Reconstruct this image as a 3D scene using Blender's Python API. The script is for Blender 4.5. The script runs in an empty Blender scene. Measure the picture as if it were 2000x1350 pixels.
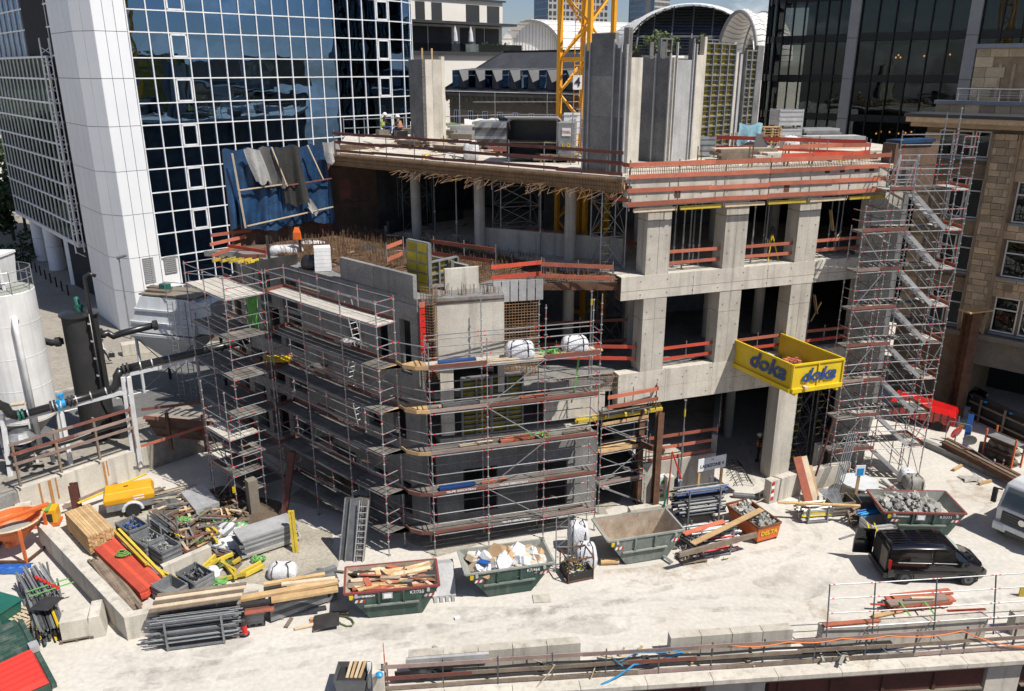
import bpy, bmesh, math, random
from mathutils import Vector as Vec, Matrix as Mat
random.seed(7)
R=random.random
def ru(a,b): return a+(b-a)*random.random()
rad=math.radians
SC=bpy.context.scene
COL=SC.collection
# ---------------- camera, world, sun, exposure ----------------
FPX=1590.; CH=21.6; TH=rad(18.75); CT,ST=math.cos(TH),math.sin(TH)
cam=bpy.data.cameras.new('camera'); camo=bpy.data.objects.new('camera',cam); COL.objects.link(camo)
cam.sensor_width=36.; cam.lens=36.*FPX/2000.; cam.clip_end=3000; cam.clip_start=.3
camo.location=(0,0,CH); camo.rotation_euler=(rad(90)-TH,0,0)
SC.camera=camo
SC.render.resolution_x=1024; SC.render.resolution_y=691
SUN_AZ=122.; SUN_EL=57.
W=bpy.data.worlds.new('World'); SC.world=W; W.use_nodes=True
def world():
    nt=W.node_tree; N=nt.nodes; L=nt.links; N.clear()
    out=N.new('ShaderNodeOutputWorld'); bg=N.new('ShaderNodeBackground'); bg.inputs[1].default_value=.057
    sky=N.new('ShaderNodeTexSky'); sky.sky_type='NISHITA'; sky.sun_disc=False; sky.air_density=1.0; sky.dust_density=.4; sky.ozone_density=1.6
    sky.sun_elevation=rad(SUN_EL); sky.sun_rotation=rad(SUN_AZ)
    tc=N.new('ShaderNodeTexCoord'); mp=N.new('ShaderNodeMapping'); mp.inputs['Scale'].default_value=(1,1,2.6)
    no=N.new('ShaderNodeTexNoise'); no.inputs['Scale'].default_value=4.2; no.inputs['Detail'].default_value=9; no.inputs['Roughness'].default_value=.62
    rp=N.new('ShaderNodeValToRGB'); rp.color_ramp.elements[0].position=.52; rp.color_ramp.elements[1].position=.7
    mx=N.new('ShaderNodeMixRGB'); mx.inputs[2].default_value=(14.2,14.6,15.2,1)
    L.new(tc.outputs['Generated'],mp.inputs[0]); L.new(mp.outputs[0],no.inputs[0]); L.new(no.outputs[0],rp.inputs[0])
    L.new(rp.outputs[0],mx.inputs[0]); tn=N.new('ShaderNodeMixRGB'); tn.blend_type='MULTIPLY'; tn.inputs[0].default_value=1; tn.inputs[2].default_value=(.97,1.0,1.2,1); L.new(sky.outputs[0],tn.inputs[1]); L.new(tn.outputs[0],mx.inputs[1]); L.new(mx.outputs[0],bg.inputs[0]); L.new(bg.outputs[0],out.inputs[0])
world()
sl=bpy.data.lights.new('sun','SUN'); sl.energy=5.0; sl.angle=rad(.53); sl.color=(1,.955,.88)
so=bpy.data.objects.new('sun',sl); COL.objects.link(so)
_d=Vec((math.sin(rad(SUN_AZ))*math.cos(rad(SUN_EL)),math.cos(rad(SUN_AZ))*math.cos(rad(SUN_EL)),math.sin(rad(SUN_EL))))
so.rotation_euler=_d.to_track_quat('Z','Y').to_euler(); so.location=(40,-20,80)
vs=SC.view_settings; vs.view_transform='Standard'; vs.look='None'; vs.gamma=1; vs.exposure=.3; vs.use_curve_mapping=False
# ---------------- where a point of the photograph stands ----------------
def ray(px,py):
    u=(px-1000)/FPX; v=(py-675)/FPX
    return Vec((u, CT-v*ST, -ST-v*CT))
def G(px,py,z=0.):
    d=ray(px,py); t=(z-CH)/d.z; return Vec((d.x*t,d.y*t,z))
def D(px,py,y):
    d=ray(px,py); t=y/d.y; return Vec((d.x*t,y,CH+d.z*t))
def PL(px,py,P,h):
    d=ray(px,py); h=rad(h); nx,ny=math.cos(h),-math.sin(h)
    t=(P[0]*nx+P[1]*ny)/(d.x*nx+d.y*ny); return Vec((d.x*t,d.y*t,CH+d.z*t))
def hd(h): return Vec((math.sin(rad(h)),math.cos(rad(h)),0))
def V(*a): return Vec(a if len(a)==3 else (a[0],a[1],0))
# ---------------- materials ----------------
M={}
def pm(name,col,rough=.85,metal=0.,col2=None,scale=1.2,amt=.5,bump=0.,rnd=0.,fine=0.,streak=0.,coat=0.,streakcol=None):
    m=bpy.data.materials.new(name); m.use_nodes=True; nt=m.node_tree; N=nt.nodes; L=nt.links
    b=N['Principled BSDF']; b.inputs['Roughness'].default_value=rough; b.inputs['Metallic'].default_value=metal
    if coat: b.inputs['Coat Weight'].default_value=coat
    geo=N.new('ShaderNodeNewGeometry'); c2=col2 or tuple(c*.72 for c in col)
    no=N.new('ShaderNodeTexNoise'); no.inputs['Scale'].default_value=scale; no.inputs['Detail'].default_value=8; no.inputs['Roughness'].default_value=.65
    L.new(geo.outputs['Position'],no.inputs['Vector'])
    rp=N.new('ShaderNodeMapRange'); rp.inputs[1].default_value=.5-.5*max(.05,1-amt); rp.inputs[2].default_value=.5+.5*max(.05,1-amt)
    rp.inputs[1].default_value=.36; rp.inputs[2].default_value=.66; rp.inputs[4].default_value=min(1,amt*1.6)
    L.new(no.outputs[0],rp.inputs[0])
    mx=N.new('ShaderNodeMixRGB'); mx.inputs[1].default_value=(*col,1); mx.inputs[2].default_value=(*c2,1); L.new(rp.outputs[0],mx.inputs[0])
    last=mx.outputs[0]
    if streak:
        mp=N.new('ShaderNodeMapping'); mp.inputs['Scale'].default_value=(3.,3.,.16); L.new(geo.outputs['Position'],mp.inputs[0])
        n3=N.new('ShaderNodeTexNoise'); n3.inputs['Scale'].default_value=1.; n3.inputs['Detail'].default_value=5; L.new(mp.outputs[0],n3.inputs[0])
        r3=N.new('ShaderNodeMapRange'); r3.inputs[1].default_value=.5; r3.inputs[2].default_value=.72; r3.inputs[4].default_value=streak; L.new(n3.outputs[0],r3.inputs[0])
        m3=N.new('ShaderNodeMixRGB'); m3.inputs[2].default_value=(*(streakcol or tuple(c*.5 for c in col)),1); L.new(r3.outputs[0],m3.inputs[0]); L.new(last,m3.inputs[1]); last=m3.outputs[0]
    if fine:
        n2=N.new('ShaderNodeTexNoise'); n2.inputs['Scale'].default_value=scale*14; n2.inputs['Detail'].default_value=4; L.new(geo.outputs['Position'],n2.inputs['Vector'])
        r2=N.new('ShaderNodeMapRange'); r2.inputs[1].default_value=.3; r2.inputs[2].default_value=.7; r2.inputs[3].default_value=1-fine; r2.inputs[4].default_value=1+fine*.6; L.new(n2.outputs[0],r2.inputs[0])
        m2=N.new('ShaderNodeMixRGB'); m2.blend_type='MULTIPLY'; m2.inputs[0].default_value=1; L.new(last,m2.inputs[1]); L.new(r2.outputs[0],m2.inputs[2]); last=m2.outputs[0]
    if rnd:
        oi=N.new('ShaderNodeObjectInfo'); r4=N.new('ShaderNodeMapRange'); r4.inputs[3].default_value=1-rnd; r4.inputs[4].default_value=1+rnd; L.new(oi.outputs['Random'],r4.inputs[0])
        m4=N.new('ShaderNodeMixRGB'); m4.blend_type='MULTIPLY'; m4.inputs[0].default_value=1; L.new(last,m4.inputs[1]); L.new(r4.outputs[0],m4.inputs[2]); last=m4.outputs[0]
    L.new(last,b.inputs['Base Color'])
    if bump:
        bp=N.new('ShaderNodeBump'); bp.inputs['Strength'].default_value=bump; bp.inputs['Distance'].default_value=.05
        nb=N.new('ShaderNodeTexNoise'); nb.inputs['Scale'].default_value=scale*6; nb.inputs['Detail'].default_value=6; L.new(geo.outputs['Position'],nb.inputs['Vector'])
        L.new(nb.outputs[0],bp.inputs['Height']); L.new(bp.outputs[0],b.inputs['Normal'])
    M[name]=m; return m
pm('concrete',(.49,.455,.39),.9,col2=(.36,.33,.28),scale=.7,amt=.6,bump=.2,fine=.08,streak=.75)
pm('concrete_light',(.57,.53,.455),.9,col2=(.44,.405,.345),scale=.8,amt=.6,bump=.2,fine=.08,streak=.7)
pm('concrete_grey',(.255,.248,.235),.85,col2=(.165,.16,.15),scale=.8,amt=.75,bump=.2,fine=.2,streak=.5,rnd=.12)  # albedo lowered so part of the wing's shade sits in the colour
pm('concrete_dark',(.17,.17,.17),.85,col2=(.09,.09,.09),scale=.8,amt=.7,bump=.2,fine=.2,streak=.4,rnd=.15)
pm('yard',(.55,.52,.47),.95,col2=(.47,.44,.39),scale=.35,amt=.5,bump=.15,fine=.12)
def yard_marks():
    m=M['yard']; nt=m.node_tree; N=nt.nodes; L=nt.links; b=N['Principled BSDF']; src=b.inputs['Base Color'].links[0].from_socket; geo=[n for n in N if n.type=='NEW_GEOMETRY'][0]
    def layer(src,rot,scale,lo,hi,col,f,det=6):
        mp=N.new('ShaderNodeMapping'); mp.inputs['Rotation'].default_value=(0,0,rot); mp.inputs['Scale'].default_value=scale; L.new(geo.outputs['Position'],mp.inputs[0])
        no=N.new('ShaderNodeTexNoise'); no.inputs['Scale'].default_value=1; no.inputs['Detail'].default_value=det; no.inputs['Roughness'].default_value=.7; L.new(mp.outputs[0],no.inputs[0])
        r=N.new('ShaderNodeMapRange'); r.inputs[1].default_value=lo; r.inputs[2].default_value=hi; r.inputs[4].default_value=f; L.new(no.outputs[0],r.inputs[0])
        mx=N.new('ShaderNodeMixRGB'); mx.inputs[2].default_value=(*col,1); L.new(r.outputs[0],mx.inputs[0]); L.new(src,mx.inputs[1]); return mx.outputs[0]
    src=layer(src,-.12,(.1,.42,1),.48,.74,(.36,.335,.30),.55,8)
    src=layer(src,.6,(.22,.5,1),.56,.72,(.40,.365,.31),.5,9)
    src=layer(src,0,(.5,.6,1),.58,.75,(.40,.34,.26),.5,9)
    src=layer(src,0,(6,6,6),.64,.74,(.25,.235,.21),.55,3)
    L.new(src,b.inputs['Base Color'])
yard_marks()
pm('dust',(.40,.365,.30),.95,col2=(.26,.235,.195),scale=.5,amt=.7,bump=.5,fine=.25)
pm('paving',(.30,.27,.225),.9,col2=(.22,.2,.17),scale=.3,amt=.5,fine=.2)
pm('asphalt',(.14,.14,.135),.95,col2=(.10,.10,.10),scale=.3,amt=.5,fine=.2)
pm('white_line',(.75,.75,.72),.8)
pm('earth',(.17,.125,.085),.98,col2=(.09,.065,.045),scale=.8,amt=.8,bump=.8,fine=.3)
pm('white_panel',(.74,.75,.76),.45,col2=(.68,.69,.71),scale=.3,amt=.4,rnd=.02)
pm('joint',(.12,.12,.12),.9)
pm('white_frame',(.80,.80,.80),.4)
pm('olive',(.48,.47,.12),.8,col2=(.34,.33,.09),scale=.4,amt=.5)
pm('inner_dark',(.018,.02,.022),.9)
pm('inner_grey',(.05,.055,.06),.9,rnd=.4)
pm('chair_yellow',(.6,.55,.06),.7)
pm('galv',(.34,.35,.355),.45,.55,col2=(.23,.24,.25),scale=3,amt=.6,rnd=.15)
pm('galv_dark',(.13,.135,.14),.6,.3,col2=(.08,.08,.085),scale=3,amt=.6,rnd=.25)
pm('steel_grey',(.25,.26,.265),.55,.3,col2=(.16,.165,.17),scale=2,amt=.6,rnd=.2,fine=.12)
pm('alu',(.52,.52,.52),.45,.5,col2=(.40,.40,.40),scale=2,amt=.6,rnd=.15)
pm('rust',(.155,.075,.04),.9,.1,col2=(.075,.04,.028),scale=2.5,amt=.9,fine=.3,rnd=.25,bump=.3)
pm('rebar',(.25,.15,.08),.85,.2,col2=(.09,.055,.035),scale=2.5,amt=.8,rnd=.2)
pm('girder',(.13,.042,.032),.75,.1,col2=(.08,.03,.025),scale=.9,amt=.7,fine=.2)
pm('board_red',(.46,.135,.075),.8,col2=(.33,.10,.06),scale=1.6,amt=.7,fine=.18,rnd=.28)
pm('board_dark',(.20,.07,.048),.8,col2=(.13,.05,.04),scale=1.6,amt=.7,fine=.18,rnd=.25)
pm('board_bright',(.58,.075,.035),.75,col2=(.42,.06,.035),scale=1.6,amt=.6,fine=.14,rnd=.22)
pm('board_faded',(.33,.235,.20),.85,col2=(.23,.17,.145),scale=1.6,amt=.7,fine=.2,rnd=.22)
pm('wood',(.56,.38,.19),.8,col2=(.42,.265,.125),scale=2.2,amt=.65,fine=.18,rnd=.22)
pm('wood_pale',(.60,.49,.345),.85,col2=(.46,.36,.245),scale=2,amt=.6,fine=.18,rnd=.2)
pm('wood_old',(.235,.185,.135),.9,col2=(.14,.105,.08),scale=2,amt=.7,fine=.25,rnd=.28)
pm('deckboard',(.185,.168,.148),.85,col2=(.105,.095,.085),scale=1.4,amt=.75,fine=.25,rnd=.25)  # darkened base colour carries some shade of the scaffold lifts
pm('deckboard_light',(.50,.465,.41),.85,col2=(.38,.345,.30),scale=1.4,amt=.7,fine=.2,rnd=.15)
pm('ply_black',(.022,.021,.021),.55,col2=(.045,.042,.04),scale=2,amt=.6,rnd=.3)
pm('yellow',(.66,.47,.012),.5,col2=(.54,.37,.012),scale=.9,amt=.5,rnd=.08)
pm('yellow_beam',(.62,.46,.045),.7,col2=(.45,.32,.04),scale=2,amt=.6,rnd=.2,fine=.15)
pm('yellow_ply',(.43,.33,.012),.7,col2=(.27,.2,.012),scale=1.8,amt=.7,fine=.2,rnd=.25)
pm('crane_yellow',(.78,.36,.012),.5,col2=(.66,.28,.012),scale=1.2,amt=.5)
pm('machine_yellow',(.72,.36,.012),.4,col2=(.6,.28,.012),scale=1.5,amt=.5)
pm('blue_print',(.02,.065,.22),.5)
pm('tarp_blue',(.012,.055,.135),.5,col2=(.008,.03,.075),scale=1.4,amt=.7,fine=.15,bump=.5)
pm('tarp_grey',(.10,.098,.095),.8,col2=(.065,.063,.06),scale=1.4,amt=.6,fine=.2,bump=.5)
pm('tarp_black',(.022,.021,.02),.7,col2=(.035,.033,.03),scale=1.4,amt=.6,bump=.5)
pm('fleece',(.36,.355,.34),.95,col2=(.25,.245,.24),scale=1.8,amt=.7,bump=.6)
pm('bigbag',(.66,.66,.67),.8,col2=(.48,.48,.5),scale=2.5,amt=.7,bump=.9)
pm('plastic_blue',(.27,.47,.55),.4,col2=(.2,.38,.46),scale=2,amt=.5,bump=.5)
pm('strap_green',(.12,.33,.08),.7,col2=(.1,.33,.06),scale=3,amt=.5)
pm('black_plastic',(.014,.0145,.015),.32,col2=(.022,.022,.023),scale=1.2,amt=.5)
pm('black_matt',(.016,.016,.017),.7,col2=(.028,.027,.026),scale=1.2,amt=.6)
pm('rubber',(.018,.018,.018),.85)
pm('tank_white',(.68,.68,.67),.45,col2=(.55,.54,.52),scale=.6,amt=.6,streak=.3)
pm('hopper_grey',(.58,.60,.61),.45,col2=(.46,.48,.49),scale=.7,amt=.6,streak=.25)
pm('skip_green',(.022,.062,.048),.5,col2=(.045,.085,.068),scale=1.3,amt=.8,fine=.25,streak=.6,streakcol=(.17,.18,.15))
pm('skip_worn',(.19,.215,.19),.75,col2=(.105,.135,.115),scale=1.3,amt=.9,fine=.25,streak=.4,streakcol=(.30,.29,.25))
pm('skip_inner',(.43,.36,.28),.95,col2=(.27,.2,.14),scale=1.6,amt=.8,fine=.25)
pm('skip_dust',(.30,.31,.28),.95,col2=(.22,.23,.2),scale=1.1,amt=.8,fine=.25)
pm('skip_red',(.24,.04,.035),.7,col2=(.15,.055,.045),scale=2,amt=.7)
pm('orange',(.70,.155,.025),.55,col2=(.50,.11,.03),scale=1.4,amt=.7,fine=.2)
pm('container_red',(.66,.05,.035),.45,col2=(.52,.045,.035),scale=.9,amt=.5)
pm('red_paint',(.55,.022,.018),.4)
pm('white_paint',(.78,.78,.77),.5)
pm('blue_paint',(.02,.10,.36),.45)
pm('cyan_paint',(.02,.27,.55),.4)
pm('teal_paint',(.015,.12,.09),.4)
pm('rubble',(.40,.385,.35),.95,col2=(.27,.26,.235),scale=2.5,amt=.8,fine=.25,rnd=.25,bump=.6)
pm('cardboard',(.43,.29,.16),.85,col2=(.34,.22,.12),scale=2,amt=.5,rnd=.2)
pm('sandstone',(.54,.40,.25),.9,col2=(.40,.295,.185),scale=1.6,amt=.7,fine=.25,rnd=.3,bump=.4)
pm('sandstone_light',(.56,.45,.29),.9,col2=(.44,.345,.215),scale=1.4,amt=.6,fine=.22,rnd=.32,bump=.3)
pm('sandstone_dark',(.33,.24,.15),.9,col2=(.23,.165,.10),scale=1.6,amt=.7,fine=.25,rnd=.25,bump=.4)
pm('stone_grey',(.20,.175,.135),.9,col2=(.15,.13,.10),scale=1,amt=.6,fine=.2,rnd=.1)
pm('lead',(.24,.27,.31),.5,.3,col2=(.18,.2,.23),scale=1,amt=.5)
pm('slate',(.055,.057,.064),.6,col2=(.035,.036,.04),scale=.6,amt=.6,fine=.35,rnd=.1)
pm('zinc_dark',(.05,.052,.057),.45,.2,col2=(.035,.036,.04),scale=.8,amt=.5)
pm('render_white',(.66,.63,.57),.9,col2=(.58,.55,.5),scale=.3,amt=.4)
pm('anthracite',(.028,.029,.032),.6,rnd=.2)
pm('roof_white',(.72,.70,.665),.4,col2=(.62,.60,.57),scale=.2,amt=.4,rnd=.04)
pm('roof_seam',(.42,.41,.39),.5)
pm('column_grey',(.32,.315,.31),.7,col2=(.27,.265,.26),scale=1,amt=.5,fine=.1,rnd=.04)
pm('black_metal',(.012,.0125,.014),.35,.3)
pm('blind',(.50,.51,.53),.7,col2=(.42,.43,.45),scale=.5,amt=.5,rnd=.15)
pm('leaf',(.045,.085,.022),.75,col2=(.022,.045,.014),scale=1.5,amt=.8,rnd=.2)
pm('leaf_light',(.12,.16,.05),.75,col2=(.07,.1,.03),scale=1.5,amt=.8)
pm('bark',(.08,.055,.04),.95)
pm('skin',(.42,.25,.17),.6); pm('hair',(.02,.015,.012),.8)
pm('vest_yellow',(.62,.70,.03),.7); pm('vest_orange',(.85,.16,.02),.7); pm('helmet',(.8,.8,.8),.35)
pm('jeans',(.03,.06,.15),.85); pm('dark_cloth',(.02,.022,.025),.9); pm('shirt_white',(.75,.76,.8),.8); pm('olive_cloth',(.10,.09,.06),.9)
pm('car_black',(.004,.004,.006),.14,coat=.6); pm('car_red',(.5,.012,.012),.25,coat=.5); pm('car_white',(.62,.63,.64),.3,coat=.4)
pm('chrome',(.6,.6,.6),.2,.9); pm('lamp_red',(.35,.015,.012),.25); pm('lamp_clear',(.6,.62,.65),.15)
pm('sign_white',(.80,.80,.79),.5); pm('ink',(.02,.02,.022),.6); pm('sign_red',(.62,.03,.03),.5); pm('orange_cable',(.8,.2,.03),.5)
pm('formply',(.42,.42,.42),.6,col2=(.31,.31,.31),scale=.9,amt=.6,fine=.12,streak=.3,rnd=.14)
pm('brownwall',(.145,.088,.058),.95,col2=(.08,.05,.035),scale=.9,amt=.85,fine=.3,bump=.6,streak=.4)
pm('rust_stain',(.42,.20,.06),.95,col2=(.3,.14,.05),scale=4,amt=.8)
def stainmat(name,col,f,scale,lo=.45,hi=.65):
    m=bpy.data.materials.new(name); m.use_nodes=True; nt=m.node_tree; N=nt.nodes; L=nt.links; b=N['Principled BSDF']; b.inputs['Base Color'].default_value=(*col,1); b.inputs['Roughness'].default_value=.95
    geo=N.new('ShaderNodeNewGeometry'); no=N.new('ShaderNodeTexNoise'); no.inputs['Scale'].default_value=scale; no.inputs['Detail'].default_value=9; no.inputs['Roughness'].default_value=.7; L.new(geo.outputs['Position'],no.inputs['Vector'])
    r=N.new('ShaderNodeMapRange'); r.inputs[1].default_value=lo; r.inputs[2].default_value=hi; r.inputs[4].default_value=f; L.new(no.outputs[0],r.inputs[0]); L.new(r.outputs[0],b.inputs['Alpha']); M[name]=m
stainmat('track',(.30,.275,.24),.24,1.3); stainmat('damp',(.27,.25,.22),.24,.7); stainmat('ochre',(.45,.34,.21),.45,1.2)
def glassmat(name,tint,transp,rough=.01,ior=1.7,base=(.01,.012,.014),wave=0.):
    m=bpy.data.materials.new(name); m.use_nodes=True; nt=m.node_tree; N=nt.nodes; L=nt.links; N.clear()
    o=N.new('ShaderNodeOutputMaterial'); g=N.new('ShaderNodeBsdfGlossy'); g.inputs['Roughness'].default_value=rough; g.inputs['Color'].default_value=(*tint,1)
    t=N.new('ShaderNodeBsdfTransparent'); t.inputs['Color'].default_value=(transp,transp*1.02,transp*.98,1)
    f=N.new('ShaderNodeFresnel'); f.inputs['IOR'].default_value=ior
    mx=N.new('ShaderNodeMixShader'); L.new(f.outputs[0],mx.inputs[0]); L.new(t.outputs[0],mx.inputs[1]); L.new(g.outputs[0],mx.inputs[2]); L.new(mx.outputs[0],o.inputs[0])
    if wave:
        geo=N.new('ShaderNodeNewGeometry'); oi=N.new('ShaderNodeObjectInfo'); ad=N.new('ShaderNodeVectorMath'); ad.operation='ADD'
        L.new(geo.outputs['Position'],ad.inputs[0]); L.new(oi.outputs['Random'],ad.inputs[1])
        no=N.new('ShaderNodeTexNoise'); no.inputs['Scale'].default_value=.55; no.inputs['Detail'].default_value=1; L.new(ad.outputs[0],no.inputs[0])
        bp=N.new('ShaderNodeBump'); bp.inputs['Strength'].default_value=wave; bp.inputs['Distance'].default_value=.1; L.new(no.outputs[0],bp.inputs['Height'])
        L.new(bp.outputs[0],g.inputs['Normal']); L.new(bp.outputs[0],f.inputs['Normal'])
    M[name]=m
glassmat('glass_tower',(.36,.62,1.),.88,ior=3.9,wave=.1)
glassmat('glass_dark',(.7,.8,.85),.5,ior=1.6,wave=.08)
glassmat('glass_wing',(.32,.45,.38),.32,ior=1.28,wave=.1)
glassmat('glass_clear',(.9,.95,1.),.75,ior=1.5)
glassmat('glass_blue',(.55,.72,1.),.18,ior=2.6,wave=.1)
# ---------------- mesh helpers ----------------
class MB:
    def __init__(s): s.v=[]; s.f=[]; s.m=[]; s.mi=0
    def add(s,vs,fs):
        o=len(s.v); s.v+= [tuple(v) for v in vs]
        for f in fs: s.f.append([i+o for i in f]); s.m.append(s.mi)
        return s
    def hexa(s,b,t): # 4 bottom, 4 top points
        return s.add(list(b)+list(t),[(3,2,1,0),(4,5,6,7),(0,1,5,4),(1,2,6,5),(2,3,7,6),(3,0,4,7)])
    def box(s,x,y,z,sx,sy,sz,h=0.):
        c,n=math.cos(h),math.sin(h); P=[(-.5,-.5),(.5,-.5),(.5,.5),(-.5,.5)]
        q=[(x+a*sx*c-b*sy*n, y+a*sx*n+b*sy*c) for a,b in P]
        return s.hexa([(a,b,z-sz/2) for a,b in q],[(a,b,z+sz/2) for a,b in q])
    def bar(s,p,q,w,h,up=(0,0,1)):
        p=Vec(p); q=Vec(q); d=(q-p).normalized(); u=Vec(up)
        if abs(d.dot(u))>.98: u=Vec((0,1,0)) if abs(d.y)<.9 else Vec((1,0,0))
        x=d.cross(u).normalized(); y=x.cross(d)
        c=[(-w/2,-h/2),(w/2,-h/2),(w/2,h/2),(-w/2,h/2)]
        return s.hexa([p+x*a+y*b for a,b in c],[q+x*a+y*b for a,b in c])
    def tube(s,p,q,r,n=6,r2=None,cap=True):
        p=Vec(p); q=Vec(q); d=(q-p).normalized(); u=Vec((0,0,1)) if abs(d.z)<.95 else Vec((1,0,0))
        x=d.cross(u).normalized(); y=x.cross(d); r2=r if r2 is None else r2
        a=[(math.cos(2*math.pi*i/n),math.sin(2*math.pi*i/n)) for i in range(n)]
        vs=[p+(x*i+y*j)*r for i,j in a]+[q+(x*i+y*j)*r2 for i,j in a]
        fs=[(i,(i+1)%n,n+(i+1)%n,n+i) for i in range(n)]
        if cap: fs+=[tuple(range(n-1,-1,-1)),tuple(range(n,2*n))]
        return s.add(vs,fs)
    def path(s,pts,r,n=6):
        pts=[Vec(p) for p in pts]; rings=[]; x=None
        for i,p in enumerate(pts):
            d=(pts[min(i+1,len(pts)-1)]-pts[max(i-1,0)]).normalized()
            if x is None:
                u=Vec((0,0,1)) if abs(d.z)<.95 else Vec((1,0,0)); x=d.cross(u).normalized()
            x=(x-d*x.dot(d)).normalized(); y=x.cross(d)
            rings.append([p+(x*math.cos(2*math.pi*k/n)+y*math.sin(2*math.pi*k/n))*r for k in range(n)])
        vs=[v for g in rings for v in g]; fs=[]
        for i in range(len(pts)-1):
            for k in range(n): fs.append((i*n+k,i*n+(k+1)%n,(i+1)*n+(k+1)%n,(i+1)*n+k))
        fs+=[tuple(range(n-1,-1,-1)),tuple(range(len(vs)-n,len(vs)))]
        return s.add(vs,fs)
    def prism(s,poly,z0,z1):
        n=len(poly); vs=[(p[0],p[1],z0) for p in poly]+[(p[0],p[1],z1) for p in poly]
        a=sum(poly[i][0]*poly[(i+1)%n][1]-poly[(i+1)%n][0]*poly[i][1] for i in range(n))
        fs=[(i,(i+1)%n,n+(i+1)%n,n+i) for i in range(n)]+[tuple(range(n-1,-1,-1)),tuple(range(n,2*n))]
        if a<0: fs=[f[::-1] for f in fs]
        return s.add(vs,fs)
    def wall(s,p,q,z0,z1,t): # slab of thickness t to the left-hand side of p->q
        p=Vec((p[0],p[1],0)); q=Vec((q[0],q[1],0)); d=(q-p).normalized(); n=Vec((-d.y,d.x,0))*t
        return s.prism([p,q,q+n,p+n],z0,z1)
    def loft(s,secs,cap=True):
        n=len(secs[0]); vs=[p for c in secs for p in c]; fs=[]
        for i in range(len(secs)-1):
            for k in range(n): fs.append((i*n+k,i*n+(k+1)%n,(i+1)*n+(k+1)%n,(i+1)*n+k))
        if cap: fs+=[tuple(range(n-1,-1,-1)),tuple(range(len(vs)-n,len(vs)))]
        return s.add(vs,fs)
    def quad(s,a,b,c,d): return s.add([a,b,c,d],[(0,1,2,3)])
    def lathe(s,prof,cx=0,cy=0,n=20):
        secs=[[(cx+r*math.cos(2*math.pi*k/n),cy+r*math.sin(2*math.pi*k/n),z) for k in range(n)] for r,z in prof]
        return s.loft(secs)
    def mesh(s,name,mats,off=None,smooth=False):
        me=bpy.data.meshes.new(name)
        vs=[(a-off[0],b-off[1],c-off[2]) for a,b,c in s.v] if off is not None else s.v
        me.from_pydata(vs,[],s.f)
        for m in (mats if isinstance(mats,(list,tuple)) else [mats]): me.materials.append(M[m])
        me.polygons.foreach_set('material_index',s.m)
        if smooth: me.polygons.foreach_set('use_smooth',[True]*len(s.f))
        me.update(); return me
    def build(s,name,mats,parent=None,off=None,smooth=False,bev=0.):
        me=s.mesh(name,mats,off,smooth); o=bpy.data.objects.new(name,me); COL.objects.link(o)
        bm=bmesh.new(); bm.from_mesh(me); bmesh.ops.recalc_face_normals(bm,faces=bm.faces)
        if bev: bmesh.ops.bevel(bm,geom=[e for e in bm.edges],offset=bev,segments=2,affect='EDGES',profile=.6)
        bm.to_mesh(me); bm.free()
        if parent is not None: o.parent=parent
        return o
def tag(o,label=None,cat=None,group=None,kind=None):
    if label: o['label']=label
    if cat: o['category']=cat
    if group: o['group']=group
    if kind: o['kind']=kind
    return o
def thing(name,label,cat,loc=(0,0,0),rz=0.,group=None):
    o=bpy.data.objects.new(name,None); o.empty_display_size=.2; COL.objects.link(o)
    o.location=loc; o.rotation_euler=(0,0,rz); return tag(o,label,cat,group)
def struct(name,mb,mat,**k): return tag(mb.build(name,mat,**k),kind='structure')
def dup(root,loc,rz,label=None,group=None,mat=None):
    def cp(o,par):
        c=o.copy(); COL.objects.link(c)
        if par is not None: c.parent=par
        for ch in o.children: cp(ch,c)
        return c
    r=cp(root,None); r.location=loc; r.rotation_euler=(0,0,rz)
    if label: r['label']=label
    if group: r['group']=group
    return r
_mc={}
def unit(kind,a,b,mat):
    k=(kind,round(a,4),round(b,4),mat)
    if k not in _mc:
        mb=MB()
        if kind=='tube': mb.tube((0,0,0),(0,0,1),a,int(b))
        else: mb.box(0,0,.5,a,b,1)
        _mc[k]=mb.mesh(kind+'_'+mat,mat)
    return _mc[k]
def orient(p,q,up=(0,0,1),roll=0.):
    p=Vec(p); q=Vec(q); d=q-p; L=d.length; d=d/L; u=Vec(up)
    if abs(d.dot(u))>.98: u=Vec((0,1,0)) if abs(d.y)<.9 else Vec((1,0,0))
    x=d.cross(u).normalized(); y=x.cross(d)
    if roll: x,y=x*math.cos(roll)+y*math.sin(roll),y*math.cos(roll)-x*math.sin(roll)
    m=Mat(((x.x,y.x,d.x,p.x),(x.y,y.y,d.y,p.y),(x.z,y.z,d.z,p.z),(0,0,0,1)))
    return m@Mat.Diagonal((1,1,L,1))
def put(name,me,mtx,parent=None):
    o=bpy.data.objects.new(name,me); COL.objects.link(o); o.matrix_local=mtx
    if parent is not None: o.parent=parent
    return o
def _o(parent): return Vec(parent.location) if parent is not None else Vec((0,0,0))
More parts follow.
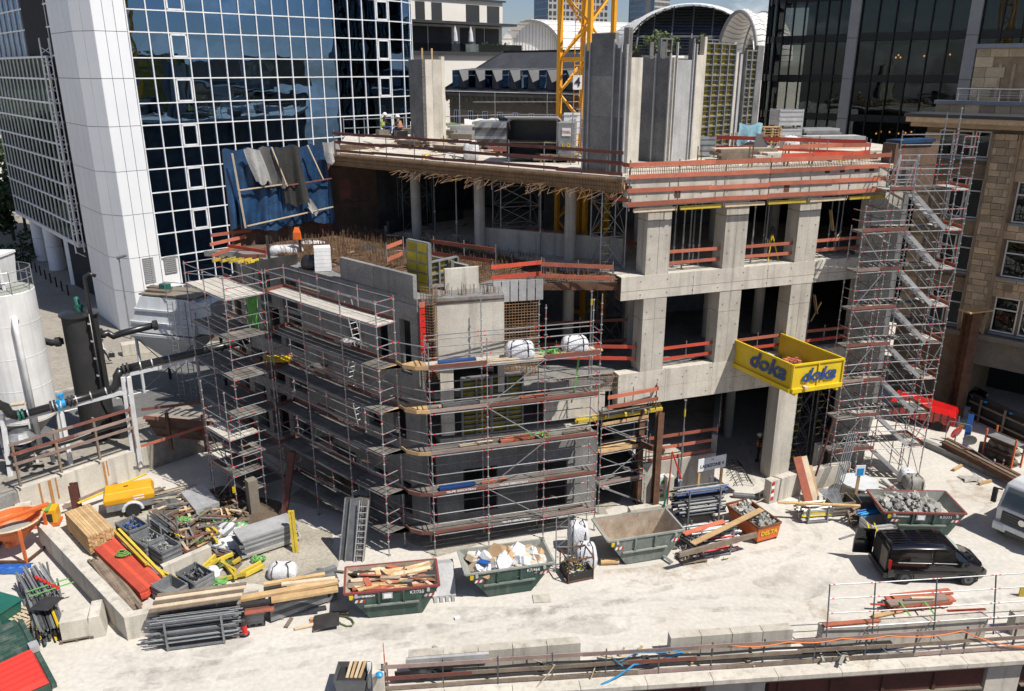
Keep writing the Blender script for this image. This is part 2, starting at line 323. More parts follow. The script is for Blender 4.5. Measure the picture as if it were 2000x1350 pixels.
# sticks and planks in world space below an unrotated thing: its location is taken off
def stick(name,p,q,r,mat,parent,n=6,w=True):
    o=_o(parent) if w else Vec((0,0,0)); return put(name,unit('tube',r,n,mat),orient(Vec(p)-o,Vec(q)-o),parent)
def plank(name,p,q,wd,th,mat,parent=None,w=True,up=(0,0,1),roll=0.):
    o=_o(parent) if w else Vec((0,0,0)); return put(name,unit('box',wd,th,mat),orient(Vec(p)-o,Vec(q)-o,up,roll),parent)
def text(s,mat,parent,mtx,size,shear=0.,bold=0.,depth=.006,name='lettering',sx=1.):
    cu=bpy.data.curves.new(name,'FONT'); cu.body=s; cu.size=size; cu.shear=shear; cu.offset=bold; cu.extrude=depth; cu.align_x='CENTER'; cu.align_y='CENTER'; cu.resolution_u=2
    t=bpy.data.objects.new('t',cu); COL.objects.link(t); dg=bpy.context.evaluated_depsgraph_get(); dg.update()
    me=bpy.data.meshes.new_from_object(t.evaluated_get(dg)); bpy.data.objects.remove(t); bpy.data.curves.remove(cu)
    me.materials.clear(); me.materials.append(M[mat]); o=bpy.data.objects.new(name,me); COL.objects.link(o)
    o.parent=parent; o.matrix_local=mtx@Mat.Diagonal((sx,1,1,1)); return o
def frame(o,x,y): # matrix with origin o, right x, up y
    x=Vec(x).normalized(); y=Vec(y).normalized(); z=x.cross(y).normalized(); y=z.cross(x)
    return Mat(((x.x,y.x,z.x,o[0]),(x.y,y.y,z.y,o[1]),(x.z,y.z,z.z,o[2]),(0,0,0,1)))
def rgrid(name,p,u,v,nu,nv,r,mat,parent,kind='stuff'): # grid of thin bars as one mesh
    mb=MB(); p=Vec(p); u=Vec(u); v=Vec(v)
    for i in range(nu+1): a=p+u*(i/nu); mb.tube(a,a+v,r,4,cap=False)
    for j in range(nv+1): a=p+v*(j/nv); mb.tube(a,a+u,r,4,cap=False)
    o=mb.build(name,mat,parent,off=_o(parent)); 
    if kind: o['kind']=kind
    return o
# ---------------- ground ----------------
STZ=1.5
e0=G(1000,1338); e1=G(2000,1273); ed=(e1-e0).normalized()
eL=e0-ed*4.6; eR=e0+ed*200
mb=MB(); mb.add([(-900,-120,0),(eL.x,-120,0),(eL.x,eL.y,0),(eR.x,eR.y,0),(900,eR.y,0),(900,1800,0),(-900,1800,0)],[(0,1,2,3,4,5,6)])
struct('ground',mb,'yard')
mb=MB(); mb.box(100,-40,-6,260,150,.2); struct('pit_floor',mb,'earth')
wl,wr=G(45,957,STZ),G(274,880,STZ)   # top edge of the retaining wall
wd=(wr-wl).normalized(); wn=Vec((-wd.y,wd.x,0))
mb=MB(); a=wl-wd*40; b=wr+wd*.3
mb.prism([a+wn*.35,b+wn*.35,V(-16.2,46.2),V(-13.2,48.6),V(8,72),V(40,140),V(-300,420),V(-300,a.y)],.02,STZ); struct('street_plateau',mb,'paving')
r0,r1=G(100,800,STZ),G(415,722,STZ); rd=(r1-r0).normalized(); rn=Vec((-rd.y,rd.x,0))
mb=MB(); z=STZ+.004; q=[r0-rd*60-rn*5,r1+rd*3-rn*5,r1+rd*3+rn*2.6,r0-rd*60+rn*2.6]; mb.add([(p.x,p.y,z) for p in q],[(0,1,2,3)]); struct('road',mb,'asphalt')
mb=MB(); z=STZ+.008
for k in range(14):
    a=r1-rn*.9-rd*(k*4.2); b=a-rd*2.6; mb.add([(a.x-rn.x*.08,a.y-rn.y*.08,z),(b.x-rn.x*.08,b.y-rn.y*.08,z),(b.x+rn.x*.08,b.y+rn.y*.08,z),(a.x+rn.x*.08,a.y+rn.y*.08,z)],[(0,1,2,3)])
struct('road_marking',mb,'white_line')
mb=MB(); mb.wall(r0-rd*60+rn*2.62,r1+rd*3+rn*2.62,STZ,STZ+.12,.2); struct('kerb',mb,'concrete')
# ---------------- glass tower ----------------
P0=Vec((-28.1,63.8,0)); T=hd(46); TN=hd(136); B=hd(-44)
tw=thing('glass_tower','tall office tower with white gridded mirror glass and a white panelled pylon','building',(-28.1,63.8,STZ))
def fpt(c,out=0.): # point on the tower front for column c
    if c<=16: return P0+T*(c*1.46)+TN*out
    k=c-16; r=5.2; ang=rad(19)*k; cen=P0+T*23.36-TN*r
    return cen+(TN*math.cos(ang)+T*math.sin(ang))*(r+out)
ZL=[4.9,7.34,9.2,10.9,12.45,14.25,15.8,17.55,19.15,20.95,22.4,24.2,25.75,27.5,29.1,30.9,32.4]
tall={0,2,4,6,8,10,12,14}
o=Vec(tw.location)
NC=21
for c in range(NC):
    a,b=fpt(c),fpt(c+1); d=(b-a).normalized(); w=(b-a).length; n=Vec((d.y,-d.x,0))
    for r in range(len(ZL)-1):
        z0,z1=ZL[r],ZL[r+1]; m=(a+b)/2-o
        win=(r in tall) and r>=2 and c in (2,15)
        if r==0 and c==0:
            mb=MB(); mb.wall(a-n*.02,b-n*.02,z0,z1,.1); mb.build('infill_panel','white_panel',tw,off=o); continue
        px=frame(m+Vec((0,0,(z0+z1)/2+o.z-o.z)),d,Vec((0,0,1)))
        tilt=Mat.Rotation(ru(-.0035,.0035),4,'X')@Mat.Rotation(ru(-.0045,.0045),4,'Y')
        # skip the panes past 300
        if c*16+r<310 or True:
            put('glass_pane',unit('box',1,.02,'glass_tower') ,px@tilt@Mat.Rotation(rad(90),4,'X').inverted()@Mat.Translation((0,0,-.5*(z1-z0)+.0))@Mat.Diagonal((w-.06,1,z1-z0-.06,1)),tw) if r<14 else None
        if win:
            mb=MB(); zc=(z0+z1)/2
            for s_ in (-1,1): mb.bar(a+d*(w/2+s_*(w/2-.16))+n*.04+V(0,0,z0+.08),a+d*(w/2+s_*(w/2-.16))+n*.04+V(0,0,z1-.08),.12,.1,up=n)
            for zz in (z0+.12,z1-.12): mb.bar(a+d*.1+n*.04+V(0,0,zz),b-d*.1+n*.04+V(0,0,zz),.1,.12)
            mb.build('window_frame','white_frame',tw,off=o)
for c in range(NC+1):
    p=fpt(c,.03)
    plank('mullion',p+V(0,0,4.6),p+V(0,0,32),.085,.14,'white_frame',tw,up=TN)
for z in ZL:
    mb=MB()
    for c in range(NC): mb.bar(fpt(c,.03)+V(0,0,z),fpt(c+1,.03)+V(0,0,z),.13,.085)
    mb.build('transom','white_frame',tw,off=o)
def inner(c0,c1,back,z0,z1,name,mat,front=-.25):
    mb=MB(); P=[fpt(c,front) for c in range(c0,c1+1)]+[fpt(c,-back) for c in range(c1,c0-1,-1)]; mb.prism(P,z0,z1); return mb.build(name,mat,tw,off=o)
random.seed(3)
for r in range(1,16,2): inner(0,NC,4.9,ZL[r]+.12,ZL[r+1]-.05,'floor_slab','inner_dark')
for r in range(0,16,2): # rooms behind the glass: olive ceilings, piers, furniture
    z0,z1=ZL[r],ZL[r+1]
    for c in range(NC):
        x=R()
        if x<.38: inner(c,c+1,.7,z1-ru(.5,1.3),z1+.05,'ceiling_edge','olive',-.3)
        if R()<.16: mb=MB(); p=fpt(c+.5 if c<15 else c,-1.1); mb.tube(p+V(0,0,z0-.1),p+V(0,0,z1),.42,12); mb.build('inner_column','olive',tw,off=o)
        elif R()<.4: mb=MB(); p=fpt(c+.4 if c<15 else c,-1.6); mb.box(p.x,p.y,z0+.5,.5,.5,.9,rad(ru(0,90))); mb.build('office_chair','chair_yellow' if R()<.5 else 'inner_grey',tw,off=o)
mb=MB(); P=[fpt(c,-4.95) for c in range(NC+1)]+[P0+T*27-TN*22,P0-TN*22-T*1,P0-T*1-TN*5]; mb.prism(P,STZ,33); mb.build('tower_core','inner_dark',tw,off=o)
mb=MB(); mb.prism([fpt(c,-.15) for c in range(NC+1)]+[P0+T*26-TN*9,P0-TN*9-T*1],4.45,4.85); mb.build('base_band','white_panel',tw,off=o)
for c in range(0,16,2):
    a,b=fpt(c,-.5),fpt(min(15,c+2),-.5); mb=MB(); mb.wall(a,b,STZ,4.45,.05); mb.build('shop_window','glass_dark',tw,off=o)
    p=fpt(c,-.4); plank('shop_mullion',p+V(0,0,STZ),p+V(0,0,4.5),.18,.18,'white_frame',tw,up=TN)
p=PL(412,563,P0+TN*.2,46)-o; text('BYD','white_paint',tw,frame(p,T,(0,0,1)),.85,bold=.02,sx=1.3)
for px,py,w_,h_ in ((333,515,.9,1.2),):
    p=PL(px,py,P0+TN*.06,46); mb=MB()
    for k in range(9): mb.bar(p-T*.5+V(0,0,-.7+k*.16),p+T*.5+V(0,0,-.7+k*.16),.07,.06)
    mb.build('louvre','column_grey',tw,off=o)
# pylon
pts=[Vec((-37.0,70.6,0)),Vec((-35.9,67.8,0)),Vec((-31.8,63.0,0)),Vec((-29.8,62.2,0)),Vec((-28.12,63.75,0))]
mb=MB(); cen=Vec((-31,67.5,0)); mb.prism([p+(cen-p).normalized()*.06 for p in pts]+[P0-TN*6],STZ,44); mb.build('pylon_core','joint',tw,off=o)
PZ=[STZ,4.9,7.6,10.95,14.25,17.55,20.95,24.2,27.5,31,34.5,38]
for (i,n_) in ((0,2),(1,4),(2,2),(3,3)):
    a,b=pts[i],pts[i+1]; d=(b-a)/n_; nn=Vec((d.y,-d.x,0)).normalized()
    for k in range(n_):
        for r in range(len(PZ)-1):
            mb=MB(); g=d.normalized()*.018; mb.wall(a+d*k+g,a+d*(k+1)-g,PZ[r]+.02,PZ[r+1]-.02,.08); mb.build('facade_panel','white_panel',tw,off=o)
p=PL(291,527,pts[3],46.5); mb=MB()
for k in range(14): mb.bar(p-T*.42+TN*.05+V(0,0,-1+k*.15),p+T*.42+TN*.05+V(0,0,-1+k*.15),.07,.05)
mb.build('louvre','column_grey',tw,off=o)
# low wing on columns
LW=thing('office_wing','low glass wing with narrow white mullions raised on three round white columns','building',(-39.7,73.7,STZ)); o2=Vec(LW.location)
L0=Vec((-39.7,73.7,0)); L1=Vec((-56.2,92.4,0)); LD=(L1-L0).normalized(); LL=(L1-L0).length; LN=Vec((LD.y,-LD.x,0))*-1
LN=Vec((-LD.y,LD.x,0)); LN=LN if LN.y<0 else -LN
NZ=[6.4,8.2,10.1,11.7,13.8,15.3,17.2,18.8,20.8,22.6]; nc=16
for c in range(nc):
    a=L0+LD*(LL*c/nc); b=L0+LD*(LL*(c+1)/nc)
    for r in range(9):
        z0,z1=NZ[r],NZ[r+1]; m=(a+b)/2-o2
        put('glass_pane',unit('box',1,.02,'glass_wing'),frame(m+V(0,0,z0),LD,(0,0,1))@Mat.Rotation(rad(-90),4,'X')@Mat.Rotation(ru(-.006,.006),4,'Z')@Mat.Diagonal((LL/nc-.08,1,z1-z0-.05,1)),LW)
for c in range(nc+1):
    p=L0+LD*(LL*c/nc)+LN*.04; plank('mullion',p+V(0,0,6.3),p+V(0,0,22.7),.09 if c else .4,.14,'white_frame',LW,up=LN)
for z in NZ:
    mb=MB(); mb.bar(L0+LN*.05+V(0,0,z),L1+LN*.05+V(0,0,z),.2,.16); mb.bar(L0+LN*.05+V(0,0,z),L0+T*3.2+V(0,0,z),.16,.16); mb.build('transom','white_frame',LW,off=o2)
for r in range(9):
    mb=MB(); mb.wall(L0+T*3,L0+T*.2,NZ[r]+.06,NZ[r+1]-.06,.03); mb.build('return_pane','glass_dark',LW,off=o2)
mb=MB(); mb.prism([L0-LN*.5+T*.3,L1-LN*.5,L1-LN*14,L0-LN*14],6.4,22.5); mb.build('wing_body','inner_dark',LW,off=o2)
for r in (1,3,5,7):
    mb=MB(); mb.prism([L0-LN*.1+T*.3,L1-LN*.1,L1-LN*1,L0-LN*1],NZ[r+1]-.5,NZ[r+1]-.05); mb.build('ceiling_edge','olive',LW,off=o2)
mb=MB(); mb.prism([L0+LN*.15-LD*.1,L1+LN*.15,L1-LN*14,L0-LN*14],6.1,6.35); mb.build('soffit','white_panel',LW,off=o2)
for px,py in ((150,561),(108,534),(82,515)):
    p=G(px-3,py-7,STZ)-LN*.4; mb=MB()
    for za,zb in ((STZ,4.0),(4.03,6.15)): mb.tube((p.x,p.y,za),(p.x,p.y,zb),.78,20)
    mb.build('column','white_panel',LW,off=o2,smooth=False)
# upper tower side seen over the wing
for c in range(14):
    a=Vec((-36.3,70.7,0))+LD*(c*2.3); b=a+LD*2.3
    for r,(z0,z1) in enumerate(((22.7,25.0),(25.0,26.8),(26.8,29.2),(29.2,31.))):
        mb=MB(); mb.wall(b-LD*.04,a+LD*.04,z0+.04,z1-.04,.05); mb.build('upper_pane','glass_blue',tw,off=o)
        mb=MB(); mb.bar(a+LN*.05+V(0,0,z0),b+LN*.05+V(0,0,z0),.14,.13); mb.bar(a+LN*.05+V(0,0,z0),a+LN*.05+V(0,0,z1),.13,.13,up=LN)
        mb.build('upper_frame','white_frame',tw,off=o)
mb=MB(); a=Vec((-36.3,70.7,0))-LN*.3; mb.prism([a,a+LD*33,a+LD*33-LN*9,a-LN*9],22.6,32); mb.build('upper_core','inner_dark',tw,off=o)
# lattice stair in the joint
LT=thing('escape_ladder','white lattice escape ladder running down beside the pylon','ladder',(-38.1,71.0,6)); p0=Vec((-38.2,70.9,0))
for s_ in (-.35,.35): plank('rail',p0+T*s_+V(0,0,6.2),p0+T*s_+V(0,0,24),.09,.09,'white_frame',LT)
for k in range(35):
    z=6.3+k*.5; stick('rung',p0-T*.35+V(0,0,z),p0+T*.35+V(0,0,z+(.5 if k%2 else -.5)),.035,'white_frame',LT)
# street things
for k,(px,py) in enumerate(((46,510),(53,517),(62,524),(71,532),(80,538),(90,546),(100,553),(111,561),(122,569),(134,577),(67,500))):
    p=G(px,py,STZ); mb=MB(); mb.tube((0,0,0),(0,0,.95),.075,8); mb.tube((0,0,.95),(0,0,1.0),.09,8)
    b_=mb.build('bollard','black_matt'); b_.location=p; tag(b_,('dark bollard standing apart behind the row, next to the middle white column' if k==10 else ['farthest','second farthest','third farthest','fourth farthest','fifth farthest','middle','fifth nearest','fourth nearest','third nearest','second nearest','nearest'][k+(1 if k>4 else 0)]+' dark bollard of the row across the paved forecourt'),'bollard','bollards across the forecourt')
p=G(257,662,STZ); lp=thing('street_lamp','thin grey street lamp in front of the white pylon','street lamp',p)
mb=MB(); mb.tube((0,0,0),(0,0,6.6),.075,8,.05); mb.build('pole','steel_grey',lp)
mb=MB(); mb.tube((-.1,0,6.5),(.75,-.2,6.75),.14,8,.09); mb.build('lamp_head','steel_grey',lp)
p=G(268,690,STZ); mb=MB(); mb.box(0,0,.45,2.,.8,.9,rad(30)); b_=mb.build('concrete_block','concrete_light',bev=.04); b_.location=p; tag(b_,'pale concrete block standing on the pavement behind the grey filter hopper','concrete block')
# left far strip: trees, hedge, hoarding
def crown(name,mat,parent,c,rx,rz,n,leaf,off,seed):
    rr=random.Random(seed); mb=MB()
    lumps=[(rr.gauss(0,.5)*rx,rr.gauss(0,.5)*rx,rr.uniform(-.6,.8)*rz,rr.uniform(.3,.55)) for _ in range(9)]
    for _ in range(n):
        l=rr.choice(lumps); v=Vec((rr.gauss(0,1),rr.gauss(0,1),rr.gauss(0,1))).normalized()*(l[3]*rx*rr.uniform(.55,1.05))
        p=Vec(c)+Vec((l[0],l[1],l[2]))+v; a=Vec((rr.gauss(0,1),rr.gauss(0,1),rr.gauss(0,1))).normalized()*leaf; b=a.cross(Vec((rr.gauss(0,1),rr.gauss(0,1),rr.gauss(0,1)))).normalized()*leaf*.7
        mb.add([p-a,p+b,p+a,p-b],[(0,1,2,3)])
    return mb.build(name,mat,parent,off=off)
for i,(px,py,yy,h,rx,lb) in enumerate(((28,470,112,9,4.2,'dark bushy tree behind the left end of the glass wing'),(-6,490,104,7,3.4,'small dark tree at the left edge of the picture'),(52,455,122,8,3.6,'dark tree showing through between the white columns'))):
    p=G(px,py,STZ); t=thing('tree',lb,'tree',p); mb=MB(); mb.tube((0,0,0),(0,0,h*.6),.22,8,.1); mb.build('trunk','bark',t)
    crown('crown','leaf',t,(0,0,h*.6),rx,h*.34,1500,.28,None,i)
for i,(x_,y_,h) in enumerate(((-70,99,11),(-78,105,12),(-87,112,13),(-97,119,13),(-74,112,12),(-110,128,14))):
    t=thing('tree',['nearest','second','third','fourth','rear','farthest'][i]+' street tree in the row left of the picture, mirrored in the glass wing','tree',(x_,y_,STZ)); mb=MB(); mb.tube((0,0,0),(0,0,h*.6),.25,8,.12); mb.build('trunk','bark',t); crown('crown','leaf',t,(0,0,h*.6),4.6,h*.36,1300,.4,None,70+i)
for i,(px,py,n,lb) in enumerate(((85,485,1500,'low clipped hedge behind the three white columns'),(-2,520,900,'low green shrub at the left edge of the forecourt'))):
    p=G(px,py,STZ); o_=crown('hedge','leaf',None,(0,0,.5),3.2,.6,n,.2,None,20+i); o_.location=p; tag(o_,lb,'hedge')
p=G(-5,392,STZ); mb=MB(); mb.box(0,0,1.4,14,.5,2.8,rad(30)); b_=mb.build('site_hoarding','blue_paint'); b_.location=p; tag(b_,'blue hoarding far behind the glass wing at the left edge','hoarding')
t=thing('far_house','pale beige house far away at the left edge of the picture','building',(-95,150,STZ)); mb=MB(); mb.box(0,0,7,26,14,14,rad(20)); mb.build('wall','render_white',t)
for k in range(4):
    for j in range(3): mb=MB(); mb.box(-9+k*5.5+ .0,-7.1-(0)+k*2,3+j*4,1.6,.4,2.2,rad(20)); mb.build('window','anthracite',t)
# ---------------- terrace house ----------------
th=thing('terrace_house','pale flat roofed house with dark windows and a roof terrace behind the tower','building',(-1.2,112,0)); o3=Vec(th.location); TH0=Vec((-1.2,112,0))
def tb(s0,s1,z0,z1,out,depth,name,mat): 
    mb=MB(); mb.wall(TH0+T*s0+TN*out,TH0+T*s1+TN*out,z0,z1,depth); return mb.build(name,mat,th,off=o3)
tb(-18,0,27,29.6,0,9,'upper_wall','render_white'); tb(-18.3,.3,29.6,29.8,.3,9.6,'roof_edge','zinc_dark'); tb(-18.5,1.4,26.75,27.05,1.2,10,'ledge','zinc_dark')
tb(-18,1,23.6,26.75,-1.2,8,'terrace_wall','render_white'); tb(-18.5,1.6,23.2,23.6,2.2,12,'terrace_slab','zinc_dark'); tb(-18,1.2,0,23.2,1.8,11,'lower_wall','render_white'); tb(-17.9,-13,29.6,32,-.4,6,'stair_head','render_white')
for s0,s1 in ((-6.2,-4),(-2.7,-.6),(-11.6,-10),(-14,-12.6)): tb(s0,s1,27.15,29.1,.04,.2,'window','anthracite')
for s0,s1 in ((-16.5,-11.4),(-11.2,-7.6),(-6.2,-4.6),(-3.6,-2.2),(-2,.4)):
    tb(s0,s1,23.7,26.5,-1.14,.2,'terrace_window','anthracite')
for s in (-9.2,-6.7):
    p=TH0+T*s+TN*1.4; t=thing('closed_parasol',('grey closed parasol at the left of the roof terrace','grey closed parasol at the middle of the roof terrace')[s>-8],'parasol',p+V(0,0,23.6)); mb=MB(); mb.tube((0,0,0),(0,0,2.8),.05,6); mb.build('pole','steel_grey',t); mb=MB(); mb.lathe([(.1,.9),(.34,1.2),(.24,2.2),(.06,2.9)],n=10); mb.build('canopy','blind',t)
tb(-16,1.4,23.6,24.5,2.1,.03,'balustrade','glass_clear')
for s in (-5,-3.6,-1.6,-.6): p=TH0+T*s+TN*1.6+V(0,0,23.6); t=thing('planter','wooden planter of grasses on the roof terrace behind the glass balustrade','planter',p,0,'planters on the roof terrace'); mb=MB(); mb.box(0,0,.25,.9,.5,.5,rad(44)); mb.build('box','wood_old',t); crown('plant','leaf_light',t,(0,0,.7),.55,.4,120,.1,None,int(s*10)+90)
# ---------------- slate roofed building ----------------
sb=thing('slate_roof_house','old sandstone house with a black slate roof and a row of dormers','building',(-6.9,88.4,0)); o4=Vec(sb.location); E0=Vec((-6.9,88.4,0)); ED=hd(133); EN=hd(223)
ep=lambda s,out=0.,z=0.: E0+ED*s+EN*out+V(0,0,z)
mb=MB(); mb.wall(ep(.6),ep(20),0,18.7,9); mb.build('wall','sandstone_dark',sb,off=o4)
mb=MB(); mb.bar(ep(.2,.3,19.2),ep(20,.3,19.2),.7,.25); mb.bar(ep(.3,.1,18.85),ep(20,.1,18.85),.4,.45); mb.build('cornice','stone_grey',sb,off=o4)
for k in range(26): plank('cornice_bracket',ep(.6+k*.75,.35,18.5),ep(.6+k*.75,.35,18.95),.2,.3,'stone_grey',sb)
mb=MB(); a=[ep(0,.5,19.5),ep(20,.5,19.5),ep(20,-5.2,23.3),ep(3.4,-5.2,23.3)]; b=[ep(0,-11,19.5),ep(20,-11,19.5)]
mb.add(a+b,[(0,1,2,3),(3,2,5,4),(0,3,4)]); mb.build('roof','slate',sb,off=o4)
mb=MB(); mb.bar(ep(3.4,-5.2,23.33),ep(20,-5.2,23.33),.25,.14); mb.bar(ep(0,.5,19.55),ep(3.4,-5.2,23.36),.22,.14); mb.bar(ep(0,.62,19.4),ep(20,.62,19.4),.16,.14); mb.build('ridge_capping','zinc_dark',sb,off=o4)
for k in range(8):
    s=1.2+k*2.35; mb=MB(); q=[ep(s,.1,19.85),ep(s+1.0,.1,19.85),ep(s+1.0,.1,21.5),ep(s,.1,21.5)]
    mb.add(q+[ep(s,-2.9,21.7),ep(s+2.1,-2.9,21.7),ep(s+2.1,.25,19.75)],[(3,2,5,4),(2,6,5),(0,3,4),(1,6,2)]); mb.build('dormer','slate',sb,off=o4)
    mb=MB(); mb.wall(ep(s+.06,.12),ep(s+.95,.12),19.92,21.42,.05); mb.build('dormer_window','glass_blue',sb,off=o4)
for k in range(9):
    s=1.35+k*2.07
    for z0,z1 in ((15.3,17.6),(11,13.6)):
        mb=MB(); mb.wall(ep(s,.02),ep(s+.62,.02),z0,z1,.1); w_=mb.build('window','anthracite',sb,off=o4)
        mb=MB()
        for x in (0,.31,.62): mb.bar(ep(s+x,.05,z0),ep(s+x,.05,z1),.07,.05,up=EN)
        for z in (z0,z1): mb.bar(ep(s-.04,.05,z),ep(s+.66,.05,z),.06,.07)
        mb.build('window_frame','white_frame',w_,off=o4)
for z in (18.2,17.9,14.6,14.3): mb=MB(); mb.bar(ep(.6,.04,z),ep(20,.04,z),.12,.1); mb.build('string_course','stone_grey',sb,off=o4)
for j in range(10):
    for k in range(8):
        s=2.05+k*2.07; mb=MB(); mb.wall(ep(s,.05),ep(s+1.3,.05),15+j*.27,15.23+j*.27,.06); mb.build('stone_course','sandstone_dark',sb,off=o4)
# ---------------- white vaulted roofs ----------------
def arch(c,d,w,h,n=24,z0=0.,up=Vec((0,0,1))): # semi-ellipse in plane d / up
    return [c+d*(w*math.cos(math.pi*i/n))+up*(h*math.sin(math.pi*i/n))+V(0,0,z0) for i in range(n+1)]
vr=thing('vaulted_hall','white hall with curved metal roofs and a big dark glass arch','building',(20,130,0)); o5=Vec(vr.location)
def shell(secs,name,mat):
    mb=MB(); n=len(secs[0]); vs=[p for s in secs for p in s]; fs=[(i*n+k,i*n+k+1,(i+1)*n+k+1,(i+1)*n+k) for i in range(len(secs)-1) for k in range(n-1)]; mb.add(vs,fs); return mb.build(name,mat,vr,off=o5,smooth=True)
def ribs(secs,name,mat,step=1,r=.07):
    for k in range(0,len(secs[0]),step):
        mb=MB(); mb.path([s[k] for s in secs],r,4); mb.build(name,mat,vr,off=o5)
X=Vec((1,0,0)); Yv=Vec((.25,.97,0)).normalized()
c=D(1040,104,140); c.z=0; zb=D(1040,104,140).z
a1=arch(c,X,4.1,4.6,24,zb); a0=arch(c-Yv*1.2,X,5.2,5.6,24,zb-.6); a2=arch(c+Vec((17,10,0)),X,5.0,5.6,24,zb-.2)
shell([a0,[p*1 for p in arch(c-Yv*.6,X,4.3,4.75,24,zb)],a1],'arch_rim','column_grey')
mb=MB(); mb.add(a1,[tuple(range(25))]); mb.build('arch_wall','roof_white',vr,off=o5)
for i in range(2,24): mb=MB(); p=a1[i]; mb.tube((p.x,p.y-.05,zb-.2),(p.x,p.y-.05,p.z),.035,4); mb.build('wall_seam','roof_seam',vr,off=o5)
sec=[arch(c-Yv*1.2+Vec((17,10,0))*t,X,5.2,5.6,24,zb-.6) for t in (0,.33,.66,1,1.3)]
shell(sec,'vault_roof','roof_white'); ribs(sec,'roof_seam','roof_seam',2)
c=D(1345,108,128); zb=c.z; c.z=0
g=arch(c,X,9.6,7.0,30,zb)
mb=MB(); mb.add([p+Yv*(p.z-zb)*.45 for p in g],[tuple(range(31))]); mb.build('glass_arch','glass_dark',vr,off=o5)
mb=MB(); mb.add([p+Yv*((p.z-zb)*.45+1.0) for p in g],[tuple(range(31))]); mb.build('arch_inner','inner_dark',vr,off=o5)
for i in range(5,30,3):
    mb=MB(); p=g[i]; mb.bar((p.x-.8,p.y-.1,zb),(p.x+.0,p.y-.1+(p.z-zb)*.45,p.z),.16,.2); mb.build('arch_mullion','steel_grey',vr,off=o5)
for j in range(16):
    z=j*.44; w_=9.6*math.sqrt(max(0,1-(z/7.)**2)); mb=MB(); q=c+Yv*(z*.45-.12)+V(0,0,zb+z); mb.bar(q-X*w_,q+X*w_,.1,.10 if j!=6 else .3); mb.build('arch_transom','zinc_dark' if j!=6 else 'steel_grey',vr,off=o5)
o_g=[c+V(0,0,zb)+Vec(((p.x-c.x)*1.17,0,(p.z-zb)*1.07))+Yv*((p.z-zb)*.45+1.6) for p in g]; shell([[p-Yv*.1 for p in g],[(p+q)/2-Yv*.5 for p,q in zip(g,o_g)],o_g],'arch_rim','roof_white'); ribs([[p-Yv*.12 for p in g],o_g],'roof_seam','roof_seam',1,.05)
sec=[]
for t in range(7):
    u=t/6; sec.append([p+Yv*((p.z-zb)*.45-.15+u*16)+X*0+ X*((p.x-c.x)*.6*math.sin(u*1.57)) + V(0,0,-(p.z-zb)*.03*u+.35*math.sin(u*3.1)) for p in g])
shell(sec,'arch_roof','roof_white'); ribs(sec,'roof_seam','roof_seam',1,.06)
c2=D(1466,112,124); zb2=c2.z; c2.z=0
sec=[arch(c2+Vec((u*6.2-2.6,u*4-2,0)),Vec((.6,-.8,0)),3.4+.6*math.sin(u*9),6.5-u*.5+.4*math.sin(u*12),24,zb2-.5) for u in [k/9 for k in range(10)]]
shell(sec,'ripple_roof','roof_white'); ribs(sec,'roof_seam','roof_seam',1,.07)
mb=MB(); mb.path(sec[0],.25,6); mb.build('ripple_edge','column_grey',vr,off=o5); mb=MB(); mb.path(sec[6],.22,6); mb.build('ripple_edge','column_grey',vr,off=o5)
mb=MB(); mb.box(14,142,11.4,30,22,23.4); mb.build('hall_body','render_white',vr,off=o5)
# distant towers
def far_tower(px0,px1,pxm,y,h,label,seed):
    a,b,m=D(px0,60,y),D(px1,60,y),D(pxm,60,y-12); t=thing('distant_tower',label,'skyscraper',(m.x,m.y,0)); o=Vec(t.location)
    for p,q,mat,nv,nh in ((a,m,'glass_blue',6,40),(m,b,'column_grey',14,40)):
        mb=MB(); d=q-p; n=Vec((d.y,-d.x,0)).normalized(); mb.wall((p.x,p.y),(q.x,q.y),0,h,3); mb.build('facade',mat,t,off=o)
        mb=MB()
        for j in range(nh):
            z=10+j*(h-12)/nh; 
            if mat=='glass_blue': mb.bar((p.x,p.y,z),(q.x,q.y,z),.3,.5)
            else:
                for i in range(nv):
                    c0=p+d*((i+.2)/nv)+n*.1; c1=p+d*((i+.85)/nv)+n*.1; mb.wall((c0.x,c0.y),(c1.x,c1.y),z,z+(h-12)/nh*.62,.2)
        w_=mb.build('window_band','steel_grey' if mat=='glass_blue' else 'zinc_dark',t,off=o); w_['kind']='stuff'
    mb=MB(); mb.prism([(a.x,a.y+3),(m.x,m.y+3),(b.x,b.y+3),((a.x+b.x)/2,y+30)],0,h); mb.build('core','inner_grey',t,off=o)
far_tower(1043,1186,1070,420,130,'distant office tower with teal glass side rising behind the yellow crane mast',1)
far_tower(1228,1305,1268,470,120,'distant glass tower rising behind the big glass arch',2)
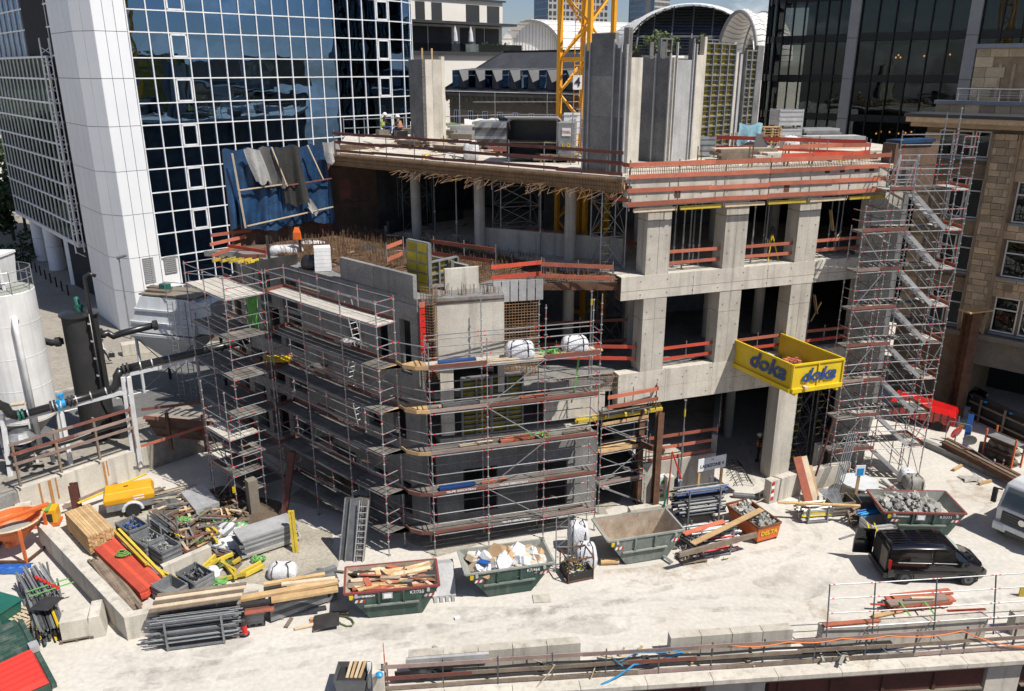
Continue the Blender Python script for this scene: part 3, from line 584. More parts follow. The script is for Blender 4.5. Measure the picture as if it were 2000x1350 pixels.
# ---------------- dark glass building ----------------
dk=thing('dark_glass_building','black glazed office block with light grey columns and rounded glass corner','building',(31,80,0)); o6=Vec(dk.location); K0=Vec((31,80,0)); KD=hd(133); KN=hd(223)
def kp(s,out=0.,z=0.):
    if s>=-5.5: return K0+KD*s+KN*out+V(0,0,z)
    r=4.2; a=(-5.5-s)/r; cen=K0+KD*-5.5-KN*r; return cen+(KN*math.cos(a)-KD*math.sin(a))*(r+out)+V(0,0,z)
KZ=[6.3,9.9,13.45,17.0,20.5,24.05,27.6,31.1,34.7]
sx=[-12.5+k*1.0 for k in range(7)]+[-5.5,-4.4,-3.3,-2.2,-1.1,0]
for bay in range(3): sx+=[bay*10+.95+k*1.51 for k in range(7)]
sx+=[30]
for i in range(len(sx)-1):
    a,b=sx[i],sx[i+1]
    if b-a<.5 or b-a>1.8: continue
    for r in range(8):
        z0,z1=KZ[r],KZ[r+1]; m=(kp(a)+kp(b))/2-o6; d=(kp(b)-kp(a))
        put('glass_pane',unit('box',1,.02,'glass_dark'),frame(m+V(0,0,z0+.62),d,(0,0,1))@Mat.Rotation(rad(-90),4,'X')@Mat.Rotation(ru(-.006,.006),4,'Z')@Mat.Diagonal((d.length-.06,1,z1-z0-.66,1)),dk)
for s in sx: plank('mullion',kp(s,.08,6),kp(s,.08,35),.09,.2,'black_metal',dk,up=KN)
for z in KZ:
    mb=MB(); q=[s for s in sx]
    for a,b in zip(q[:-1],q[1:]): mb.bar(kp(a,.02,z+.3),kp(b,.02,z+.3),.12,.62)
    mb.build('spandrel','black_metal',dk,off=o6)
    mb=MB(); mb.prism([kp(s,-.25) for s in sx]+[kp(30,-7),kp(-5,-7)],z-.1,z+.25); mb.build('floor_slab','inner_grey',dk,off=o6)
mb=MB(); mb.prism([kp(s,-3.6) for s in sx if s>-8]+[kp(30,-25),kp(-3,-25)],0,40); mb.build('core','inner_dark',dk,off=o6)
for k in range(4):
    mb=MB(); s=k*10
    for j,z in enumerate([3+3.55*q for q in range(10)]): mb.wall(kp(s,.45),kp(s+.9,.45),z+.02,z+3.53,.5)
    mb.build('facade_column','column_grey',dk,off=o6)
for bay,r in ((0,5),(1,5),(0,6),(2,5)):
    for k in range(6):
        s=bay*10+.95+k*1.51; mb=MB(); mb.wall(kp(s+.08,-.2),kp(s+1.43,-.2),KZ[r]+.75+(0 if R()<.7 else ru(.1,1.2)),KZ[r+1]-.1,.03); mb.build('blind','blind',dk,off=o6)
for k in range(5):
    s=-9.2+k*0; 
for k in range(13): # pale access rungs inside the rounded corner
    z=10+k*1.5; mb=MB(); mb.bar(kp(-8.3,-.6,z),kp(-7.3,-.6,z+.1),.08,.08); mb.build('inner_rung','hopper_grey',dk,off=o6)
for s in (-8.3,-7.3): stick('inner_rail',kp(s,-.6,9),kp(s,-.6,31),.05,'hopper_grey',dk)
pm_=bpy.data.materials.new('warm_bulb'); pm_.use_nodes=True; M['warm_bulb']=pm_; bb=pm_.node_tree.nodes['Principled BSDF']; bb.inputs['Emission Color'].default_value=(1,.45,.15,1); bb.inputs['Emission Strength'].default_value=2.2
for s,z in ((4.1,22.6),(4.3,22.8),(4.5,22.6),(6.5,22.7),(8.6,22.8),(3.3,15.9),(3.7,16.1),(4.5,16.1),(5.3,16.),(5.9,16.1),(6.4,16.2)):
    mb=MB(); p=kp(s,-.9,z); mb.lathe([(.02,p.z-.09),(.09,p.z),(.02,p.z+.09)],p.x,p.y,6); mb.build('pendant_lamp','warm_bulb',dk,off=o6)
# ---------------- sandstone building ----------------
sn=thing('sandstone_building','old brown sandstone block with bracketed cornice, tall sash windows and roof terrace','building',(28.2,51.8,0)); o7=Vec(sn.location); Q0=Vec((28.2,51.8,0)); QD=hd(133); QN=hd(223)
qp=lambda s,out=0.,z=0.: Q0+QD*s+QN*out+V(0,0,z)
def qb(s0,s1,z0,z1,out,dep,name,mat,par=None):
    mb=MB(); mb.wall(qp(s0,out),qp(s1,out),z0,z1,dep); return mb.build(name,mat,par or sn,off=o7)
qb(-2.6,2.45,0,18.2,-.55,8,'wall','sandstone_dark'); qb(2.45,30,4.3,18.2,-.55,8,'wall','sandstone_dark'); qb(2.45,30,0,4.3,-6,4,'arcade_back','inner_dark'); qb(2.45,30,3.3,5.3,-.3,.4,'lintel','stone_grey')
random.seed(11)
def stones(s0,s1,z0,z1,out,w,h,mat,dep=.12):
    z=z0; k=0
    while z<z1-.1:
        hh=min(h*ru(.85,1.15),z1-z); s=s0-(w*.5 if k%2 else 0)
        while s<s1-.05:
            ww=w*ru(.6,1.35); a,b=max(s,s0),min(s+ww,s1)
            if b-a>.12: qb(a+.012,b-.012,z+.012,z+hh-.012,out+ru(-.02,.02),dep,'stone',mat)
            s+=ww
        z+=hh; k+=1
stones(1.42,2.75,5.5,17.9,-.1,.75,.42,'sandstone')      # pilaster
stones(1.5,2.4,.2,5.,-.15,.9,.55,'sandstone_dark')
stones(2.75,6.5,12.9+2.2,17.9,-.42,1.1,.6,'sandstone')
stones(-2.6,-1.75,5.5,17.8,-.3,.8,.55,'sandstone')
for z0,z1 in ((11.6,12.6),(7.9,9.2)): stones(2.75,6.5,z0,z1,-.42,1.1,.5,'sandstone')
for s in (1.36,2.8): qb(s-.07,s+.07,5.4,17.9,-.02,.5,'pilaster_edge','sandstone_dark')
for z in (14.1,10.6,6.9): qb(-1.8,1.3,z+1.0,z+1.9,-.4,.15,'spandrel_panel','sandstone_dark')
def qwin(s0,s1,z0,z1,out=-.5,bar=None):
    w_=qb(s0,s1,z0,z1,out,.04,'window','glass_dark'); qb(s0-.03,s1+.03,z0-.1,z1,out-.3,.05,'room','inner_dark',w_)
    mb=MB()
    for s in (s0,s1): mb.bar(qp(s,out+.04,z0),qp(s,out+.04,z1),.075,.08,up=QN)
    for z in [z0,z1]+([bar] if bar else []): mb.bar(qp(s0-.05,out+.04,z),qp(s1+.05,out+.04,z),.08,.075)
    mb.build('window_frame','render_white',w_,off=o7); qb(s0-.12,s1+.12,z0-.22,z0-.08,out+.18,.3,'sill','lead',w_)
for s in (-1.75,-.68,.33): qwin(s,s+.82,16.45,17.95)
for z0,z1 in ((12.7,15.1),(9.3,11.5),(5.7,7.9)):
    qwin(-.62,.22,z0,z1,bar=z1-.75); qwin(.42,1.2,z0,z1,bar=z1-.75)
    for s in (3.15,4.7,6.5,8.2): qwin(s,s+1.28,z0,z1,bar=z1-.75)
for s in (3.2,4.8): qb(s+.2,s+.75,8.35,8.8,-.3,.05,'carved_panel','sandstone_dark')
# string course, cornice, roof edge
qb(-3.,30,5.1,5.42,.12,.7,'string_course','stone_grey')
for s0,s1 in ((-3.4,30),): qb(s0,s1,18.15,18.45,.25,.9,'cornice_bed','sandstone'); qb(s0-.2,s1,18.45,18.75,.7,1.4,'cornice','sandstone'); qb(s0-.3,s1,18.75,18.95,.85,3.4,'gutter','zinc_dark')
qb(-3.,30,18.8,19.6,-2.9,.5,'parapet_core','sandstone_dark')
s=-3.
while s<8: qb(s+.01,s+.86,18.9,19.45,-2.84+ru(-.01,.01),.2,'parapet_stone','sandstone_light'); s+=.88
qb(-3.1,30,19.45,19.68,-2.7,.8,'parapet_coping','lead')
qb(-1.3,30,19.3,22.9,-3.8,6,'attic_wall','sandstone_dark'); qb(-1.4,30,22.85,23.12,-3.55,6.5,'attic_coping','lead')
z=19.5; k=0
for hh in (.36,.62,.62,.62,.62,.5):
    s=-1.32-(.3 if k%2 else 0)
    while s<8:
        ww=ru(.7,1.15); a,b=max(s,-1.32),s+ww
        if not (.15<(a+b)/2<1.9 and z<22.0) and b-a>.15: qb(a+.01,b-.01,z+.01,min(z+hh,22.84)-.01,-3.7,.14,'stone','sandstone_light')
        s+=ww
    z+=hh; k+=1
for s in (.3,1.25): qwin(s,s+.55,19.7,21.6,-4.0)
for s in (.18,.95,1.9): qb(s-.08,s+.1,19.5,21.9,-3.72,.3,'jamb','sandstone_light')
rl=thing('terrace_railing','pale steel railing along the lead coping of the sandstone roof terrace','railing',qp(-1.9,-3,19.68)); 
for k in range(9): p=qp(-1.8+k*1.2,-3.0,19.66); stick('post',p,p+V(0,0,.72)+QN*.05,.035,'alu',rl)
for z,r in ((20.4,.04),(20.2,.018),(20.05,.018),(19.9,.018)): stick('rail',qp(-1.9,-2.95,z),qp(9,-2.95,z),r,'alu',rl)
# ---------------- building under construction ----------------
random.seed(21)
F0=Vec((5.6,37.4,0)); A=hd(71); AN=hd(161); Bd=hd(-47); BN=hd(223); Td=hd(43); TdN=hd(133)
fp=lambda s,out=0.,z=0.: F0+A*s+AN*out+V(0,0,z)
sh=thing('concrete_shell','unfinished concrete building with open floors, square columns and raw slab edges','building',(5.6,37.4,0)); os_=Vec(sh.location)
def sb_(name,mat,poly,z0,z1): mb=MB(); mb.prism(poly,z0,z1); return mb.build(name,mat,sh,off=os_)
def wallh(name,mat,p,q,z0,z1,t,ops=(),par=None,off=None):
    p=V(p[0],p[1]); q=V(q[0],q[1]); L=(q-p).length; d=(q-p)/L; mb=MB(); s=0.
    for a,b,za,zb in sorted(ops):
        if a>s+.01: mb.wall(p+d*s,p+d*a,z0,z1,t)
        if za>z0+.01: mb.wall(p+d*a,p+d*b,z0,za,t)
        if zb<z1-.01: mb.wall(p+d*a,p+d*b,zb,z1,t)
        s=b
    if s<L-.01: mb.wall(p+d*s,q,z0,z1,t)
    return mb.build(name,mat,par or sh,off=os_ if off is None else off)
BL=Vec((-10.3,48.6,0)); CO=fp(-.55,.1)
deck=[CO,fp(14.4,.1),V(24.5,51),V(22,63),V(0,67),V(-12,60),BL]
sb_('roof_deck','concrete_light',deck,16.72,17.0)
# front frame
def fbeam(name,s0,s1,z0,z1,out=0,dep=.5,mat='concrete_light'): 
    mb=MB(); mb.wall(fp(s0,out),fp(s1,out),z0,z1,dep); return mb.build(name,mat,sh,off=os_)
fbeam('edge_beam',-.45,14.3,15.62,16.98,.12,.4)
for s0,s1 in ((-.48,3.4),(3.42,7.65),(7.67,13.6)):
    for z0,z1 in ((11.18,11.6),(11.62,12.32)): fbeam('beam',s0,s1,z0,z1,ru(0,.012),.6)
for s0,s1 in ((-.4,2.2),(2.215,4.9),(4.915,8.4),(8.415,13.4)):
    for z0,z1 in ((5.68,6.5),(6.512,7.42)): fbeam('beam',s0,s1,z0,z1,0,.6)
for s in (.76,4.98,9.2):
    for z0,z1 in ((7.42,10.1),(10.12,11.18),(12.32,14.9),(14.92,15.6)):
        fbeam('column',s,s+.62,z0,z1,-.02+ru(0,.012),.95,'concrete'); fbeam('column',s+.635,s+1.25,z0,z1,-.02+ru(0,.012),.95,'concrete')
fbeam('column',9.22,10.45,0,5.68,-.05,.9,'concrete_light')
fbeam('end_wall',13.4,15.6,0,15.6,-.05,.5,'concrete'); fbeam('end_wall',13.7,14.6,12.4,15.6,.0,.4,'concrete_light')
mb=MB() # formwork tie holes
for s in [.35+k*1.42 for k in range(10)]:
    for z in (5.95,6.9,7.2,11.4,12.05,16.1): mb.box(*(fp(s+.2*(z>7),.014 if z<13 else .126,z)),.04,.02,.04,rad(19))
for s in (.76,4.98,9.2):
    for z in (8.3,9.4,10.5,13.1,14.2):
        for u in (.2,1.05): mb.box(*(fp(s+u,-.004,z)),.035,.03,.035,rad(19))
o_=mb.build('tie_holes','inner_grey',sh,off=os_); o_['kind']='stuff'
# recesses on the roof upstand
for s in (10.3,11.2,12.1,13.0): fbeam('upstand_pocket',s,s+.28,16.75,16.99,.14,.05,'inner_grey')
for s in (2.0,8.0): fbeam('anchor_pocket',s,s+.3,15.95,16.35,.135,.03,'rust')
# slabs
W0=V(-4.2,34.55); W1=V(-.35,35.35); WB=V(-10.7,40.4); WC=V(-15.3,44.4); BR0=V(-17.2,44.7); BR1=V(-8.4,51.0)
mid=[W0,W1,V(-.6,37.6),V(1.7,37.7),fp(-.5,-.3),fp(13.6,-.3),V(24.3,51),V(22,62),V(-3,62),BR1,BR0,WC,WB]
sb_('floor_slab','concrete_grey',mid,11.7,12.0)
lev1=[V(-3.6,35.2),V(4.4,37.2),fp(-.3,-.3),fp(13.6,-.3),V(24.3,51),V(22,62),V(-3,62),BR1,BR0,V(-14.6,44.4),V(-10.4,40.9)]
sb_('floor_slab','concrete_grey',lev1,7.0,7.3); 
sb_('floor_slab','concrete',[V(-3.4,35.2),V(3.9,36.9),V(3.2,39.5),V(-6,42)],4.6,4.95)
sb_('formwork_deck','brownwall',[W0+Bd*5.8+V(.3,.3),W0+Bd*5.8+Td*.6,W0+Td*3.3,V(-.9,38.2),fp(-.8,-1.5),V(-4.2,44.6),BR1-V(.3,.4),BR0+V(.4,.2),WC+V(.9,.2),WB+V(.9,.7)],12.0,12.03)
# light floor finish under the roof deck
sb_('screed','concrete',[fp(-.4,-.7),fp(13.4,-.7),V(22,50),V(-2,58),V(-8.0,50.6),V(-3.6,45.0)],12.0,12.32)
# dark back walls
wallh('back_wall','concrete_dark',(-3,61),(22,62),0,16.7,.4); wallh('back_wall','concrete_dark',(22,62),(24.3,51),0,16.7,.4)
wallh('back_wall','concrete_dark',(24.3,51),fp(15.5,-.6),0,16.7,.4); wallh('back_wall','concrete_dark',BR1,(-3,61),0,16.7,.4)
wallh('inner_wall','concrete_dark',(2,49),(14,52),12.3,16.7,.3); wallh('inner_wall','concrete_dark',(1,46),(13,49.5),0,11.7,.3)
# round columns
def rcol(x,y,z0,z1,r=.29,mat='concrete'):
    mb=MB(); mb.tube((x,y,z0),(x,y,z1),r,18); return mb.build('round_column',mat,sh,off=os_)
for x,y in ((-1.74,43.6),(2.95,41.0),(-5.6,47.6),(7,44.5),(11.5,46),(15,46.5)): rcol(x,y,12.0,16.72)
for x,y in ((2.95,41.0),(6.3,42.4),(7.6,43),(11,43.8),(14,44.5)): rcol(x,y,7.3,11.7)
for x,y in ((7.4,42.5),(13.4,46.2),(10.4,48)): rcol(x,y,0,7)
# inner parapet and rough upstands
wallh('parapet','concrete',(-2.0,43.9),(5.6,40.6),12.3,13.5,.25)
wallh('upstand','ply_black',G(760,458,12.3),G(845,436,12.3),12.3,13.1,.15); wallh('upstand','ply_black',G(845,436,12.3),G(905,428,12.3),12.3,13.0,.15)
# ground floor: ramp walls
g0,g1,g2=G(1252,985),G(1392,962),G(1400,800)
wallh('ramp_wall','concrete',g0,g1,0,2.35,.3); wallh('ramp_wall','concrete_grey',g1,V(g1.x+2.2,g1.y+8),0,3.4,.3)
sb_('ramp_floor','concrete',[V(g0.x,g0.y+.3),V(g1.x,g1.y+.3),V(g1.x+2.2,g1.y+8),V(4,48)],2.0,2.3)
# wing: left walls with openings, front wall
D1=(W0-WB).length
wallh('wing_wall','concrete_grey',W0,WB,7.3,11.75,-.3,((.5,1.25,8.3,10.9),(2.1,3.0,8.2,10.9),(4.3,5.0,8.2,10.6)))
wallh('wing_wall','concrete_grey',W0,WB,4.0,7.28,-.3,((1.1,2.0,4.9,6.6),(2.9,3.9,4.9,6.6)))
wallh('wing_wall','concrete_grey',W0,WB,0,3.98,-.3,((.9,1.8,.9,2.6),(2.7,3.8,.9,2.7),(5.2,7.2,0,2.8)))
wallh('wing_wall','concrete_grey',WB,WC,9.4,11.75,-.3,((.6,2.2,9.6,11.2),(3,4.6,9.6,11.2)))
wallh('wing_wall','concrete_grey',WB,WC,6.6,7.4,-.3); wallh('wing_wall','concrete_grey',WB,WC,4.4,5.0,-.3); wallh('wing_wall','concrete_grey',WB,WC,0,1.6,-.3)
for t in (.02,.36,.7,.98):
    p=WB.lerp(WC,t); mb=MB(); mb.box(p.x+.2,p.y+.25,6,.6,.5,11.7,rad(43)); mb.build('pier','concrete_grey',sh,off=os_)
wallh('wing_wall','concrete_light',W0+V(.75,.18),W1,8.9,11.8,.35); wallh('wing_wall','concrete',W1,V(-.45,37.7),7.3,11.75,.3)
mb=MB(); mb.wall(W0+V(.75,.1),W1,11.8,11.86,.4); mb.build('wall_cap','rust',sh,off=os_)
# back of the wing: deep rooms
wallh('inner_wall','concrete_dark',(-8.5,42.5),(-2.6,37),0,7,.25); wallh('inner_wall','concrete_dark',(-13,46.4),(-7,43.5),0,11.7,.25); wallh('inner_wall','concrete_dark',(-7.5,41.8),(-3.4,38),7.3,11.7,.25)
# front ground floor walls of the wing
wallh('wing_front','concrete_grey',W0+V(.6,.2),V(4.3,36.9),.0,4.6,.3,((1.3,3.0,1.0,3.4),(5.0,6.6,0.0,3.2)))  # darker concrete here paints in the shade under the scaffold decks
wallh('wing_front','concrete_light',V(1.6,36.5),V(4.6,37.35),5.3,6.5,.3); wallh('wing_front','concrete_light',V(-3.3,35.0),V(-2.7,35.15),5.2,8.9,.3)
wallh('wing_front','concrete_light',V(1.9,36.9),V(5.0,37.5),6.5,7.3,.25)
# shaft walls standing on the wing
sw=W0+Bd*0
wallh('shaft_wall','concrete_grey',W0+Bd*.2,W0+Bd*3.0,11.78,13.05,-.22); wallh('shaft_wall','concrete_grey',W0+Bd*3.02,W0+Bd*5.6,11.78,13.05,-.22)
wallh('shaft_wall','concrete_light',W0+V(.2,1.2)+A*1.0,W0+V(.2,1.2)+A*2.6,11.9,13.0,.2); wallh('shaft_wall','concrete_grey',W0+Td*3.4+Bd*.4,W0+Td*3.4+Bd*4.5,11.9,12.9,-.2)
# ---------------- party wall with hanging tarpaulins ----------------
pw=thing('party_wall','rough brown old brick party wall with remains of torn off floors','wall',(-17.2,44.7,12)); op=Vec(pw.location); pd=(BR1-BR0).normalized(); pn=Vec((pd.y,-pd.x,0))
PW0=BR0+pd*1.75
mb=MB(); mb.wall(PW0,BR1,10.5,17.3,.5); mb.wall(BR0+pd*1.5,BR1,0,10.4,.5); mb.build('masonry','brownwall',pw,off=op)
for z,h in ((15.7,.35),(13.6,.3),(16.6,.5)): mb=MB(); mb.wall(PW0+pn*.12,BR1+pn*.12,z,z+h,.15); mb.build('ledge','brownwall',pw,off=op)
for s,z,w_,h_ in ((2.,12.1,.6,.9),(3.2,12.1,.5,1.0),(5.1,12.2,.8,.7),(6.6,14.1,.7,1.2)): mb=MB(); mb.wall(PW0+pd*s+pn*.03,PW0+pd*(s+w_)+pn*.03,z,z+h_,.05); mb.build('patch','wood_old' if s<4 else 'board_dark',pw,off=op)
def cloth(name,label,mat,p,d,w,top,bot,n,fold=.3,seed=0,nx=26,nz=14,slant=0.,sag=0.,stripes=()):
    top+=.3; bot+=.3
    rr=random.Random(seed); ph=[rr.uniform(0,6) for _ in range(6)]; mb=MB(); g=[]
    for j in range(nz+1):
        for i in range(nx+1):
            u=i/nx; v=j/nz; z=top-(top-bot)*v-.12*math.sin(u*9+ph[4])*(v**2)+.05*rr.uniform(-1,1)*(v==1)
            wv=math.sin(u*w*4.2+ph[0]+v*1.2)*.4+math.sin(u*w*9.3+ph[1]+v)*.25+abs(math.sin(u*w*6.1+v*2+ph[3]))*.5+math.sin(u*w*2.1+v*3+ph[2])*.3
            out=.08+fold*(.3+.8*v)*wv; z-=.16*(1-v)*abs(math.sin(u*w*2.6+ph[5]))
            g.append(p+d*(u*w+slant*v)+n*(out+.12)+V(0,0,z))
    mb.add(g,[(j*(nx+1)+i,j*(nx+1)+i+1,(j+1)*(nx+1)+i+1,(j+1)*(nx+1)+i) for j in range(nz) for i in range(nx)])
    loc=p+V(0,0,bot); t=mb.build(name,mat,None,off=loc,smooth=True); t.location=loc; tag(t,label,'tarpaulin'); return t
cloth('tarpaulin','big dark blue tarpaulin hung over the left part of the brown party wall','tarp_blue',PW0+pn*.2-pd*.25,pd,6.0,17.25,12.9,pn,seed=1,nx=60,nz=24)
cloth('tarpaulin','lower blue tarpaulin sheet tied to timber battens on the party wall','tarp_blue',PW0+pn*.45+pd*.2,pd,5.6,15.1,12.7,pn,seed=2,nx=60)
cloth('tarpaulin','dark grey tarpaulin hanging over the middle of the blue sheets','tarp_black',PW0+pn*.75+pd*2.5,pd,1.35,17.3,13.9,pn,seed=3,slant=.35)
cloth('tarpaulin','mid grey tarpaulin strip hanging left of the black one','tarp_grey',PW0+pn*.7+pd*1.55,pd,.9,17.3,15.0,pn,seed=4,slant=.45)
cloth('fleece_sheet','pale grey fleece hanging at the left end of the blue tarpaulin','fleece',PW0+pn*.75+pd*.75,pd,.85,17.25,15.3,pn,seed=5,slant=.5)
cloth('fleece_sheet','pale grey fleece bundled over the top right corner of the party wall','fleece',PW0+pn*.8+pd*5.3,pd,.9,17.45,16.2,pn,seed=6,slant=.2)
cloth('fleece_sheet','small torn triangle of pale fleece below the black tarpaulin','fleece',PW0+pn*.8+pd*3.9,pd,.5,14.2,13.3,pn,seed=7,slant=.4)
for k,(s0,z0,s1,z1,lb) in enumerate(((.1,17.,.4,12.9,'upright pale batten on the left edge of the blue tarpaulin'),(.2,15.0,3.0,15.15,'level pale batten across the left of the blue tarpaulin'),(.5,13.0,6.2,13.6,'long pale batten along the foot of the blue tarpaulin'),(3.0,15.05,6.2,15.25,'reddish batten across the right half of the blue tarpaulin'),(2.3,17.2,3.0,15.0,'slanting pale batten between grey and black tarpaulin'),(4.4,17.2,5.2,15.2,'slanting pale batten right of the black tarpaulin'))):
    t=plank('batten',PW0+pn*1.0+pd*min(s0,5.7)+V(0,0,z0+.3),PW0+pn*1.0+pd*min(s1,5.7)+V(0,0,z1+.3),.09,.06,'wood_pale' if k!=3 else 'board_dark'); tag(t,lb,'batten')
# ---------------- cores and formwork on the deck ----------------
def core_panels(p,d,n,segs,names='core_wall',t=.28):
    for s0,s1,zt,mat in segs: wallh('core_wall',mat,p+d*s0,p+d*s1-d*.012,17.0,zt,t)
C1=V(5.15,38.35); C2=V(7.95,43.0)
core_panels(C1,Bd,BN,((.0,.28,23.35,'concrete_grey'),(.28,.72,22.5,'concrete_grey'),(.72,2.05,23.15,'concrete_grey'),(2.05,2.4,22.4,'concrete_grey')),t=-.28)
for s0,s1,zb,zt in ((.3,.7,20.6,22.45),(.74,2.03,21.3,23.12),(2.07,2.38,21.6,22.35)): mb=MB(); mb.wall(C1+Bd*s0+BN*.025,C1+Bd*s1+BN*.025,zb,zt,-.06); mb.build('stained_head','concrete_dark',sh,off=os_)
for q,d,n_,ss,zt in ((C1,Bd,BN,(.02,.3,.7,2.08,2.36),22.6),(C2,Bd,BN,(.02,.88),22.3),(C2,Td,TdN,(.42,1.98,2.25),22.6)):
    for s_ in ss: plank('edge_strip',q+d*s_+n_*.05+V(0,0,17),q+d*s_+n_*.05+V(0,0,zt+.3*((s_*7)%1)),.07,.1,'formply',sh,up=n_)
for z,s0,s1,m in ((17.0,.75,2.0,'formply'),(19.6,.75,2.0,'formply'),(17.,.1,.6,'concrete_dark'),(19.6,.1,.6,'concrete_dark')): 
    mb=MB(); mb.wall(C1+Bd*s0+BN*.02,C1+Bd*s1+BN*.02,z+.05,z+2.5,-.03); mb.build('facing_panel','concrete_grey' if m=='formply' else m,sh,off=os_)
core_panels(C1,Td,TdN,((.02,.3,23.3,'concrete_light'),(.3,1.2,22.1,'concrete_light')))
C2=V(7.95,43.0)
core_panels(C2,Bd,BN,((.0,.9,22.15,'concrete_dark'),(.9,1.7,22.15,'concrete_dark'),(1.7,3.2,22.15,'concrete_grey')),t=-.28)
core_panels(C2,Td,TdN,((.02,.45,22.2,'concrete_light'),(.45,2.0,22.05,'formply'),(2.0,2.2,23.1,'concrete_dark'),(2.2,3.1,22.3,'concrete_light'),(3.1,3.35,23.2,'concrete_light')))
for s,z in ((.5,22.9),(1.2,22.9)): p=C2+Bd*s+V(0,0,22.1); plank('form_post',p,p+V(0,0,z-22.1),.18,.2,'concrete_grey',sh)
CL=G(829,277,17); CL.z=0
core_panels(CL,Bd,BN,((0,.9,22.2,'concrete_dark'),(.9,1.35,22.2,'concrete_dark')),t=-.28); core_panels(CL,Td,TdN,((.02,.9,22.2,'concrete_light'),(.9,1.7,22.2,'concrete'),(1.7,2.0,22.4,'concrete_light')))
for s in (.15,1.0): p=CL+Td*s+V(0,0,22.2)+V(-.1,.3,0); plank('timber_stub',p,p+V(0,0,.7),.1,.1,'wood',sh)
def formwork(label,p,d,w,h,loc_z,nv=3,nh=5,group=None,letters=False,side=1):
    t=thing('wall_formwork',label,'formwork',(p.x,p.y,loc_z),0,group); o=Vec(t.location); n=Vec((d.y,-d.x,0))*side
    for i in range(nv):
        for j in range(nh):
            mb=MB(); a=p+d*(w*i/nv+.04); b=p+d*(w*(i+1)/nv-.04); mb.wall(a,b,loc_z+h*j/nh+.04,loc_z+h*(j+1)/nh-.04,.04*side); mb.build('plywood','yellow_ply',t,off=o)
    for i in range(nv+1): a=p+d*(w*i/nv)+n*.08; plank('frame_upright',a+V(0,0,loc_z),a+V(0,0,loc_z+h),.09,.2,'steel_grey',t,up=n)
    for j in range(nh+1): z=loc_z+h*j/nh; plank('frame_rail',p+n*.07+V(0,0,z),p+d*w+n*.07+V(0,0,z),.16,.07,'steel_grey',t)
    for j in range(nh): z=loc_z+h*(j+.5)/nh; plank('frame_rib',p+n*.06+V(0,0,z),p+d*w+n*.06+V(0,0,z),.1,.05,'galv_dark',t)
    return t
p=C2+Td*3.42-TdN*.25
formwork('tall yellow wall formwork with grey ribs beside the main concrete core',p,Td,3.25,5.9,17,4,11)
formwork('narrow tall yellow formwork at the right end of the cores',p+Td*4.5,Td,1.25,5.6,17,2,11)
for s,zt,m in ((3.28,23.0,'concrete_light'),(3.62,22.5,'concrete_light'),(4.1,22.4,'formply'),(5.0,22.5,'formply'),(5.8,22.5,'concrete_light')): wallh('core_wall',m,p+Td*s,p+Td*(s+.26),17,zt,.6)
mb=MB(); q=p+Td*6.1; mb.wall(q,q+Td*.7,17,22.9,.2); mb.build('core_wall','concrete_dark',sh,off=os_)
formwork('low yellow formwork head showing above the core wall, left',C2+Td*1.2-TdN*1.6,Td,1.0,1.2,21.9,2,2)
formwork('yellow formwork head at the far right top of the cores',C2+Td*6.6-TdN*2.2,Td,1.5,1.2,22.0,2,2)
for i,(s,lb) in enumerate(((2.6,'small sapling top showing above the core beside the tall post'),(4.2,'leafy sapling top above the yellow formwork'),(7.6,'leafy branch top at the right end of the cores'))):
    q=C2+Td*s-TdN*3; t=thing('sapling',lb,'tree',(q.x,q.y,17)); mb=MB(); mb.tube((0,0,0),(0,0,6.0),.04,6,.02); mb.build('trunk','bark',t); crown('crown','leaf_light',t,(0,0,6.0),.55,.5,260,.085,None,50+i)
# wing formwork
q=W0+Td*.25+Bd*.9
formwork('yellow and grey shaft formwork standing upright on the wing roof',W0+Td*1.0+Bd*.3,Bd,1.4,2.3,12.0,2,5)
formwork('low yellow formwork inside the shaft on the wing roof',W0+Td*2.0+Bd*1.5,Td,1.8,1.2,11.9,3,2)
formwork('low yellow formwork on the far side of the shaft',W0+Td*3.2+Bd*1.2,Bd,2.2,1.1,11.9,3,2)
formwork('big yellow wall formwork with black letters behind the front scaffold',V(-2.35,35.15),hd(74),1.35,2.9,5.2,2,6); formwork('right hand yellow wall formwork behind the front scaffold',V(-.98,35.55),hd(74),1.5,2.9,5.2,2,6)
# rebar column with formwork head beside the light wall
rc=thing('rebar_column','tall rusty rebar cage with grey steel formwork head beside the light wall','rebar cage',(.3,37.2,7.3)); 
for a_,b_,c_ in (((-.7,37.0),(1.3,37.5),.9),((-.7,37.0),(-.9,37.9),.4)):
    rgrid('cage_mesh',(a_[0],a_[1],7.4),(b_[0]-a_[0],b_[1]-a_[1],0),(0,0,4.2),14 if c_>.5 else 6,30,.016,'rebar',rc)
    rgrid('cage_mesh',(a_[0],a_[1]+.5,7.4),(b_[0]-a_[0],b_[1]-a_[1],0),(0,0,4.2),10,24,.016,'rebar',rc)
for k in range(6): p=V(-.7+k*.4,36.96+k*.1); plank('form_sheet',p+V(0,0,11.2),p+V(0,0,12.2),.36,.06,'formply' if k<4 else 'alu',rc,up=(.24,-.97,0))
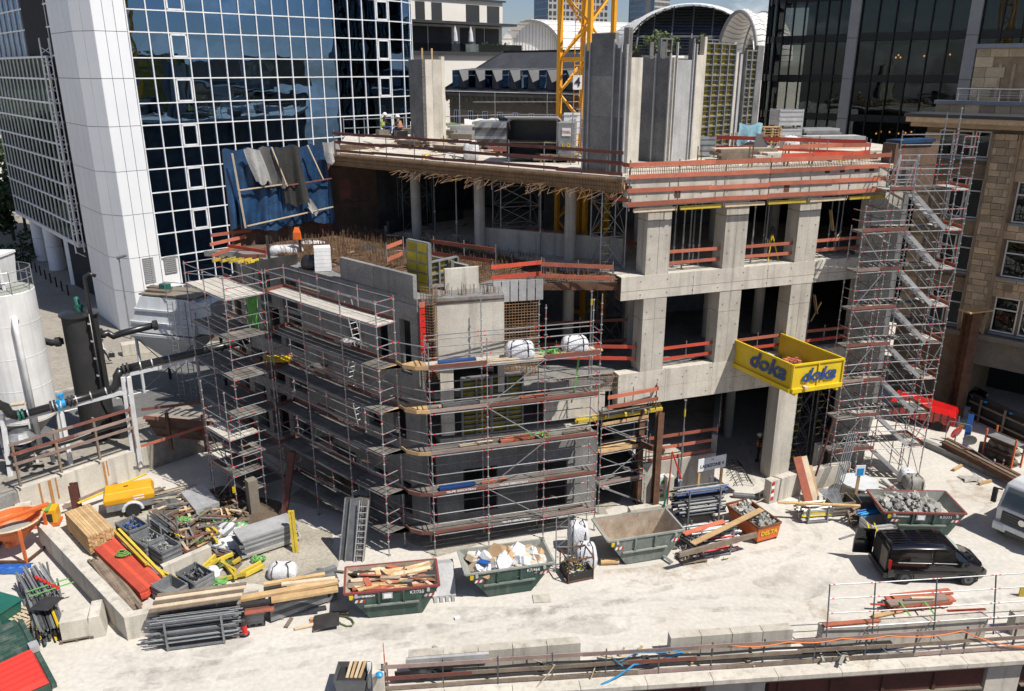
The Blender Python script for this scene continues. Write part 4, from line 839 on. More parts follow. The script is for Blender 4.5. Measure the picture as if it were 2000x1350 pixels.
# ---------------- rebar fields ----------------
def rebar_field(label,poly_c,u,v,nu,nv,z,h,parent=None,dens=1.,seed=0,name='rebar_mat'):
    rr=random.Random(seed); mb=MB(); p=Vec(poly_c); 
    for zz in (z,z+.12):
        for i in range(nu+1): a=p+u*(i/nu)+V(0,0,zz-p.z); mb.tube(a+v*rr.uniform(-.02,.03),a+v*rr.uniform(.96,1.03),.019,3,cap=False)
        for j in range(nv+1): a=p+v*(j/nv)+V(0,0,zz-p.z); mb.tube(a,a+u,.019,3,cap=False)
    for _ in range(int(nu*nv*dens)):
        a=p+u*R()+v*R(); zz=z+ru(.05,.2); b=V(a.x+rr.uniform(-.06,.06),a.y+rr.uniform(-.06,.06),zz+rr.uniform(.4,1.)*h); mb.tube((a.x,a.y,zz),b,.012,3,cap=False)
    loc=Vec((p.x,p.y,z)); o=mb.build(name,'rebar',None,off=loc); o.location=loc; return tag(o,label,'rebar','rebar mats on the wing roof')
q0=WB+V(.6,.6)
rebar_field('wide rusty rebar mat on the wing roof below the party wall',q0-V(0,0,0)+V(0,0,12.05),Bd*5.2,Td*6.6,40,46,12.08,.55,dens=.35,seed=1)
rebar_field('rusty rebar mat on the wing roof between shaft and party wall',W0+Bd*4.6+Td*1.6+V(0,0,12.05),Bd*4.5,Td*7.5,34,52,12.08,.45,dens=.3,seed=2)
rebar_field('rusty rebar mat right of the shaft on the wing roof',W0+Bd*.2+Td*3.8+V(0,0,12.05),Bd*4.2,Td*5.2,30,38,12.08,.45,dens=.3,seed=3)
rebar_field('narrow rusty rebar strip along the open slab edge above the round column',V(1.6,37.7,12.05),(fp(-.6,-.2)-V(1.6,37.7)),V(.1,1.4),26,9,12.08,.5,dens=.3,seed=4)
rebar_field('row of rusty starter bars along the front wall of the wing',W0+V(.6,.3,12.0),W1-W0-V(.6,.1),V(-.1,.3),20,2,11.86,.6,dens=1.2,seed=5)
# slab edges in reinforcement
ed_=(BL-CO).normalized(); en=Vec((-ed_.y,ed_.x,0)); en=en if en.y<0 else -en
mb=MB(); mb.wall(CO+en*.25,BL+en*.25,16.3,16.9,.02 if False else -.25); mb.build('edge_formwork','wood',sh,off=os_)
mb=MB(); rr=random.Random(5); Ld=(BL-CO).length
for k in range(230):
    s=Ld*k/230; p=CO+ed_*s+en*.3; mb.tube(p+V(0,0,16.35),p+V(0,0,16.95),.016,3,cap=False)
for z in (16.35,16.55,16.75,16.93): mb.tube(CO+en*.33+V(0,0,z),BL+en*.33+V(0,0,z),.016,4)
for k in range(120):
    s=Ld*rr.uniform(0,.72)**1; p=CO+ed_*s+en*.2+V(0,0,16.3+rr.uniform(-.1,.15)); mb.tube(p,p+en*rr.uniform(.3,1.5)+ed_*rr.uniform(-.8,.5)+V(0,0,rr.uniform(-.35,.05)),.013,4)
o_=mb.build('starter_bars','rebar',sh,off=os_); o_['kind']='stuff'
mb=MB(); rr=random.Random(6)
for k in range(150):
    s=14.2*k/150-.4
    for dz in (-.25,-.05): 
        p=fp(s,dz,16.9); mb.tube(p,p+V(0,0,rr.uniform(.35,.5)),.012,3,cap=False)
mb.tube(fp(-.4,-.05,17.36),fp(13.8,-.05,17.36),.012,4); mb.tube(fp(-.4,-.25,17.36),fp(13.8,-.25,17.36),.012,4); mb.tube(fp(-.4,-.05,17.2),fp(13.8,-.05,17.2),.012,4)
for s in (3.9,4.1,6.8,7.0,8.9,9.1,10.4,10.6):
    for k in range(4): p=fp(s+k*.05,-1.2-k*.1,17); mb.tube(p,p+V(0,0,1.1),.014,3,cap=False)
o_=mb.build('starter_bars','rebar',sh,off=os_); o_['kind']='stuff'
mb=MB(); rr=random.Random(8) # broken off lower beam: rebar basket left of the facade
for k in range(34):
    p=V(2.1,36.75,6.7).lerp(fp(-.35,-.1,6.75),k/33); mb.path([p+V(0,.0,0),p+V(0,0,.6),p+V(-.1,.4,.6),p+V(-.1,.4,0)],.014,3)
for dz in (0,.3,.6): mb.tube(V(2.0,36.72,6.7+dz),fp(-.3,0,6.75+dz),.016,4); mb.tube(V(1.9,37.12,6.7+dz),fp(-.3,-.4,6.75+dz),.016,4)
o_=mb.build('beam_cage','rebar',sh,off=os_); o_['kind']='stuff'
for k in range(5): # crossing pockets at the mid beam end
    pass
mb=MB(); e_=fp(-.5,-.3,0); mb.wall(V(1.5,37.55),e_,11.65,12.0,-.05); mb.build('edge_formwork','rust',sh,off=os_)
mb=MB(); mb.wall(fp(-.5,.0),fp(-.5,-.6),11.2,12.3,-.02); mb.build('rough_end','rust',sh,off=os_)
# ---------------- guard rails ----------------
def board_rail(label,pts,zs,mats,post_dz=(-.15,.25),step=2.2,bw=.15,group=None,postmat='steel_grey',jit=.03,out=None,yellow=False):
    t=thing('guard_rail',label,'guard rail',(pts[0].x,pts[0].y,zs[0]),0,group)
    for a,b in zip(pts[:-1],pts[1:]):
        L=(b-a).length; d=(b-a)/L; n=Vec((d.y,-d.x,0)) if out is None else out
        k=max(1,round(L/step))
        for i in range(k+1):
            p=a+d*(L*i/k); stick('post',p+V(0,0,zs[0]+post_dz[0]),p+V(0,0,zs[-1]+post_dz[1]),.028,postmat,t)
            if yellow and i%2==0: stick('post_sleeve',p+V(0,0,zs[-1]-.12)+n*.0,p+V(0,0,zs[-1]+.1),.034,'yellow',t)
        for zi,z in enumerate(zs):
            s=0.
            while s<L-.05:
                l=min(L-s,ru(3.2,4.6)); mat=mats[zi%len(mats)] if R()<.75 else random.choice(mats)
                j0,j1=ru(-jit,jit),ru(-jit,jit)
                plank('board',a+d*max(-.1,s-.15)+n*(.05+.02*R())+V(0,0,z+j0),a+d*(s+l)+n*(.05+.02*R())+V(0,0,z+j1),.028,bw,mat,t); s+=l
    return t
board_rail('dark red guard rail along the left edge of the roof deck',[CO+ed_*.2+en*.05,BL+en*.05],(17.14,17.6,18.08),('board_dark',),step=2.1,out=en)
board_rail('salmon red guard rail hung outside the front edge of the roof deck',[fp(-.5,.45),fp(6.9,.45),fp(13.9,.45)],(15.85,16.42,17.03,17.55),('board_red',),post_dz=(-.35,.2),step=2.35,out=AN,bw=.2,yellow=True)
board_rail('short salmon guard rail returning at the deck corner',[fp(-.5,.4),fp(-.9,-1.2)],(15.95,16.55,17.55),('board_red','board_dark'),step=1.5,bw=.18)
board_rail('bright red guard rail at the far right end of the roof deck',[fp(7.2,-7.5),fp(13.6,-1.0)],(17.5,18.05),('board_bright',),step=2.5,bw=.2)
board_rail('bright red guard rail inside the right end of the deck',[fp(8.5,-.9),fp(13.5,-.6)],(17.6,18.0),('board_bright','board_red'),step=2.4,bw=.2)
for (z,lbz,mat) in ((12.32,'upper','board_red'),(7.42,'lower','board_bright')):
    for s0,s1,lb in ((2.0,4.98,'left'),(6.23,9.2,'middle'),(10.45,13.4,'right')):
        board_rail('%s storey guard rail in the %s bay of the front facade'%(lbz,lb),[fp(s0,-.35),fp(s1,-.35)],(z+.45,z+.98),(mat,'board_red'),step=1.6,bw=.16)
board_rail('red guard rail across the open bay left of the lower facade',[V(2.2,38.3),fp(.7,-.5)],(8.0,8.6),('board_bright',),step=1.8,bw=.18)
board_rail('dark red guard rail deep inside the open lower storey',[V(1.0,39.6),V(6.0,40.5)],(8.2,9.3),('board_dark',),step=2.4,bw=.16)
for i,(a,b,zs,m,lb) in enumerate(((G(1030,470,12.3),G(1260,505,12.3),(13.0,),'board_red','upper salmon rail across the open slab edge right of the wing'),
    (V(1.5,37.6),fp(-1.0,.1),(12.35,12.9),'board_red','two board rail along the open slab edge beside the mid beam'),
    (V(-.9,37.0),V(1.4,37.9),(12.4,12.9),'board_bright','red rail round the rebar column head'),
    (V(-5.4,39.9),V(-6.0,38.3),(12.9,13.5),'board_red','short orange rail at the back of the wing shaft'),
    (V(-4.0,41.0),V(-.8,39.0),(12.7,13.3),'board_red','salmon rail with steel posts right of the shaft'),
    )): board_rail(lb,[V(a.x,a.y),V(b.x,b.y)],zs,(m,),step=1.8,bw=.19)
board_rail('red three board rail on top of the grey ramp wall',[V(g0.x+.3,g0.y+.2),V(g1.x,g1.y+.2)],(2.5,3.1,3.7),('board_red',),step=2.,bw=.17)
board_rail('dark red sloping rail on the ramp wall inside the building',[V(g1.x+.1,g1.y+.3),V(g1.x+2.2,g1.y+8)],(3.9,4.4),('board_dark',),step=2.,bw=.17)
# steel tube railing at the back of the deck
tr=thing('tube_railing','galvanised tube railing along the far edge of the roof deck','railing',(-8,64,17))
for k in range(14):
    p=V(-12,60).lerp(V(0,67),k/9) if k<9 else V(0,67).lerp(V(22,63),(k-8)/8); stick('post',p+V(0,0,17),p+V(0,0,18.3+(1.6 if k in (6,8,9) else 0)),.035,'galv',tr)
for z in (17.6,18.2): stick('rail',V(-12,60,z),V(0,67,z),.03,'galv',tr); stick('rail',V(0,67,z),V(12,65,z),.03,'galv',tr)
stick('rail',V(-3,65.5,19.2),V(6,66,19.2),.03,'galv',tr)
# ---------------- props ----------------
def prop_mesh(h):
    k=('prop',round(h,2))
    if k not in _mc:
        mb=MB(); mb.tube((0,0,.02),(0,0,h*.55),.045,6); mb.mi=0; mb.tube((0,0,h*.5),(0,0,h-.02),.035,6); mb.box(0,0,.015,.14,.14,.02); mb.box(0,0,h-.01,.14,.14,.02)
        mb.mi=1; mb.tube((0,0,h*.84),(0,0,h*.91),.05,6); mb.mi=2; mb.tube((0,0,h*.3),(0,0,h*.33),.065,6); _mc[k]=mb.mesh('steel_prop',['galv','yellow','alu'])
    return _mc[k]
def prop(x,y,z0,z1,label,grp): t=put('steel_prop',prop_mesh(z1-z0),Mat.Translation((x,y,z0))); return tag(t,label,'prop',grp)
for s0,s1,nm in ((2.1,4.8,'left'),(6.4,9.0,'middle'),(10.7,13.2,'right')):
    for k in range(6): p=fp(s0+(s1-s0)*(k+ru(.2,.8))/6,-ru(.7,2.6)); prop(p.x,p.y,12.32,15.6,'slim galvanised steel prop with yellow collar in the %s upper bay'%nm,'props in the %s upper bay'%nm)
for k in range(4): p=fp(ru(11,13.2),-ru(.6,2.5)); prop(p.x,p.y,7.3,11.7,'slim steel prop standing in the right lower bay','props in the right lower bay')
for px,py,lb in ((850,455,'steel prop under the deck edge left of the round column'),(893,478,'tall steel prop under the deck edge near the green sacks'),(945,480,'steel prop tight beside the round column'),(1055,500,'steel prop under the deck right of the parapet')): p=G(px,py,12.3); prop(p.x,p.y,12.3,16.4,lb,None)
p=G(1325,975,0); prop(p.x,p.y,0,5.68,'tall single steel prop under the lower facade beam',None)
p=fp(-1.8,-.4); prop(p.x,p.y,7.3,11.7,'tall prop beside the rebar column under the slab edge',None)
for i in range(6): # yellow joists below the upper front edge
    s=-.2+i*2.4; tag(plank('yellow_joist',fp(s,.35,15.5),fp(s+2.2,.35,15.5),.1,.16,'yellow_beam' if i%2 else 'wood_pale'),('yellow formwork joist' if i%2 else 'pale timber joist')+' number under the front deck edge'.replace(' number','')+(', over the gap between columns' if i%2 else ', close to a column head'),'joist','joists under the front deck edge')
# ---------------- scaffolds ----------------
random.seed(31)
def std_mesh(h,mat='galv'):
    k=('std',round(h,2),mat)
    if k not in _mc:
        mb=MB(); mb.tube((0,0,0),(0,0,h),.027,6); z=.25
        while z<h: mb.mi=1; mb.tube((0,0,z-.02),(0,0,z+.02),.055,6); z+=.5
        mb.mi=2
        for z in (.9,2.85,4.9,6.8,8.9):
            if z<h-.3: mb.tube((0,0,z),(0,0,z+.1),.031,6)
        mb.mi=0; mb.box(0,0,.01,.15,.15,.02); _mc[k]=mb.mesh('standard',[mat,'alu','red_paint'])
    return _mc[k]
def tubemark(L): # ledger with the red maker's bands near both ends
    k=('ledger',round(L,2))
    if k not in _mc:
        mb=MB(); mb.tube((0,0,0),(0,0,L),.025,6); mb.mi=1
        for z in (.12,L-.2):
            mb.tube((0,0,z),(0,0,z+.09),.029,6)
        _mc[k]=mb.mesh('ledger',['galv','red_paint'])
    return _mc[k]
def ledger(name,p,q,par):
    p=Vec(p)-_o(par); q=Vec(q)-_o(par); L=(q-p).length; m=orient(p,q)@Mat.Diagonal((1,1,1/L,1)); return put(name,tubemark(round(L,2)),m,par)
def standard(p,z0,z1,par): return put('standard',std_mesh(z1-z0),Mat.Translation(Vec((p.x,p.y,z0))-_o(par))@Mat.Rotation(ru(-.006,.006),4,'X'),par)
def scaffold(label,outer,inn,levels,z0=0.,top=None,deck='deckboard',toe='board_dark',braces=(),nb=3,toes=True,group=None,inner_rail=False,ends=True,skipdeck=(),cat='scaffold'):
    t=thing('scaffold',label,cat,(outer[0].x,outer[0].y,z0),0,group); n=len(outer); inner=[]
    for i in range(n):
        a=outer[max(0,i-1)]; b=outer[min(n-1,i+1)]; d=(b-a).normalized(); inner.append(outer[i]+Vec((-d.y,d.x,0))*inn)
    top=top or levels[-1]+1.15
    for i in range(n):
        standard(outer[i],z0,top,t); standard(inner[i],z0,levels[-1]+(.2 if not inner_rail else 1.1),t)
    for li,z in enumerate(levels):
        for i in range(n): ledger('transom',outer[i]+V(0,0,z-.08),inner[i]+V(0,0,z-.08),t)
        for i in range(n-1):
            a,b,c,e=outer[i],outer[i+1],inner[i],inner[i+1]
            ledger('ledger',a+V(0,0,z-.1),b+V(0,0,z-.1),t); ledger('ledger',c+V(0,0,z-.1),e+V(0,0,z-.1),t)
            for h in (.5,1.0): ledger('guard_tube',a+V(0,0,z+h),b+V(0,0,z+h),t)
            if inner_rail: ledger('guard_tube',c+V(0,0,z+1.0),e+V(0,0,z+1.0),t)
            if (li,i) not in skipdeck:
                dm=deck if isinstance(deck,str) else deck[li]
                for k in range(nb):
                    f=(k+.5)/nb; p=a.lerp(c,f); q=b.lerp(e,f); plank('deck_board',p+V(0,0,z-.03+ru(-.008,.008)),q+V(0,0,z-.03+ru(-.008,.008)),abs(inn)/nb-.03,.05,dm,t)
            if toes and R()<.93: plank('toe_board',a+V(0,0,z+.08),b+V(0,0,z+.08+ru(-.02,.02)),.03,.16,toe if R()<.8 else 'board_faded',t)
            if (li,i) in braces or i in braces: 
                zb=levels[li-1] if li else z0; p,q=(a,b) if (li+i)%2 else (b,a)
                stick('brace',p+V(0,0,zb+.05),q+V(0,0,z-.05),.024,'galv',t)
        if ends:
            for i in (0,n-1):
                for h in (.5,1.0): ledger('guard_tube',outer[i]+V(0,0,z+h),inner[i]+V(0,0,z+h),t)
    return t,inner
LV=[1.15,3.15,5.2,7.25,9.3]
FR=[V(-3.6,33.0),V(-1.1,33.72),V(1.5,34.46),V(4.05,35.2)]
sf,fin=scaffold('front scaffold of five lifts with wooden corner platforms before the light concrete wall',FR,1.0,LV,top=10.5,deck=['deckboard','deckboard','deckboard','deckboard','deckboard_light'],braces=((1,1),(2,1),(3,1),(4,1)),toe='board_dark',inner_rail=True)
for i in (1,2,3): standard(fin[i],9.3,12.2-.2*i,sf)
standard(FR[3],10.4,12.1,sf); standard(FR[2],10.4,11.8,sf)
ledger('guard_tube',fin[0]+V(0,0,10.5),fin[1]+V(0,0,10.5),sf); ledger('guard_tube',fin[1]+V(0,0,10.5),fin[2]+V(0,0,10.5),sf); ledger('guard_tube',fin[2]+V(0,0,10.5),fin[3]+V(0,0,10.5),sf)
LF=[V(-5.1,33.75),V(-6.95,35.35),V(-9.2,37.42),V(-11.35,39.45)]
LVL=LV+[11.3]
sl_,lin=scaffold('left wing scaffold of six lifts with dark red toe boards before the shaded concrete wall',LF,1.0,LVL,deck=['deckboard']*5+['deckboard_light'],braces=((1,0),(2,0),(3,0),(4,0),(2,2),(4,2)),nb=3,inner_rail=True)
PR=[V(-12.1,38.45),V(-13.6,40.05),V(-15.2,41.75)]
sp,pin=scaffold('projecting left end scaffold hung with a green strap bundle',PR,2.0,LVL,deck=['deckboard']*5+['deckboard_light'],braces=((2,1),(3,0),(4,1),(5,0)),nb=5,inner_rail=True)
# curved wooden corner between front and left scaffold
for zi,z in enumerate(LV):
    ctrl=[LF[0],V(-4.75,33.25),V(-4.2,33.0),FR[0]]; inn=[lin[0],V(-4.3,34.2),V(-4.1,34.1),fin[0]]
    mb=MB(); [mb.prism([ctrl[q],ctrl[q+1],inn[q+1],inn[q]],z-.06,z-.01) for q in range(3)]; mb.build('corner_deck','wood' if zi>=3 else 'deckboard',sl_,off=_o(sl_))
    for a,b in zip(ctrl[:-1],ctrl[1:]): plank('toe_board',a+V(0,0,z+.06),b+V(0,0,z+.06),.03,.17,'wood' if zi>=2 else 'board_dark',sl_)
    for h in (.5,1.0): ledger('guard_tube',LF[0]+V(0,0,z+h),FR[0]+V(0,0,z+h),sl_)
for zi,z in enumerate(LVL):  # step between left wing and projecting end
    plank('toe_board',LF[3]+V(0,0,z+.08),PR[0]+V(0,0,z+.08),.03,.16,'board_dark',sp)
    mb=MB(); mb.prism([LF[3],PR[0],pin[0],lin[3]],z-.07,z-.02); mb.build('corner_deck','deckboard',sp,off=_o(sp))
# inner ladders, fallen parts on the decks
def ladder_mb(p,q,w,r,rung=.3,n=None):
    p=Vec(p);q=Vec(q); d=(q-p).normalized(); sd=d.cross(Vec((0,0,1))); sd=Vec((1,0,0)) if sd.length<.05 else sd.normalized(); mb=MB()
    mb.tube(p-sd*w/2,q-sd*w/2,r,5); mb.tube(p+sd*w/2,q+sd*w/2,r,5); L=(q-p).length; k=int(L/rung)
    for i in range(1,k): c=p+d*(i*rung); mb.tube(c-sd*w/2,c+sd*w/2,r*.8,4)
    return mb
for a,b,i in ((.25,.45,1),(.55,.35,1),(.3,.5,1),(.6,.4,2),(.35,.5,1)):
    zi=[4,3,2,1,0][[ (.25,.45,1),(.55,.35,1),(.3,.5,1),(.6,.4,2),(.35,.5,1)].index((a,b,i))]
    p=LF[i].lerp(LF[i+1],a)+V(.3,.35,LVL[zi]); q=LF[i].lerp(LF[i+1],b)+V(.3,.35,LVL[zi+1]+.1)
    m=MB(); p=p; d=(LF[2]-LF[1]).normalized(); n=Vec((-d.y,d.x,0)); pp,qq=p,q
    for s in (-.2,.2): m.tube(pp+n*s,qq+n*s,.025,5)
    for k in range(1,8): c=pp.lerp(qq,k/8); m.tube(c-n*.2,c+n*.2,.02,4)
    m.build('ladder','alu',sl_,off=_o(sl_))
def lettered(s,par,a,b,z,f0,size=.11):
    d=(b-a).normalized(); n=Vec((d.y,-d.x,0)); p=a.lerp(b,f0)+n*.022+V(0,0,z+.08)-_o(par); text(s,'white_paint',par,frame(p,d,(0,0,1)),size,bold=.004,depth=.002,sx=1.25)
for i,zi,f in ((1,0,.5),(1,1,.45),(0,1,.5)): lettered('TEUPE GERÜSTBAU',sf,FR[i],FR[i+1],LV[zi],f,.13)
for i,zi,f in ((0,0,.5),(1,2,.5),(1,3,.4),(2,3,.5),(1,4,.55),(2,4,.4),(0,3,.5)): 
    a,b=LF[i+1],LF[i]; d=(b-a).normalized(); p=a.lerp(b,f)+Vec((d.y,-d.x,0))*.022+V(0,0,LVL[zi]+.08)-_o(sl_); text('TEUPE GERÜSTBAU','white_paint',sl_,frame(p,d,(0,0,1)),.12,depth=.002,sx=1.25)
# toe boards on left wing are drawn right to left: outward side check is done by the frame above
# small access tower in front of the left end
q0,q1=G(466,1008),G(411,968); dn=(q1-q0).normalized(); nn=Vec((-dn.y,dn.x,0)); nn=nn if nn.x>0 else -nn
st,_=scaffold('small free standing scaffold tower beside the lumber yard',[q0,q0+dn*2.4],-1.6 if Vec((-dn.y,dn.x,0)).x<0 else 1.6,[2.25,4.25],top=6.8,braces=(0,),nb=4,deck=['deckboard','deckboard_light'])
tag(plank('yellow_tag',q0+V(-.05,-.05,1.35),q0+V(-.05,-.05,1.7),.16,.02,'yellow',st,up=(0,1,0)))
# front right shoring bay with wooden platform
b0,b1=G(1168,1003),G(1256,984)
bt,bin_=scaffold('braced scaffold bay carrying a timber platform and yellow joists beside the rusty posts',[b0,b1],1.3,[1.6,3.4,4.9],top=5.9,braces=(0,),deck=['deckboard','wood','deckboard'],toe='wood',nb=5,ends=False)
for zz in (0,1.6,3.4): stick('brace',b1+V(0,0,zz+.1),bin_[1]+V(0,0,zz+1.6),.024,'galv',bt); stick('brace',b0+V(0,0,zz+1.6),b1+V(0,0,zz+.1),.024,'galv',bt)
for k in range(5): plank('yellow_joist',b0+A*(-1.2+k*.05)+V(-.2,.1+k*.3,5.25),b1+A*.8+V(0,.1+k*.3,5.25),.1,.18,'yellow_beam',bt)
for k in range(3): plank('yellow_joist',b0+A*(.2+k*1.1)+V(0,-.2,5.4),b0+A*(.2+k*1.1)+V(-.3,2.0,5.4),.1,.16,'yellow_beam',bt)
mb=MB(); mb.prism([b0+V(0,-.1),b1+A*.2+V(0,-.1),b1+A*.2+V(-.3,1.7),b0+V(-.3,1.7)],5.5,5.56); mb.build('platform_sheet','deckboard',bt,off=_o(bt))
board_rail('salmon red rail round the timber platform beside the lower beam end',[b0+V(.3,-.2),b1+A*.35+V(0,-.2),b1+A*.35+V(-.4,1.9)],(6.0,6.55),('board_red',),step=1.8,bw=.19,post_dz=(-.6,.3))
# rusty H posts
def hpost(label,p,h,d,s=.38,mat='rust',base=0.,grp=None):
    t=thing('steel_post',label,'steel post',(p.x,p.y,base),math.atan2(d.y,d.x),grp); mb=MB()
    mb.box(0,s/2-.02,h/2,s,.035,h); mb.box(0,-s/2+.02,h/2,s,.035,h); mb.build('flanges',mat,t); mb=MB(); mb.box(0,0,h/2,.03,s-.08,h-.01); mb.build('web',mat,t); return t
hpost('rusty H section post in front of the dark loading bay, right of a pair',G(1277,1000),5.6,A,.32); hpost('rusty H section post in front of the dark loading bay, left of a pair',G(1252,1000)+V(-.1,.9),5.6,A,.3)
mb=MB(); p=G(1262,985); mb.bar((p.x-.6,p.y-.25,3.6),(p.x+.7,p.y-.25,3.2),.25,.25); mb.bar((p.x+.2,p.y-.4,1.2),(p.x+.7,p.y-.5,1.1),.15,.15); t=mb.build('bracket','rust',None,off=(p.x,p.y,0)); t.location=(p.x,p.y,0); tag(t,'rusty steel bracket clamped between the two H posts','bracket')
pH=G(1862,815); t=hpost('tall rusty H column with a flat head plate beside the sandstone building',pH,7.2,A,.75); mb=MB(); mb.box(.2,0,7.28,1.9,.9,.1); mb.build('head_plate','wood',t); mb=MB(); mb.bar((.2,0,6.2),(1.0,0,7.1),.12,.12); mb.build('stiffener','rust',t)
# ---------------- stair tower ----------------
SO=G(1654,943); su=hd(82); sv=hd(-8)
tt=thing('stair_tower','tall scaffold stair tower with aluminium flights zigzagging up the right end of the building','scaffold',SO)
sq=lambda u,v,z: SO+su*u+sv*v+V(0,0,z)
LVS=[2.0*k for k in range(1,9)]
for u,zt in ((0,16.3),(1.25,17.6),(3.5,18.5),(4.25,18.7)):
    for v in (0,.75,1.6):
        if u==0 and v==.75: continue
        if (u,v)==(4.25,.75): continue
        put('standard',std_mesh(zt+ (1.1 if v>1 and u>1 else 0)),Mat.Translation(sq(u,v,0)-SO),tt)
for z in LVS:
    for v in (0,1.6):
        for a,b in ((0,1.25),(1.25,3.5),(3.5,4.25)):
            ledger('ledger',sq(a,v,z-.08),sq(b,v,z-.08),tt)
            if not(v==0 and a==1.25):
                for h in (.5,1.0): ledger('guard_tube',sq(a,v,z+h),sq(b,v,z+h),tt)
            else: ledger('guard_tube',sq(a,v,z+1.0),sq(b,v,z+1.0),tt)
    for u in (0,1.25,3.5,4.25):
        ledger('transom',sq(u,0,z-.08),sq(u,1.6,z-.08),tt)
        if u in (0,4.25):
            for h in (.5,1.0): ledger('guard_tube',sq(u,0,z+h),sq(u,1.6,z+h),tt)
    for a,b,v0,v1,n in ((0,1.25,0,1.6,5),(3.5,4.25,0,1.6,5),(1.25,3.5,.8,1.6,2)):
        for k in range(n): f=(k+.5)/n; plank('deck_board',sq(a,v0+(v1-v0)*f,z-.03),sq(b,v0+(v1-v0)*f,z-.03),(v1-v0)/n-.03,.05,'deckboard_light' if R()<.6 else 'deckboard',tt)
    plank('toe_board',sq(4.27,0,z+.08),sq(4.27,1.6,z+.08),.03,.16,'board_red',tt); plank('toe_board',sq(3.5,1.62,z+.08),sq(4.25,1.62,z+.08),.03,.16,'board_dark',tt)
    plank('toe_board',sq(0,-.02,z+.08),sq(1.2,-.02,z+.08),.03,.16,'board_dark',tt)
    a,b=sq(1.15,.1,z),sq(3.35,.1,z-2)
    for v in (.0,.62): mb=MB(); mb.bar(a+sv*v,b+sv*v,.06,.2); mb.build('stringer','alu',tt,off=SO)
    for k in range(1,9): c=a.lerp(b,k/9); plank('tread',c+sv*.0,c+sv*.62,.24,.035,'alu',tt)
    mb=MB(); mb.path([a+V(0,0,.05),a+V(0,0,1.0),a+su*.3+V(0,0,1.05),b+V(0,0,1.05),b+su*.3+V(0,0,.5),b+su*.1+V(0,0,.1)],.022,5); mb.path([a+su*.3+V(0,0,.5),b+V(0,0,.55)],.02,5); mb.build('handrail','galv',tt,off=SO)
    mb=MB(); mb.path([a+sv*.62+V(0,0,1.0),b+sv*.62+V(0,0,1.05)],.022,5); mb.build('handrail','galv',tt,off=SO)
for k,z in enumerate(LVS):
    stick('brace',sq(3.5 if k%2 else 4.25,0,z-2+.1),sq(4.25 if k%2 else 3.5,0,z-.1),.024,'galv',tt)
    stick('brace',sq(0 if k%2 else 1.25,1.6,z-2+.1),sq(1.25 if k%2 else 0,1.6,z-.1),.024,'galv',tt)
for z in (17.0,17.5,18.0,18.5): ledger('guard_tube',sq(3.5,0,z),sq(4.25,0,z),tt); ledger('guard_tube',sq(4.25,0,z),sq(4.25,1.6,z),tt); ledger('guard_tube',sq(1.25,1.6,z),sq(4.25,1.6,z),tt)
# scaffold bay against the end wall left of the stairs
ew,_=scaffold('narrow scaffold bay between the end wall and the stair tower',[fp(11.8,1.6),fp(13.4,1.7)],.9,[2.,4.,6.,8.,10.,12.,14.],top=15.3,braces=(0,),nb=3,deck='deckboard')
# ---------------- shoring towers ----------------
def shoring(label,p,d,w,dp,z0,h,mat='galv_dark',lift=1.6,rungs=True):
    t=thing('shoring_tower',label,'shoring tower',(p.x,p.y,z0)); n=Vec((-d.y,d.x,0)); C=[p,p+d*w,p+d*w+n*dp,p+n*dp]
    for c in C: stick('leg',c+V(0,0,z0),c+V(0,0,z0+h),.035,mat,t)
    z=z0+.1; k=0
    while z<z0+h-.3:
        z1=min(z+lift,z0+h-.05)
        for i in range(4):
            a,b=C[i],C[(i+1)%4]; stick('ledger',a+V(0,0,z),b+V(0,0,z),.024,mat,t)
            if i%2==0: stick('cross_brace',a+V(0,0,z),b+V(0,0,z1),.02,mat,t); stick('cross_brace',b+V(0,0,z),a+V(0,0,z1),.02,mat,t)
            else: stick('cross_brace',a+V(0,0,z),b+V(0,0,z1),.02,mat,t)
        if rungs:
            for j in range(4): stick('rung',C[0]+d*.1+V(0,0,z+j*lift/4),C[0]+d*.45+V(0,0,z+j*lift/4),.02,'yellow',t)
        z+=lift
    for i in range(4): stick('head_beam',C[i]+V(0,0,z0+h),C[(i+1)%4]+V(0,0,z0+h),.04,mat,t)
    return t
shoring('dark shoring tower under the yellow loading platform, next to the pale column',fp(10.7,-.5),A,1.2,1.3,0,5.5)
shoring('dark shoring tower under the yellow loading platform, next to the end wall',fp(12.2,-.5),A,1.2,1.3,0,5.5)
shoring('dark shoring tower deeper in the right ground floor bay',fp(11.4,-2.4),A,1.2,1.3,0,5.5)
shoring('grey shoring tower with yellow rungs under the corner of the roof deck',fp(-.95,-1.4),A,1.3,1.2,12.3,4.0,'galv')
shoring('shoring tower standing free under the roof deck beside the round columns',V(-6.5,48.6),A,1.8,1.4,12.3,4.2,'galv_dark',2.0,False)
shoring('shoring frame behind the parapet under the roof deck',V(-.6,43.6),A,2.2,1.4,12.3,4.2,'galv',1.1,False)
for i,(s,o_,z) in enumerate(((.2,-4,7.3),(3.,-6,7.3))): shoring('dark shoring tower deep in the open lower storey, '+('front one' if i==0 else 'rear one'),fp(s,o_),A,1.6,1.4,z,4.3,'galv_dark',1.8,False)
